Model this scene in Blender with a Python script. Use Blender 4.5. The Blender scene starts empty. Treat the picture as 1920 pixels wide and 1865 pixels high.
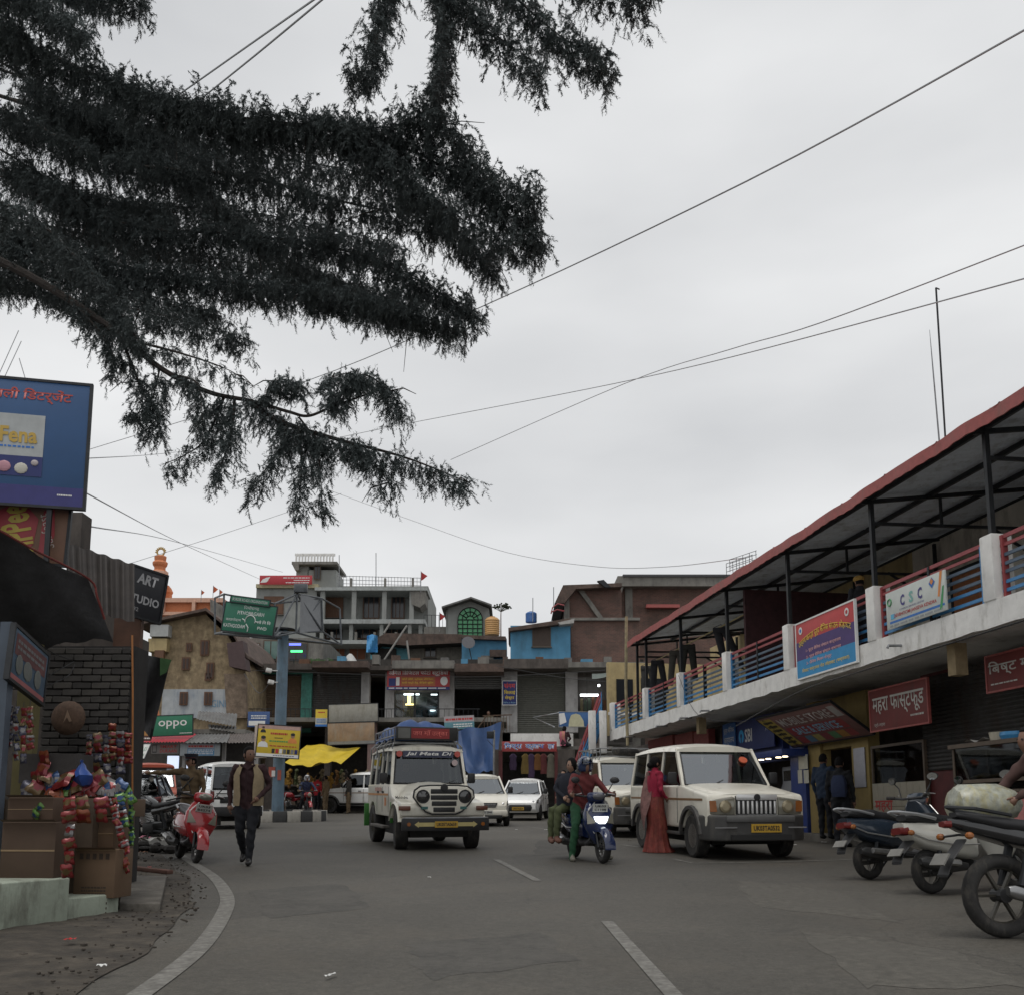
import bpy, bmesh, math, random
import numpy as np
from mathutils import Vector, Matrix, Euler
random.seed(7); RNG = np.random.default_rng(7)
SC = bpy.context.scene
COL = SC.collection
PI = math.pi
# ---------------------------------------------------------------- camera (phone in a car, looking slightly up)
FPX, PITCH, CAMH, SLOPE = 1800.0, math.atan(250/1800), 1.1, 0.028
cam = bpy.data.cameras.new('camera'); cam_o = bpy.data.objects.new('camera', cam); COL.objects.link(cam_o)
cam.sensor_fit = 'HORIZONTAL'; cam.sensor_width = 36; cam.lens = 36*FPX/1920
cam.shift_y = (1280-932.5)/1920; cam.clip_end = 3000
cam_o.location = (0, 0, CAMH); cam_o.rotation_euler = (PI/2+PITCH, 0, 0)
SC.camera = cam_o
# ---------------------------------------------------------------- world: overcast sky
W = bpy.data.worlds.new('World'); SC.world = W; W.use_nodes = True
nt = W.node_tree; nt.nodes.clear(); N = nt.nodes.new; L = nt.links.new
out = N('ShaderNodeOutputWorld'); bg = N('ShaderNodeBackground'); bg.inputs['Strength'].default_value = 0.1
sky = N('ShaderNodeTexSky'); sky.sky_type = 'NISHITA'; sky.sun_disc = False
SUN_EL, SUN_AZ = math.radians(72), math.radians(-150)
sky.sun_elevation = SUN_EL; sky.sun_rotation = SUN_AZ; sky.dust_density = 3
tc = N('ShaderNodeTexCoord'); mp = N('ShaderNodeMapping'); mp.inputs['Scale'].default_value = (1.5, 1.5, 4.2)
mp.inputs['Location'].default_value = (.3, .7, .2)
nz = N('ShaderNodeTexNoise'); nz.inputs['Scale'].default_value = 1.5; nz.inputs['Detail'].default_value = 5; nz.inputs['Roughness'].default_value = .42
cr = N('ShaderNodeValToRGB'); cr.color_ramp.elements[0].position = .28; cr.color_ramp.elements[1].position = .72
cr.color_ramp.elements[0].color = (6.1, 6.22, 6.4, 1); cr.color_ramp.elements[1].color = (8.7, 8.78, 8.85, 1)
mx = N('ShaderNodeMixRGB'); mx.inputs['Fac'].default_value = .985
L(tc.outputs['Generated'], mp.inputs['Vector']); L(mp.outputs['Vector'], nz.inputs['Vector']); L(nz.outputs['Fac'], cr.inputs['Fac'])
L(sky.outputs['Color'], mx.inputs['Color1']); L(cr.outputs['Color'], mx.inputs['Color2'])
L(mx.outputs['Color'], bg.inputs['Color']); L(bg.outputs['Background'], out.inputs['Surface'])
sun = bpy.data.lights.new('sun', 'SUN'); sun.energy = 1.3; sun.angle = math.radians(28); sun.color = (1, .97, .93)
sun_o = bpy.data.objects.new('sun', sun); COL.objects.link(sun_o); sun_o.location = (0, 0, 30)
sd = Vector((math.sin(SUN_AZ)*math.cos(SUN_EL), math.cos(SUN_AZ)*math.cos(SUN_EL), math.sin(SUN_EL)))
sun_o.rotation_euler = sd.to_track_quat('Z', 'Y').to_euler()
vs = SC.view_settings; vs.view_transform = 'Standard'; vs.look = 'None'; vs.gamma = 1; vs.exposure = 0; vs.use_curve_mapping = False
SC.cycles.max_bounces = 8; SC.cycles.transparent_max_bounces = 16
# ---------------------------------------------------------------- pixel helpers (photo pixels -> directions)
_ca, _sa = math.cos(PITCH), math.sin(PITCH)
def ray(u, v):
    t = (1280-v)/FPX; return Vector(((u-960)/FPX, _ca-_sa*t, _sa+_ca*t))
def P(u, v, Y):
    d = ray(u, v); return d*(Y/d.y)+Vector((0, 0, CAMH))
def gz(y): return SLOPE*min(y, 60)
def G(u, v):
    d = ray(u, v); return d*(CAMH/(SLOPE*d.y-d.z))+Vector((0, 0, CAMH))
def GP(x, y): return Vector((x, y, gz(y)))
TILT = math.atan(SLOPE)
# ---------------------------------------------------------------- materials
MATS = {}
def mat(name, col, rough=.65, metal=0, var=.12, scale=6, bump=0, dirt=None, dirt_amt=.45, dirt_scale=2.5, emit=None, es=1, coat=0, spec=.5, alpha=1, stretch=None):
    if name in MATS: return MATS[name]
    m = bpy.data.materials.new(name); m.use_nodes = True; t = m.node_tree; p = t.nodes['Principled BSDF']
    n = t.nodes.new; l = t.links.new
    p.inputs['Roughness'].default_value = rough; p.inputs['Metallic'].default_value = metal
    p.inputs['Coat Weight'].default_value = coat; p.inputs['Specular IOR Level'].default_value = spec; p.inputs['Alpha'].default_value = alpha
    c = (*col, 1)
    m.diffuse_color = c
    if emit:
        p.inputs['Emission Color'].default_value = (*emit, 1); p.inputs['Emission Strength'].default_value = es
    tcx = n('ShaderNodeTexCoord'); vec = tcx.outputs['Object']
    if stretch:
        mpn = n('ShaderNodeMapping'); mpn.inputs['Scale'].default_value = stretch; l(vec, mpn.inputs['Vector']); vec = mpn.outputs['Vector']
    if var > 0 or dirt:
        nn = n('ShaderNodeTexNoise'); nn.inputs['Scale'].default_value = scale; nn.inputs['Detail'].default_value = 6; nn.inputs['Roughness'].default_value = .62
        l(vec, nn.inputs['Vector'])
        r = n('ShaderNodeValToRGB'); e = r.color_ramp.elements
        e[0].position = .25; e[1].position = .75
        e[0].color = tuple(max(0, x*(1-var*1.6)) for x in col)+(1,); e[1].color = tuple(min(1, x*(1+var)) for x in col)+(1,)
        l(nn.outputs['Fac'], r.inputs['Fac']); src = r.outputs['Color']
        if dirt:
            n2 = n('ShaderNodeTexNoise'); n2.inputs['Scale'].default_value = dirt_scale; n2.inputs['Detail'].default_value = 9; n2.inputs['Roughness'].default_value = .7
            ms = n('ShaderNodeMapping'); ms.inputs['Scale'].default_value = (1.3, 1.3, .42); l(vec, ms.inputs['Vector']); l(ms.outputs['Vector'], n2.inputs['Vector'])
            r2 = n('ShaderNodeValToRGB'); r2.color_ramp.elements[0].position = .62-.3*dirt_amt; r2.color_ramp.elements[1].position = .86-.2*dirt_amt
            l(n2.outputs['Fac'], r2.inputs['Fac'])
            m2 = n('ShaderNodeMixRGB'); m2.inputs['Color2'].default_value = (*dirt, 1)
            l(r2.outputs['Color'], m2.inputs['Fac']); l(src, m2.inputs['Color1']); src = m2.outputs['Color']
        l(src, p.inputs['Base Color'])
        if bump:
            b = n('ShaderNodeBump'); b.inputs['Strength'].default_value = bump; b.inputs['Distance'].default_value = .02
            n3 = n('ShaderNodeTexNoise'); n3.inputs['Scale'].default_value = scale*4; n3.inputs['Detail'].default_value = 5
            l(vec, n3.inputs['Vector']); l(n3.outputs['Fac'], b.inputs['Height']); l(b.outputs['Normal'], p.inputs['Normal'])
    else:
        p.inputs['Base Color'].default_value = c
    MATS[name] = m; return m
def glass_mat(name, tint, rough=.03, refl=.08):
    if name in MATS: return MATS[name]
    m = bpy.data.materials.new(name); m.use_nodes = True; t = m.node_tree; t.nodes.clear(); n = t.nodes.new; l = t.links.new
    o = n('ShaderNodeOutputMaterial'); tr = n('ShaderNodeBsdfTransparent'); tr.inputs['Color'].default_value = (*tint, 1)
    g = n('ShaderNodeBsdfGlossy'); g.inputs['Roughness'].default_value = rough; g.inputs['Color'].default_value = (.9, .95, 1, 1)
    lw = n('ShaderNodeLayerWeight'); lw.inputs['Blend'].default_value = .5; fr = n('ShaderNodeMath'); fr.operation = 'POWER'; fr.inputs[1].default_value = 5.5; l(lw.outputs['Facing'], fr.inputs[0])
    ad = n('ShaderNodeMath'); ad.operation = 'ADD'; ad.inputs[1].default_value = refl; ad.use_clamp = True
    mix = n('ShaderNodeMixShader'); l(fr.outputs[0], ad.inputs[0]); l(ad.outputs[0], mix.inputs['Fac']); l(tr.outputs[0], mix.inputs[1]); l(g.outputs[0], mix.inputs[2]); l(mix.outputs[0], o.inputs['Surface'])
    MATS[name] = m; return m
def flat(name, col, **k): return mat(name, col, **{**dict(var=.06, rough=.55, scale=9), **k})
# ---------------------------------------------------------------- mesh builder
class MB:
    def __init__(s): s.v = []; s.f = []; s.mi = []; s.cur = 0
    def mat(s, i): s.cur = i; return s
    def add(s, vs, fs):
        o = len(s.v); s.v += [tuple(v) for v in vs]; s.f += [tuple(i+o for i in f) for f in fs]; s.mi += [s.cur]*len(fs); return s
    def xf(s, M, start=0):
        for i in range(start, len(s.v)): s.v[i] = tuple(M @ Vector(s.v[i]))
        return s
    def box(s, x0, x1, y0, y1, z0, z1):
        return s.add([(x0,y0,z0),(x1,y0,z0),(x1,y1,z0),(x0,y1,z0),(x0,y0,z1),(x1,y0,z1),(x1,y1,z1),(x0,y1,z1)],
                     [(0,3,2,1),(4,5,6,7),(0,1,5,4),(1,2,6,5),(2,3,7,6),(3,0,4,7)])
    def boxc(s, c, d, rot=None):
        k = len(s.v); s.box(-d[0]/2, d[0]/2, -d[1]/2, d[1]/2, -d[2]/2, d[2]/2)
        M = Matrix.Translation(c)
        if rot is not None: M = M @ Euler(rot).to_matrix().to_4x4()
        return s.xf(M, k)
    def loft(s, rings, cap=True, close=True):
        n = len(rings[0]); vs = [p for r in rings for p in r]; fs = []
        for i in range(len(rings)-1):
            for j in range(n if close else n-1):
                k = (j+1) % n; fs.append((i*n+j, i*n+k, (i+1)*n+k, (i+1)*n+j))
        if cap and close:
            fs.append(tuple(reversed(range(n)))); fs.append(tuple((len(rings)-1)*n+j for j in range(n)))
        return s.add(vs, fs)
    def tube(s, pts, r, n=6, cap=True):
        pts = [Vector(p) for p in pts]; rs = r if isinstance(r, (list, tuple)) else [r]*len(pts)
        rings = []; prev = None
        for i, p in enumerate(pts):
            d = (pts[min(i+1, len(pts)-1)]-pts[max(i-1, 0)])
            if d.length < 1e-9: d = Vector((0, 0, 1))
            d.normalize()
            a = prev if prev is not None else (Vector((0, 0, 1)) if abs(d.z) < .9 else Vector((1, 0, 0)))
            x = (a-d*a.dot(d)).normalized(); prev = x; y = d.cross(x)
            rings.append([p+(x*math.cos(2*PI*k/n)+y*math.sin(2*PI*k/n))*rs[i] for k in range(n)])
        return s.loft(rings, cap)
    def bar(s, a, b, w, h=None, up=(0, 0, 1)):
        a, b = Vector(a), Vector(b); h = h or w; d = (b-a).normalized(); u = Vector(up)
        if abs(d.dot(u)) > .98: u = Vector((1, 0, 0))
        x = d.cross(u).normalized(); y = x.cross(d)
        q = [(-w/2, -h/2), (w/2, -h/2), (w/2, h/2), (-w/2, h/2)]
        return s.loft([[p+x*i+y*j for i, j in q] for p in (a, b)])
    def cyl(s, a, b, r0, r1=None, n=16): return s.tube([a, b], [r0, r0 if r1 is None else r1], n)
    def lathe(s, prof, n=20, c=(0, 0, 0), axis='z'):
        rings = []
        for r, h in prof:
            ring = []
            for k in range(n):
                a = 2*PI*k/n; q = (r*math.cos(a), r*math.sin(a), h)
                if axis == 'y': q = (q[0], -q[2], q[1])
                if axis == 'x': q = (q[2], q[0], q[1])
                ring.append((q[0]+c[0], q[1]+c[1], q[2]+c[2]))
            rings.append(ring)
        return s.loft(rings)
    def ball(s, c, r, n=14, m=9):
        r = r if isinstance(r, (tuple, list)) else (r, r, r)
        rings = [[(c[0]+r[0]*math.sin(PI*(i+.02)/(m-1+.04))*math.cos(2*PI*k/n), c[1]+r[1]*math.sin(PI*(i+.02)/(m-1+.04))*math.sin(2*PI*k/n), c[2]-r[2]*math.cos(PI*(i+.02)/(m-1+.04))) for k in range(n)] for i in range(m)]
        return s.loft(rings)
    def prism(s, poly, a, b, axis='y', inset=None):
        """poly in the plane normal to axis, extruded a..b"""
        def q(p, h):
            if axis == 'y': return (p[0], h, p[1])
            if axis == 'x': return (h, p[0], p[1])
            return (p[0], p[1], h)
        return s.loft([[q(p, a) for p in poly], [q(p, b) for p in poly]])
    def torus(s, c, R, r, axis='y', n=24, m=8, sx=1):
        rings = []
        for i in range(n):
            A = 2*PI*i/n; ring = []
            for j in range(m):
                B = 2*PI*j/m; rr = R+r*math.cos(B); h = r*sx*math.sin(B)
                q = (rr*math.cos(A), rr*math.sin(A), h)
                if axis == 'y': q = (q[0], q[2], q[1])
                if axis == 'x': q = (q[2], q[0], q[1])
                ring.append((q[0]+c[0], q[1]+c[1], q[2]+c[2]))
            rings.append(ring)
        rings.append(rings[0])
        return s.loft(rings, cap=False)
    def grid(s, fn, nu, nv):
        vs = [fn(i/nu, j/nv) for j in range(nv+1) for i in range(nu+1)]
        return s.add(vs, [(j*(nu+1)+i, j*(nu+1)+i+1, (j+1)*(nu+1)+i+1, (j+1)*(nu+1)+i) for j in range(nv) for i in range(nu)])
    def mesh(s, name, mats, bevel=0, seg=2, smooth=None, fix=True, angle=38, sub=0):
        me = bpy.data.meshes.new(name); me.from_pydata(s.v, [], s.f)
        for m in (mats if isinstance(mats, (list, tuple)) else [mats]): me.materials.append(m)
        me.polygons.foreach_set('material_index', s.mi)
        bm = bmesh.new(); bm.from_mesh(me)
        if sub or bevel: bmesh.ops.remove_doubles(bm, verts=bm.verts, dist=1e-5)
        if fix: bmesh.ops.recalc_face_normals(bm, faces=bm.faces)
        if bevel:
            es = [e for e in bm.edges if len(e.link_faces) == 2 and e.calc_face_angle(0) > .5]
            bmesh.ops.bevel(bm, geom=es, offset=bevel, segments=seg, profile=.5, affect='EDGES', clamp_overlap=True)
        bm.to_mesh(me); bm.free()
        if smooth or (smooth is None and bevel):
            me.shade_smooth(); me.set_sharp_from_angle(angle=math.radians(angle))
        me.update(); return me
    def build(s, name, mats, parent=None, bevel=0, seg=2, smooth=None, loc=None, rot=None, fix=True, angle=38):
        return link(name, s.mesh(name, mats, bevel, seg, smooth, fix, angle), parent, loc, rot)
def link(name, me, parent=None, loc=None, rot=None):
    o = bpy.data.objects.new(name, me); COL.objects.link(o)
    if parent: o.parent = parent
    if loc is not None: o.location = loc
    if rot is not None: o.rotation_euler = rot
    return o
def tag(o, label=None, cat=None, group=None, kind=None):
    for k, v in (('label', label), ('category', cat), ('group', group), ('kind', kind)):
        if v: o[k] = v
    return o
def thing(name, label, cat, loc=(0, 0, 0), rz=0, group=None, tilt=False, lean=0):
    o = bpy.data.objects.new(name, None); COL.objects.link(o); o.empty_display_size = .2
    o.location = loc
    R = Matrix.Rotation(rz, 3, 'Z')
    if lean: R = R @ Matrix.Rotation(lean, 3, 'X')
    if tilt: R = Matrix.Rotation(TILT, 3, 'X') @ R
    o.rotation_euler = R.to_euler()
    return tag(o, label, cat, group)
def struct(name, mb, mats, parent=None, **k):
    o = mb.build(name, mats, parent, **k)
    if not parent: o['kind'] = 'structure'
    return o
def dev(s):
    # Devanagari short i is drawn before its consonant cluster
    o = []
    for ch in s:
        if ch == '\u093f':
            k = len(o)-1
            while k >= 2 and o[k-1] == '\u094d': k -= 2
            o.insert(max(k, 0), ch)
        else: o.append(ch)
    return ''.join(o)
def text(s, parent, x, z, h, m, w=None, y=-.012, rot=0, shear=0, bold=0, depth=.0025, name='lettering', arch=0):
    cu = bpy.data.curves.new('t', 'FONT'); cu.body = dev(s); cu.align_x = 'LEFT'; cu.resolution_u = 2; cu.size = 1; cu.shear = shear; cu.offset = bold; cu.fill_mode = 'FRONT'
    to = bpy.data.objects.new('t', cu); COL.objects.link(to)
    dg = bpy.context.evaluated_depsgraph_get(); me = bpy.data.meshes.new_from_object(to.evaluated_get(dg))
    bpy.data.objects.remove(to); bpy.data.curves.remove(cu)
    n = len(me.vertices)
    if n == 0: return None
    co = np.empty(n*3); me.vertices.foreach_get('co', co); co = co.reshape(-1, 3)
    lo, hi = co.min(0), co.max(0); c = (lo+hi)/2; d = hi-lo
    k = h/max(d[1], 1e-6); kx = k if w is None else w/max(d[0], 1e-6)
    X = (co[:, 0]-c[0])*kx; Zc = (co[:, 1]-c[1])*k
    if arch: Zc = Zc+arch*(1-(2*X/max(1e-6, d[0]*kx))**2)
    ca, sa = math.cos(rot), math.sin(rot)
    co2 = np.stack([X*ca-Zc*sa+x, np.full(n, y), X*sa+Zc*ca+z], 1)
    me.vertices.foreach_set('co', co2.ravel().astype(np.float32)); me.materials.clear(); me.materials.append(m); me.update(); me.name = name
    return link(name, me, parent)
def board(name, label, cat, M, w, h, m, texts=(), frame=None, fw=.03, th=.03, group=None, back=None):
    """flat sign: local x right, -y towards the viewer, z up, origin at its centre"""
    t = thing(name, label, cat, group=group); t.matrix_world = M
    MB().box(-w/2, w/2, 0, th, -h/2, h/2).build('panel', m, t, bevel=.004)
    if frame:
        f = MB(); e = fw
        f.box(-w/2-e, w/2+e, -.008, th+.01, h/2, h/2+e); f.box(-w/2-e, w/2+e, -.008, th+.01, -h/2-e, -h/2)
        f.box(-w/2-e, -w/2, -.008, th+.01, -h/2, h/2); f.box(w/2, w/2+e, -.008, th+.01, -h/2, h/2); f.build('frame', frame, t)
    for q in texts:
        s, fx, fz, fh, tm = q[:5]; kw = dict(q[5]) if len(q) > 5 else {}
        if 'w' in kw: kw['w'] *= w
        text(s, t, (fx-.5)*w, (fz-.5)*h, fh*h, tm, y=kw.pop('y', -.004), **kw)
    return t
def patch(t, w, h, fx0, fx1, fz0, fz1, m, y=-.003, name='printed_patch'):
    return MB().add([((fx0-.5)*w, y, (fz0-.5)*h), ((fx1-.5)*w, y, (fz0-.5)*h), ((fx1-.5)*w, y, (fz1-.5)*h), ((fx0-.5)*w, y, (fz1-.5)*h)], [(0, 1, 2, 3)]).build(name, m, t)
def px_frame(u0, v0, u1, v1, Y, rz=0):
    a = P(u0, v0, Y); b = P(u1, v1, Y); c = (a+b)/2
    return Matrix.Translation(c) @ Matrix.Rotation(rz, 4, 'Z'), abs(b.x-a.x)/max(.3, math.cos(rz)), abs(a.z-b.z)
def strip_lines(t, w, h, fx0, fx1, fz0, fz1, n, m, y=-.005, name='small_print'):
    """illegible small print as rows of short dashes"""
    b = MB(); rh = (fz1-fz0)/n
    for i in range(n):
        x = fx0
        while x < fx1-.01:
            d = random.uniform(.02, .07)*(fx1-fx0)*2.2; e = min(x+d, fx1); z0 = fz0+rh*(i+.25)
            b.add([((x-.5)*w, y, (z0-.5)*h), ((e-.5)*w, y, (z0-.5)*h), ((e-.5)*w, y, (z0+rh*.5-.5)*h), ((x-.5)*w, y, (z0+rh*.5-.5)*h)], [(0, 1, 2, 3)])
            x = e+.012*(fx1-fx0)*2
    return tag(b.build(name, m, t), kind='stuff')
def wire(name, label, pts, r=.012, group='overhead cables', sag=0, m=None):
    pts = [Vector(p) for p in pts]
    if len(pts) == 2 and sag:
        a, b = pts; pts = [a.lerp(b, i/14)-Vector((0, 0, sag*4*(i/14)*(1-i/14))) for i in range(15)]
    return tag(MB().tube(pts, r*.62, 5).build(name, m or CABLE, smooth=True), label, 'cable', group)
CABLE = mat('cable_rubber', (.42, .43, .44), .7, var=0)
WHITE = mat('white_print', (.72, .72, .7), .5, var=.05); BLACK = mat('black_print', (.02, .02, .02), .5, var=0)
RED = mat('red_print', (.45, .03, .03), .5, var=.08); YEL = mat('yellow_print', (.72, .52, .05), .5, var=.08)
BLUE = mat('blue_print', (.03, .16, .5), .5, var=.1); NAVY = mat('navy_print', (.015, .025, .14), .5, var=.1)
STEEL = mat('dark_steel', (.035, .037, .04), .5, .6, var=.2); GALV = mat('galvanised_steel', (.3, .31, .32), .45, .8, var=.2, dirt=(.12, .08, .05))
RUBBER = mat('tyre_rubber', (.022, .021, .02), .85, var=.25, scale=14, dirt=(.09, .08, .065), dirt_amt=.4, dirt_scale=9)
CHROME = mat('chrome', (.6, .6, .6), .15, 1, var=0); BPLAST = mat('black_plastic', (.02, .02, .021), .55, var=.2)
ALU = mat('aluminium', (.45, .45, .44), .35, .9, var=.15)
# ================================================================ ground, road, markings
asph = bpy.data.materials.new('asphalt'); asph.use_nodes = True
def _asph():
    t = asph.node_tree; n = t.nodes.new; l = t.links.new; p = t.nodes['Principled BSDF']; p.inputs['Roughness'].default_value = .68; p.inputs['Specular IOR Level'].default_value = .42
    tc = n('ShaderNodeTexCoord')
    def noise(s, d, r=.6):
        q = n('ShaderNodeTexNoise'); q.inputs['Scale'].default_value = s; q.inputs['Detail'].default_value = d; q.inputs['Roughness'].default_value = r; l(tc.outputs['Object'], q.inputs['Vector']); return q
    def ramp(src, a, b, c0, c1):
        r = n('ShaderNodeValToRGB'); e = r.color_ramp.elements; e[0].position = a; e[1].position = b; e[0].color = (*c0, 1); e[1].color = (*c1, 1); l(src, r.inputs['Fac']); return r.outputs['Color']
    a = ramp(noise(.35, 6).outputs['Fac'], .3, .7, (.072, .066, .055), (.106, .098, .083))
    b = ramp(noise(55, 4, .8).outputs['Fac'], .3, .7, (.62, .62, .62), (1.25, 1.25, 1.25))
    m = n('ShaderNodeMixRGB'); m.blend_type = 'MULTIPLY'; m.inputs['Fac'].default_value = 1; l(a, m.inputs['Color1']); l(b, m.inputs['Color2'])
    c2 = ramp(noise(16, 5, .75).outputs['Fac'], .32, .68, (.72, .72, .72), (1.22, 1.22, 1.22)); mc = n('ShaderNodeMixRGB'); mc.blend_type = 'MULTIPLY'; mc.inputs['Fac'].default_value = 1; l(m.outputs[0], mc.inputs['Color1']); l(c2, mc.inputs['Color2']); m = mc
    # resurfaced patches and worn wheel tracks
    vp_ = n('ShaderNodeTexVoronoi'); vp_.inputs['Scale'].default_value = .16; vp_.distance = 'CHEBYCHEV'; l(tc.outputs['Object'], vp_.inputs['Vector'])
    pc_ = ramp(vp_.outputs['Color'], .2, .8, (.78, .79, .8), (1.14, 1.13, 1.11)); mpp = n('ShaderNodeMixRGB'); mpp.blend_type = 'MULTIPLY'; mpp.inputs['Fac'].default_value = 1; l(m.outputs[0], mpp.inputs['Color1']); l(pc_, mpp.inputs['Color2']); m = mpp
    d = ramp(noise(.9, 8, .7).outputs['Fac'], .5, .78, (0, 0, 0), (1, 1, 1))
    m2 = n('ShaderNodeMixRGB'); m2.inputs['Color2'].default_value = (.10, .085, .066, 1); mu = n('ShaderNodeMath'); mu.operation = 'MULTIPLY'; mu.inputs[1].default_value = .6; l(d, mu.inputs[0]); l(mu.outputs[0], m2.inputs['Fac']); l(m.outputs[0], m2.inputs['Color1'])
    # oil stains
    o = ramp(noise(1.7, 4).outputs['Fac'], .66, .74, (0, 0, 0), (1, 1, 1))
    m3 = n('ShaderNodeMixRGB'); m3.inputs['Color2'].default_value = (.045, .042, .038, 1); mo = n('ShaderNodeMath'); mo.operation = 'MULTIPLY'; mo.inputs[1].default_value = .55; l(o, mo.inputs[0]); l(mo.outputs[0], m3.inputs['Fac']); l(m2.outputs[0], m3.inputs['Color1'])
    # fine cracks
    vo = n('ShaderNodeTexVoronoi'); vo.feature = 'DISTANCE_TO_EDGE'; vo.inputs['Scale'].default_value = .8
    nv = noise(2.2, 5); ad = n('ShaderNodeMixRGB'); ad.inputs['Fac'].default_value = .22; l(tc.outputs['Object'], ad.inputs['Color1']); l(nv.outputs['Color'], ad.inputs['Color2']); l(ad.outputs[0], vo.inputs['Vector'])
    cr = ramp(vo.outputs['Distance'], .0, .012, (1, 1, 1), (0, 0, 0)); cm = n('ShaderNodeMath'); cm.operation = 'MULTIPLY'; l(cr, cm.inputs[0])
    msk = ramp(noise(.5, 3).outputs['Fac'], .52, .62, (0, 0, 0), (.7, .7, .7)); l(msk, cm.inputs[1])
    m4 = n('ShaderNodeMixRGB'); m4.inputs['Color2'].default_value = (.04, .037, .033, 1); l(cm.outputs[0], m4.inputs['Fac']); l(m3.outputs[0], m4.inputs['Color1']); l(m4.outputs[0], p.inputs['Base Color'])
    bp = n('ShaderNodeBump'); bp.inputs['Strength'].default_value = .45; bp.inputs['Distance'].default_value = .02; l(noise(45, 6, .75).outputs['Fac'], bp.inputs['Height']); l(bp.outputs['Normal'], p.inputs['Normal'])
_asph()
xs = [-1200, -200, -60, -30, -15, -5, 5, 15, 30, 60, 200, 1200]; ys = [-60, -10, 0, 15, 30, 45, 60, 90, 200, 1500]
g = MB(); g.add([(x, y, gz(y)-(.0)) for y in ys for x in xs], [(j*12+i, j*12+i+1, (j+1)*12+i+1, (j+1)*12+i) for j in range(9) for i in range(11)])
road = struct('road', g, asph)
PAINT = mat('worn_road_paint', (.24, .232, .21), .8, var=.3, scale=22, dirt=(.09, .085, .075), dirt_amt=1.0, dirt_scale=9)
def ribbon(name, pts, w, lift, m, parent=road):
    pts = [Vector(p) for p in pts]; a = []; b = []
    for i, p in enumerate(pts):
        d = (pts[min(i+1, len(pts)-1)]-pts[max(0, i-1)]); d.z = 0; d.normalize(); nrm = Vector((d.y, -d.x, 0)); ww = w[i] if isinstance(w, list) else w
        for s, arr in ((-1, a), (1, b)):
            q = p+nrm*s*ww/2; q.z = gz(q.y)+lift; arr.append(q)
    n = len(pts); return MB().add(a+b, [(i, i+1, n+i+1, n+i) for i in range(n-1)]).build(name, m, parent)
def smoothpts(pts, n=6):
    pts = [Vector(p) for p in pts]; o = []
    for i in range(len(pts)-1):
        p0, p1, p2, p3 = pts[max(0, i-1)], pts[i], pts[i+1], pts[min(len(pts)-1, i+2)]
        for k in range(n):
            t = k/n; o.append(.5*((2*p1)+(p2-p0)*t+(2*p0-5*p1+4*p2-p3)*t*t+(3*p1-p0-3*p2+p3)*t**3))
    return o+[pts[-1]]
EDGE = smoothpts([G(u, v) for u, v in [(120, 1960), (262, 1865), (372, 1780), (418, 1715), (425, 1680), (402, 1645), (365, 1620), (320, 1594), (270, 1582), (180, 1570)]])
ribbon('edge_line', EDGE, .14, .006, PAINT)
for q in ([(1138, 1727), (1190, 1785), (1262, 1865), (1300, 1900)], [(930, 1611), (1008, 1651)], [(985, 1549), (1020, 1553)], [(1165, 1583), (1200, 1588)]):
    ribbon('lane_dash', [G(*p) for p in q], .10, .006, PAINT)
ribbon('parking_line', [G(u, v) for u, v in [(1262, 1610), (1300, 1618), (1450, 1616), (1600, 1611)]], .08, .006, PAINT)
ribbon('parking_line', [G(u, v) for u, v in [(1140, 1572), (1300, 1571)]], .08, .006, PAINT)
# resurfaced patches and long oil-dark tracks, thin sheets on the road
def road_patch(pts, m, lift, name='road_patch'):
    q = []
    for i in range(len(pts)):
        a, b = G(*pts[i]), G(*pts[(i+1) % len(pts)])
        for k in range(7): p = a.lerp(b, k/7)+Vector((random.uniform(-.05, .05), random.uniform(-.07, .07), 0)); q.append((p.x, p.y, gz(p.y)+lift))
    return MB().add(q, [tuple(range(len(q)))]).build(name, m, road)
PD = mat('dark_asphalt_patch', (.062, .058, .050), .75, var=.3, scale=16, bump=.5, dirt=(.09, .083, .072), dirt_amt=.6, dirt_scale=1.5); PL = mat('dusty_asphalt_patch', (.092, .085, .071), .85, var=.3, scale=14, bump=.5, dirt=(.08, .074, .063), dirt_amt=.7, dirt_scale=1.2)
road_patch([(470, 1668), (640, 1656), (700, 1700), (500, 1722)], PD, .0015); road_patch([(1380, 1650), (1560, 1668), (1700, 1730), (1420, 1700)], PL, .0015); road_patch([(1500, 1745), (1790, 1780), (1930, 1850), (1620, 1850)], PL, .0022)
road_patch([(760, 1770), (1010, 1748), (1080, 1800), (800, 1838)], PD, .0015); road_patch([(640, 1568), (690, 1566), (700, 1580), (640, 1584)], PL, .0015); road_patch([(1010, 1575), (1060, 1572), (1070, 1600), (1000, 1604)], PD, .0015)
# bare verge left of the edge line
DIRT = mat('trampled_dirt', (.072, .060, .046), .95, var=.4, scale=5, bump=1, dirt=(.028, .024, .02), dirt_amt=.75, dirt_scale=3)
vp = [p for p in EDGE]; vv = []; 
for i, p in enumerate(vp):
    for k in range(13):
        t = k/12; x = p.x-.35-(t**1.15)*7; x += .12*math.sin(i*1.3+k)*(.2 if k == 0 else 1)*(1-t*.5); y = p.y+.1*math.sin(k*2.1+i*.7)
        z = gz(y)+.008+(0 if k == 0 else .05*min(1, t*4)*(.5+.5*math.sin(i*.9+k*1.7))+.03*min(1, t*5))
        vv.append((x, y, z))
nv_ = len(vp)
verge = struct('verge', MB().add(vv, [(i*13+k, i*13+k+1, (i+1)*13+k+1, (i+1)*13+k) for i in range(nv_-1) for k in range(12)]), DIRT, smooth=True)
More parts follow.
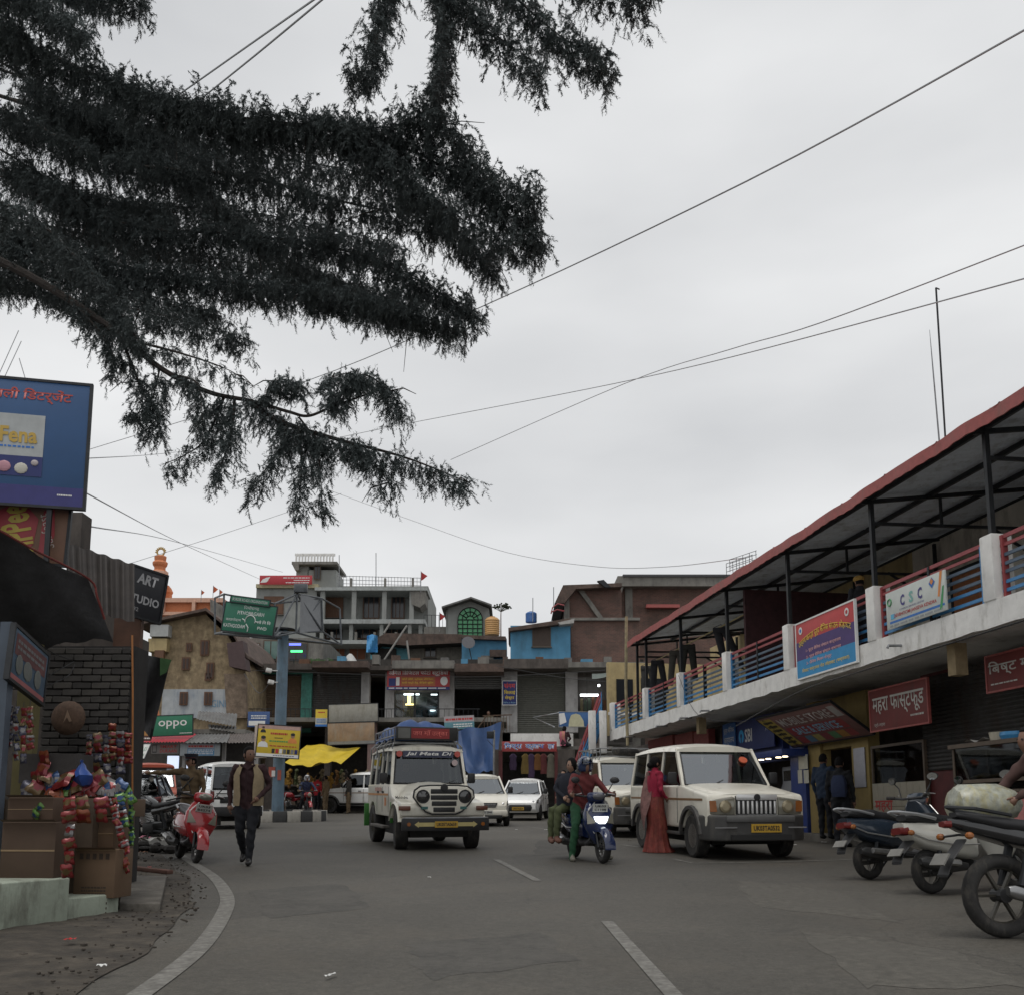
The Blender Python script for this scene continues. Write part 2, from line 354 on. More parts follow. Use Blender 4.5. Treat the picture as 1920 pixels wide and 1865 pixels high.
# broken stones and clods along the verge
CLOD = mat('dirt_clod', (.06, .05, .04), .95, var=.3, scale=20)
b = MB()
for i in range(900):
    k = random.randrange(2, len(EDGE)-6); p = EDGE[k]; t = random.random()**1.6
    x = p.x-.3-t*1.8; y = p.y+random.uniform(-.4, .4); r = random.uniform(.004, .015)*(2 if random.random() < .06 else 1)
    o = len(b.v); b.ball((x, y, gz(y)+.03+r*.3), (r*random.uniform(.8, 1.6), r*random.uniform(.8, 1.6), r*.7), 5, 4)
tag(b.build('gravel', CLOD), 'loose stones and clods of earth strewn over the roadside verge', 'gravel', kind='stuff')
# low concrete footpath slab beside the plinth
KSTONE = mat('old_concrete', (.14, .128, .11), .9, var=.25, scale=5, bump=.6, dirt=(.055, .048, .04), dirt_amt=.6)
a = [G(222, 1712), G(300, 1712), G(312, 1655), G(232, 1655)]
b = MB(); b.loft([[Vector((p.x, p.y, gz(p.y)-.03)) for p in a], [Vector((p.x, p.y, gz(p.y)+.09)) for p in a]])
tag(b.build('concrete_slab', KSTONE, bevel=.012), 'flat concrete slab set in the dirt beside the green plinth', 'slab')
# litter
LIT = [((1025, 1556), .12, .03, WHITE), ((968, 1556), .1, .05, WHITE), ((805, 1647), .05, .03, WHITE), ((190, 1833), .06, .04, WHITE), ((620, 1834), .12, .02, WHITE), ((1490, 1585), .08, .05, WHITE), ((1180, 1577), .1, .04, KSTONE), ((130, 1780), .08, .05, RED), ((1545, 1580), .1, .06, WHITE), ((280, 1635), .05, .1, RED)]
for i, ((u, v), w, d, m) in enumerate(LIT):
    p = G(u, v); f = MB()
    f.grid(lambda s, t: (w*(s-.5), d*(t-.5), .015*abs(math.sin(7*s+3*t+i))+.004), 4, 3)
    tag(f.build('litter', m, loc=(p.x, p.y, gz(p.y)+.012+(.05 if u < 300 else 0)), rot=(TILT, 0, i*1.1)), 'crumpled scrap of paper or wrapper lying on the ground', 'litter', 'scraps of litter on the road and verge')
# ================================================================ two-storey arcade building on the right
BO = Vector((6.52, 12.67, 0)); BT = Vector((-.1613, 1, 0)).normalized(); BIN = Vector((BT.y, -BT.x, 0)); BANG = math.atan2(BT.y, BT.x)
def Bp(u, v, d):
    """pixel -> (s, z) on the vertical plane d metres behind the balcony front"""
    r = ray(u, v); c = Vector((0, 0, CAMH)); k = (d-(c-BO).dot(BIN))/r.dot(BIN); p = c+r*k
    return (p-BO).dot(BT), p.z
def Bw(s, d, z): return BO+BT*s+BIN*d+Vector((0, 0, z))
def Bg(s, d): return gz((BO+BT*s+BIN*d).y)
ab = thing('arcade_building', 'long two storey arcade with white balcony slab, red and blue railings and red edged roof', 'building', BO, BANG)
WPL = mat('white_plaster', (.76, .75, .72), .85, var=.1, scale=3, bump=.25, dirt=(.3, .28, .24), dirt_amt=.3, dirt_scale=3.5)
CREAM = mat('cream_plaster', (.42, .33, .17), .85, var=.15, scale=3, dirt=(.2, .15, .09), dirt_amt=.35)
YELW = mat('ochre_painted_plaster', (.30, .22, .08), .8, var=.12, scale=4, dirt=(.18, .13, .06), dirt_amt=.35)
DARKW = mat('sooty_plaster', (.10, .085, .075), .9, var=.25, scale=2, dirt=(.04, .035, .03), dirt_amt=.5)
MAROON = mat('maroon_painted_board', (.10, .018, .018), .6, var=.2, dirt=(.04, .015, .012))
REDP = mat('red_oxide_paint', (.36, .085, .075), .55, var=.15, scale=10, dirt=(.2, .1, .08), dirt_amt=.35)
RAILR = mat('railing_red_paint', (.30, .055, .06), .5, var=.15); RAILB = mat('railing_blue_paint', (.045, .20, .42), .45, var=.15); RAILG = mat('railing_slate_paint', (.08, .12, .17), .5, var=.2)
ROOFU = mat('roof_sheet_underside', (.60, .64, .69), .5, .1, var=.12, scale=2, dirt=(.25, .24, .23), dirt_amt=.4)
S0, S1 = -7.0, 17.2
SL = lambda u: 1347-.339*(u-1206)
pil = [Bp(u, SL(u), 0)[0] for u in (1857, 1636, 1476, 1360, 1273, 1208)]
PS = pil[0]-(pil[1]-pil[0]); pil = [PS-3.1, PS]+pil+[Bp(1146, SL(1146), 0)[0]]
SEND = pil[-1]+.2
# slab with an uneven, cracked lower edge
sl = MB(); n = 90; ring = []
for i in range(n+1):
    s = S0+(SEND-S0)*i/n; z0 = 3.64+.025*math.sin(i*2.3)*random.random(); ring.append([(s, 0, z0), (s, 0, 4.0), (s, -5, 4.0), (s, -5, z0+.1), (s, -.35, z0+.12)])
sl.loft(ring).build('balcony_slab', WPL, ab, fix=True)
for i, s in enumerate(pil):
    MB().box(s-.13, s+.13, -.30, .02, 4.0, 4.92).build('balcony_pillar', WPL, ab, bevel=.02)
    if i+1 < len(pil):
        a, e = s+.13, pil[i+1]-.13; md = (a+e)/2
        for k, (z, m) in enumerate([(4.86, RAILR), (4.74, RAILR), (4.6, RAILG), (4.48, RAILG), (4.36, RAILG), (4.24, RAILB), (4.11, RAILB)]):
            MB().bar((a, -.12, z+random.uniform(-.012, .012)), (e, -.12, z+random.uniform(-.012, .012)), .03, .045 if k else .055).build('rail', m, ab)
        for x, m, hh in ((a+.06, RAILB, 4.84), (a+.14, RAILB, 4.84), (md, STEEL, 4.88), (e-.05, RAILR if i < 4 else RAILB, 4.86)):
            MB().box(x-.022, x+.022, -.17, -.09, 4.0, hh).build('rail_post', m, ab)
# roof
EZ = 6.45; RISE = .13
def rz_(d): return EZ+.05+RISE*d
def wob(s): return .010*math.sin(.9*s)+.006*math.sin(3.1*s+1)+.004*math.sin(7*s)
nn = int((S1-S0)/.05); r0 = []; 
for i in range(nn+1):
    s = S0+(S1-S0)*i/nn; h = .04 if i % 4 == 0 else (.012 if i % 4 in (1, 3) else 0)
    r0.append([(s, .14+.02*math.sin(9*s), rz_(-.14)+h+wob(s)), (s, -4.8, rz_(4.8)+h+wob(s))])
top = MB()
top.add([q for r in r0 for q in r], [(2*i, 2*i+1, 2*i+3, 2*i+2) for i in range(nn)])
top.build('roof_sheet', ROOFU, ab, fix=False)
MB().add([(q[0], q[1]+.02, q[2]+.012) for r in r0 for q in r], [(2*i, 2*i+2, 2*i+3, 2*i+1) for i in range(nn)]).build('roof_top_sheet', REDP, ab, fix=False)
fa = MB(); m_ = 160
fa.loft([[(q, .165+dy, rz_(0)-.17+.014*(i % 2)+wob(q)), (q, .165+dy, rz_(0)+.02+wob(q)), (q, .185+dy, rz_(0)+.02+wob(q)), (q, .185+dy, rz_(0)-.17+.014*(i % 2)+wob(q))] for i, q, dy in [(i, S0+(S1-S0)*i/m_, .012*math.sin(i*.7)) for i in range(m_+1)]]).build('fascia', REDP, ab)
for d in (.1, 1.25, 2.4, 3.6):
    MB().bar((S0, -d, rz_(d)-.05), (S1, -d, rz_(d)-.05), .05, .08).build('purlin', STEEL, ab)
for i, s in enumerate(pil[:-1]+[S1-.15]):
    if s > S1: continue
    zb = 4.92 if s in pil else 4.0
    MB().bar((s, -.1, zb), (s, -.1, rz_(.1)-.06), .07, .07).build('roof_post', STEEL, ab)
    MB().bar((s, .1, rz_(-.1)-.1), (s, -4.6, rz_(4.6)-.1), .05, .07).build('rafter', STEEL, ab)
    MB().bar((s, -.1, EZ-.42), (s, -3.4, EZ-.36), .045, .05).build('tie_beam', STEEL, ab)
    MB().bar((s, -1.4, EZ-.4), (s, -1.4, rz_(1.4)-.08), .04, .04).build('strut', STEEL, ab)
    MB().bar((s, -2.3, EZ-.36), (s, -3.4, EZ-1.0), .04, .04).build('brace', STEEL, ab)
    MB().bar((s, -3.38, 4), (s, -3.38, EZ+.3), .06, .06).build('rear_post', STEEL, ab)
# upper storey rooms behind the gallery
UD = 3.5
MB().box(S0, pil[4]+1.0, -UD-.2, -UD, 4.0, 6.86).build('upper_wall', mat('grey_cream_plaster', (.56, .52, .45), .85, var=.15, scale=2, dirt=(.12, .1, .08)), ab)
MB().box(pil[4]+1.0, SEND-.4, -UD-.2, -UD, 4.0, 6.86).build('upper_wall', CREAM, ab)
MB().box(S0, SEND-.4, -UD-.05, -UD+.06, 6.2, 6.36).build('wall_beam', mat('pale_beam', (.36, .31, .23), .85, var=.15), ab)
BRDOOR = mat('varnished_orange_door', (.30, .11, .035), .5, var=.25, stretch=(6, 6, .7)); DKGLASS = mat('dark_window_glass', (.02, .022, .026), .12, var=0, spec=.6)
for s, w, m in ((pil[3]-1.2, .9, MAROON), (pil[4]-.9, 1., BRDOOR), (pil[2]-1.5, .9, MAROON), (pil[5]+.6, .9, DKGLASS), (pil[6]+.2, .9, DKGLASS), (pil[6]+1.9, .8, DKGLASS)):
    o = MB().box(s-w/2, s+w/2, -UD-.02, -UD+.03, 4.02, 6.0).build('upper_door', m, ab)
    MB().box(s-w/2-.06, s-w/2, -UD, -UD+.05, 4.02, 6.06).box(s+w/2, s+w/2+.06, -UD, -UD+.05, 4.02, 6.06).box(s-w/2-.06, s+w/2+.06, -UD, -UD+.05, 6.0, 6.06).build('frame', STEEL, o)
MB().box(pil[5]-.6, pil[5]-.5, -UD, -.3, 4.0, 6.3).build('partition', mat('maroon_curtain', (.05, .018, .02), .9, var=.3), ab)
ew = MB().box(SEND+.9, SEND+1.1, -5.5, -.2, 3.9, 6.5).build('gallery_end_wall', CREAM, ab)
for y0, y1, z0, z1 in ((-1.1, -.5, 4.9, 5.9), (-2.3, -1.4, 4.75, 5.95), (-3.3, -2.7, 4.2, 6.1), (-4.9, -4.0, 4.9, 5.9)): MB().box(SEND+.86, SEND+.9, y0, y1, z0, z1).build('end_window', DKGLASS, ew)
MB().box(SEND+.8, SEND+.9, -5.5, -.2, 4.62, 4.72).build('end_ledge', WPL, ew)
# lower storey: end walls, rear wall, columns
LD = 1.65
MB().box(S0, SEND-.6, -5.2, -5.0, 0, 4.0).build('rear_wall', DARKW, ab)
MB().box(SEND-.6, SEND-.4, -5.2, -LD, .2, 4.0).build('end_wall', WPL, ab)
MB().box(S0, SEND-.6, -5.0, -LD+.02, -.2, Bg(8, 2)+.14).build('shop_floor', KSTONE, ab)
st = MB(); n = 30   # plinth step following the rising road
st.loft([[(s, -1.15, Bg(s, 1.15)-.05), (s, -1.15, max(Bg(s, 1.15)+.08, Bg(8, 2)+.16)), (s, -LD-.1, max(Bg(s, 1.15)+.08, Bg(8, 2)+.16)), (s, -LD-.1, -.2)] for s in [S0+(SEND-.6-S0)*i/n for i in range(n+1)]]).build('plinth_step', KSTONE, ab, bevel=.01)
LB = lambda u: Bp(u, 1480, LD)[0]
SHUT = mat('rolling_shutter_steel', (.06, .058, .055), .5, .5, var=.2, dirt=(.05, .03, .02))
def shutter(s0, s1, z0, z1, d, parent=ab, m=SHUT, pitch=.07, name='rolling_shutter'):
    b = MB(); k = int((z1-z0)/pitch); prof = []
    for i in range(k): z = z0+i*pitch; prof += [(z, 0), (z+pitch*.45, .018), (z+pitch*.9, 0)]
    b.add([(x, -d+y, z) for z, y in prof for x in (s0, s1)], [(2*i, 2*i+1, 2*i+3, 2*i+2) for i in range(len(prof)-1)])
    return b.build(name, m, parent, fix=False)
def wallseg(u0, u1, m, name='shop_wall', d=LD, z0=.2, z1=3.64, th=.25):
    a, b = LB(u0), LB(u1); a, b = min(a, b), max(a, b)
    return MB().box(a, b, -d-th, -d, z0, z1).build(name, m, ab)
BLUEP = mat('royal_blue_panel', (.02, .045, .20), .45, var=.15, scale=5, dirt=(.10, .12, .2), dirt_amt=.3)
wallseg(1522, 1545, YELW, 'shop_pillar', LD-.05); wallseg(1600, 1632, YELW, 'shop_wall'); 
wallseg(1493, 1521, BLUEP, 'blue_door_panel', LD-.12, z1=3.3); wallseg(1356, 1470, mat('navy_wall', (.018, .03, .13), .5, var=.15, dirt=(.05, .06, .12)), 'navy_wall', LD+.02, z0=2.45); 
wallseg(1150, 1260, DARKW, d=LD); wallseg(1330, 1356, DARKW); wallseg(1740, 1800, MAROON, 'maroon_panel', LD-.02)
wallseg(1632, 1742, YELW, 'shop_wall', LD+.05, z1=1.35); wallseg(1545, 1600, YELW, 'lintel_wall', LD+.02, z0=2.55)
shutter(LB(1850)-1.5, LB(1742), 1.9, 3.6, LD-.05); shutter(LB(1850)-6, LB(1850)-1.7, .4, 3.6, LD)
MB().box(LB(1850)-1.72, LB(1850)-1.48, -LD-.2, -LD+.05, .2, 3.6).build('shop_pillar', DARKW, ab)
MB().box(LB(1600), LB(1545), -3.4, -3.3, .3, 2.6).build('inner_wall', mat('brown_shelves', (.12, .06, .035), .7, var=.4, stretch=(1, 1, 9)), ab)
# notices pasted on the blue panel
for (u0, v0, u1, v1) in ((1497, 1415, 1515, 1440), (1496, 1443, 1505, 1467), (1507, 1443, 1517, 1467)):
    a, b = Bp(u0, v0, LD-.13), Bp(u1, v1, LD-.13)
    MB().box(b[0], a[0], -LD+.128, -LD+.136, b[1], a[1]).build('paper_notice', mat('old_paper', (.5, .5, .44), .8, var=.12), ab)
# red shop boxes under the balcony
for (u0, v0, u1, v1) in ((1215, 1388, 1262, 1430), (1265, 1378, 1300, 1440), (1300, 1372, 1330, 1440)):
    a, b = Bp(u0, v0, 1.3), Bp(u1, v1, 1.3)
    MB().box(b[0], a[0], -1.5, -1.3, b[1], a[1]).build('red_fascia_box', mat('faded_red_box', (.22, .045, .04), .6, var=.2), ab)
# spouts under the slab
for u in (1185, 1245, 1290, 1330, 1690):
    s, z = Bp(u, SL(u)+26, 0); MB().tube([(s, -.1, z), (s, .22, z-.01), (s, .24, z-.05)], .022, 8).build('drain_spout', GALV, ab)
# bracket stubs
for u, v in ((1795, 1235), (1315, 1357)):
    s, z = Bp(u, v, .5); MB().box(s-.1, s+.1, -.6, -.4, z-.25, 3.7).build('bracket_post', mat('tan_wood', (.34, .26, .15), .8, var=.2), ab)
# yellow wooden pole tied at the end corner
s, z = Bp(1178, 1300, -.05)
MB().tube([(s, .1, 3.3), (s+.02, .12, 5.2), (s-.1, .1, 7.4)], .05, 7).build('wooden_pole', mat('old_yellow_pole', (.33, .28, .17), .85, var=.3), ab)
# ---------------------------------------------------------------- signs of the arcade
def bsign(name, label, u0, v0, u1, v1, d, m, texts=(), frame=None, group=None, tip=0, cat='sign'):
    a, b = Bp(u0, v0, d), Bp(u1, v1, d); s0, s1 = a[0], b[0]
    # height measured at the nearer (right) edge
    c = (s0+s1)/2; zt, zb = a[1], b[1]
    M = Matrix.Translation(Bw(c, d, (zt+zb)/2)) @ Matrix.Rotation(BANG-PI, 4, 'Z') @ Matrix.Rotation(tip, 4, 'X')
    w, h = abs(s1-s0), abs(zt-zb); return board(name, label, cat, M, w, h, m, texts, frame, group=group), w, h
ex = dict
REDB = mat('red_sign_sheet', (.18, .03, .027), .55, var=.1, scale=3, dirt=(.1, .035, .03), dirt_amt=.35); OFFW = mat('offwhite_print', (.55, .54, .5), .55, var=.08)
t, w, h = bsign('shop_sign', 'red signboard with white Hindi lettering for fast food over a glass counter', 1630, 1297, 1741, 1352, 1.0, REDB,
    [('महरा फास्टफूड', .5, .56, .5, OFFW, ex(w=.9, bold=.012)), ('प्रो-महरा', .17, .12, .12, OFFW, ex(w=.2))], REDP)
strip_lines(t, w, h, .72, .95, .18, .27, 1, OFFW)
t, w, h = bsign('shop_sign', 'red signboard with white Hindi lettering beside the dark rolling shutter', 1848, 1233, 2010, 1265, 1.0, REDB,
    [('बिष्ट मोबाइल', .5, .62, .46, OFFW, ex(w=.95, bold=.012))], REDP)
strip_lines(t, w, h, .05, .4, .14, .22, 1, OFFW)
NVY = mat('navy_sign_sheet', (.02, .035, .15), .5, var=.1)
t, w, h = bsign('bank_sign', 'navy bank signboard with white letters and round keyhole emblem', 1381, 1352, 1452, 1398, 1.5, NVY,
    [('SBI', .33, .48, .42, WHITE, ex(w=.2, bold=.02)), ('ATM', .86, .62, .2, WHITE, ex(w=.14))])
o = MB().cyl((-.37*w, -.006, -.02*h), (-.37*w, -.002, -.02*h), .21*h, n=24).build('emblem', mat('sky_blue_print', (.03, .35, .7), .5, var=0), t)
MB().cyl((-.37*w, -.010, -.0*h), (-.37*w, -.007, -.0*h), .07*h, n=14).box(-.37*w-.03*h, -.37*w+.03*h, -.010, -.007, -.24*h, 0).build('keyhole', NVY, o)
t, w, h = bsign('office_sign', 'small blue office board with white Hindi lettering left of the bank sign', 1355, 1358, 1379, 1398, 1.45, mat('office_blue', (.02, .10, .3), .5, var=.12),
    [('पूर्व सैनिक', .5, .7, .3, OFFW, ex(w=.85)), ('कार्यालय', .5, .25, .3, OFFW, ex(w=.8))])
# tilted mobile store board: top leans out over the step
def quadboard(name, label, pts, texts, m, cat='sign'):
    a, b, c, d = [Vector(p) for p in pts]   # tl tr br bl
    x = ((b-a)+(c-d)).normalized(); zz = ((a-d)+(b-c)); zz = (zz-x*zz.dot(x)).normalized(); y = zz.cross(x)
    R = Matrix((x, y, zz)).transposed().to_4x4(); w = (b-a).length; h = ((a-d).length+(b-c).length)/2
    return board(name, label, cat, Matrix.Translation((a+b+c+d)/4) @ R, w, h, m, texts, STEEL), w, h
def Bd(u, v, d): s, z = Bp(u, v, d); return Bw(s, d, z)
MSB = mat('mobile_sign_print', (.20, .10, .09), .5, var=.15)
LTB = mat('light_blue_print', (.25, .45, .6), .5, var=.05)
pts = [Bd(1427, 1347, .55), Bd(1568, 1318, .55), Bd(1625, 1376, 1.35), Bd(1478, 1398, 1.35)]
pts[2].z = pts[3].z = (pts[2].z+pts[3].z)/2; pts[0].z = pts[1].z = (pts[0].z+pts[1].z)/2
t, w, h = quadboard('shop_sign', 'tilted mobile store signboard with outlined white lettering and coloured price boxes', pts,
    [('MOBILE STORE', .55, .76, .24, mat('sign_outline', (.5, .46, .44), .5, var=0), ex(w=.66, bold=.012, y=-.008)),
     ('SALE & SERVICE', .55, .44, .22, LTB, ex(w=.56, bold=.02, y=-.008)), ('GIONEE', .08, .5, .12, BLACK, ex(rot=-PI/2+.1, w=.28, y=-.008))], MSB)
patch(t, w, h, .0, .17, .05, .95, mat('mustard_print', (.4, .3, .06), .5, var=.1)); patch(t, w, h, .2, .9, .3, .58, mat('brick_red_print', (.3, .05, .05), .5, var=.1)); 
for i, c in enumerate([(.3, .05, .05), (.1, .2, .3), (.35, .3, .1), (.25, .05, .06), (.1, .25, .12), (.4, .2, .05), (.3, .06, .06)]): patch(t, w, h, .2+i*.1, .29+i*.1, .06, .26, mat('print%d' % i, c, .5))
patch(t, w, h, .9, .98, .62, .92, mat('print_pale', (.4, .38, .36), .5)); strip_lines(t, w, h, .02, .15, .1, .9, 6, BLACK)
# banners on the balcony
t, w, h = bsign('banner', 'red and blue association banner with yellow arched Hindi heading tied to the balcony', 1492, 1172, 1606, 1238, -.06, mat('banner_red', (.45, .05, .05), .6, var=.1),
    [('उत्तराखण्ड पूर्व सैनिक संगठन लोहाघाट', .5, .6, .17, YEL, ex(w=.9, arch=.16, bold=.012, y=-.008)),
     ('1- पूर्व सैनिक संगठन कार्यालय', .48, .46, .085, mat('pink_print', (.65, .35, .35), .5, var=0), ex(w=.6, bold=.01, y=-.008)), ('2- पूर्व सैनिक संगठन सभागार', .48, .34, .085, MATS['pink_print'], ex(w=.6, bold=.01, y=-.008)), ('3- सैनिक मिलन केन्द्र', .4, .23, .085, MATS['pink_print'], ex(w=.44, bold=.01, y=-.008)),
     ('निकट चम्पावत रोड लोहाघाट (चम्पावत)', .5, .11, .09, YEL, ex(w=.8, bold=.006, y=-.008))], WHITE, cat='banner')
patch(t, w, h, 0, 1, .32, .66, mat('banner_violet', (.07, .04, .16), .6, var=.1)); patch(t, w, h, 0, 1, 0, .32, mat('banner_cyan', (.03, .25, .5), .6, var=.1), y=-.0035)
for fx in (.09, .89):
    o = MB().cyl(((fx-.5)*w, -.008, .36*h), ((fx-.5)*w, -.005, .36*h), .07*h, n=18).build('emblem', WHITE, t); MB().cyl(((fx-.5)*w, -.011, .36*h), ((fx-.5)*w, -.009, .36*h), .04*h, n=5).build('emblem_core', RED if fx > .5 else BLUE, o)
t, w, h = bsign('banner', 'white service centre banner with spaced letters CSC tied to the blue railing', 1660, 1113, 1775, 1142, -.05, mat('banner_white', (.55, .58, .55), .6, var=.06),
    [('C', .3, .66, .3, mat('indigo_print', (.06, .05, .2), .5, var=0), ex(w=.075, bold=.04)), ('S', .45, .66, .3, mat('teal_print', (.2, .42, .38), .5, var=0), ex(w=.075, bold=.04)), ('C', .6, .66, .3, MATS['indigo_print'], ex(w=.075, bold=.04)),
     ('COMMON SERVICES CENTRE', .45, .43, .045, MATS['indigo_print'], ex(w=.42)), ('DEVBHOOMI JANSEVA KENDRA', .5, .3, .12, RED, ex(w=.72, bold=.012))], cat='banner')
patch(t, w, h, .06, .98, .13, .19, BLUE); patch(t, w, h, .08, .16, .24, .38, mat('sky_print', (.1, .4, .6), .5)); strip_lines(t, w, h, .06, .95, .02, .11, 1, mat('grey_print', (.3, .32, .33), .5))
MB().add([(.38*w, -.004, -.1*h), (.43*w, -.004, .5*h), (.47*w, -.004, .5*h), (.41*w, -.004, -.12*h)], [(0, 1, 2, 3)]).build('orange_stripe', mat('orange_print', (.7, .25, .06), .5), t)
MB().add([(.40*w, -.004, -.45*h), (.46*w, -.004, .12*h), (.485*w, -.004, .12*h), (.44*w, -.004, -.45*h)], [(0, 1, 2, 3)]).build('green_stripe', mat('green_print', (.05, .3, .1), .5), t)
MB().torus((-.43*w, -.006, .22*h), .09*h, .018*h, 'y', 18, 4).build('emblem', mat('green_print', (.05, .3, .1), .5), t)
o = MB().add([(.3*w, -.005, .44*h), (.25*w, -.005, .3*h), (.3*w, -.005, .16*h), (.35*w, -.005, .3*h)], [(0, 1, 2, 3)]).build('emblem', BLUE, t)
MB().add([(.3*w, -.008, .42*h), (.27*w, -.008, .32*h), (.3*w, -.008, .25*h), (.33*w, -.008, .32*h)], [(0, 1, 2, 3)]).build('emblem_core', MATS['orange_print'], o)
# ---------------------------------------------------------------- shopfront fittings
WOODD = mat('dark_wood_frame', (.09, .065, .045), .6, var=.2)
a, b_ = Bp(1633, 1385, 1.55), Bp(1738, 1472, 1.55); s0, s1 = b_[0], a[0]; 
t = thing('glass_counter', 'glass fronted fast food counter with wooden frame and tiled base', 'counter', Bw((s0+s1)/2, 1.55, Bg(8, 2)+.16), BANG-PI); w = s1-s0; zo = t.location.z
zt, zb = 2.42, 1.36
fr = MB()
for x in (-w/2, w/2-.05): fr.box(x, x+.05, -.02, .06, zb-zo, zt-zo)
fr.box(-w/2, w/2, -.02, .06, zb-zo-.05, zb-zo); fr.box(-w/2, w/2, -.02, .06, zt-zo, zt-zo+.05); fr.build('frame', WOODD, t)
MB().box(-w/2+.05, w/2-.05, .01, .018, zb-zo, zt-zo).build('pane', glass_mat('shop_glass', (.45, .46, .45), refl=.03), t)
TILE = mat('cream_wall_tile', (.36, .33, .26), .3, var=.1); tw = w/9
for i in range(9):
    for j in range(2): MB().box(-w/2+i*tw+.004, -w/2+(i+1)*tw-.004, -.025, .0, .1+j*.45, .1+(j+1)*.45-.01).build('tile', TILE, t)
MB().box(-w/2, w/2, -.005, .25, 0, zb-zo-.05).build('base', KSTONE, t)
MB().box(-w/2, w/2, .25, .9, 0, .5).build('shelf', WOODD, t)
text('महरा', t, -.28*w, .55, .22, RED, w=.35*w, y=-.03, bold=.02); text('फास्टफूड', t, .2*w, .4, .16, BLACK, w=.5*w, y=-.03)
# polythene sheet on wall
s, z = Bp(1612, 1438, LD-.02); tag(MB().box(-.22, .22, 0, .02, -.4, .4).build('hanging_sheet', mat('translucent_plastic', (.42, .42, .46), .5, var=.1), loc=Bw(s, LD-.03, z), rot=(0, 0, BANG-PI), bevel=.006), 'pale plastic sheet hung on the ochre wall beside the glass counter', 'sheet')
# food stall cabinet at the right edge
s0 = Bp(1812, 1480, .6)[0]; t = thing('food_cabinet', 'glass sided snack cabinet on a pink painted stand', 'cabinet', Bw(s0-.8, .7, Bg(s0-.8, .7)), BANG-PI)
cb = MB()
for x in (-.8, .76):
    for y in (-.3, .26): cb.box(x, x+.04, y, y+.04, 0, 1.75)
cb.box(-.84, .84, -.34, .34, 1.72, 1.78); cb.box(-.8, .8, -.3, .3, 1.2, 1.25); cb.box(-.8, .8, -.3, .3, 1.05, 1.09); cb.build('frame', WOODD, t)
MB().box(-.76, .76, -.285, -.28, 1.25, 1.72).build('pane', MATS['shop_glass'], t); MB().box(-.8, .8, -.31, .28, .45, 1.04).build('stand', mat('pink_painted_tin', (.42, .16, .15), .6, var=.2), t)
MB().box(-.75, -.3, -.318, -.31, .8, 1.0).build('orange_label', mat('orange_label', (.6, .22, .05), .6), t)
for x in (-.5, -.05, .4): tag(MB().lathe([(.14, 0), (.2, .03), (.12, .07), (.02, .1)], 14).build('snack_plate', mat('fried_snack', (.42, .28, .09), .7, var=.2), loc=t.matrix_basis @ Vector((x, 0, 1.255))), 'plate heaped with yellow fried snacks inside the glass cabinet', 'plate', 'plates of snacks in the cabinet')
p = t.matrix_basis
tag(MB().grid(lambda u, v: (.5*(u-.5), .3*(v-.5), .05+.035*math.sin(9*u)*math.sin(7*v+1)), 8, 5).build('folded_cloth', mat('white_cloth', (.5, .49, .46), .9, var=.1), loc=p @ Vector((-.45, 0, 1.78)), rot=(0, 0, BANG-PI), smooth=True), 'rumpled white cloth on top of the snack cabinet', 'cloth')
tag(MB().lathe([(.13, 0), (.15, .12), (.155, .14), (.02, .145)], 16).build('plastic_tub', mat('cream_plastic_tub', (.5, .46, .36), .4), loc=p @ Vector((-.08, 0, 1.78))), 'cream plastic tub on top of the snack cabinet', 'tub')
tag(MB().lathe([(.18, 0), (.21, .07), (.2, .12), (.02, .13)], 16).build('plastic_basin', mat('blue_plastic_tub', (.05, .25, .5), .4), loc=p @ Vector((.25, 0, 1.78))), 'blue plastic basin on top of the snack cabinet', 'basin')
# ATM lamps
LAMPM = mat('lamp_glow', (1, .9, .7), .4, var=0, emit=(1, .82, .55), es=6)
t = thing('atm_canopy', 'blue bank machine canopy with small lit downlights', 'canopy', Bw(Bp(1455, 1420, 1.2)[0], 1.2, Bp(1455, 1420, 1.2)[1]), BANG-PI)
MB().box(-.75, .85, -.25, .4, 0, .16).build('canopy_box', BLUEP, t, bevel=.02)
for x in (-.6, -.2, .35, .7): MB().cyl((x, -.1, -.02), (x, -.1, .0), .06, n=12).build('downlight', LAMPM, t)
t = thing('cash_machine', 'grey bank cash machine standing behind a parked jeep under the blue canopy', 'cash machine', Bw(Bp(1470, 1460, LD+.3)[0], LD+.3, Bg(8, 2)+.14), BANG-PI)
MB().prism([(-.0, 0), (.5, 0), (.5, 1.6), (.1, 1.6), (.1, 1.2), (0, .95)], -.3, .3, 'x').build('body', mat('machine_grey', (.25, .26, .28), .4, var=.08), t, bevel=.015)
MB().box(-.2, .2, .085, .099, 1.25, 1.5).build('screen', DKGLASS, t)
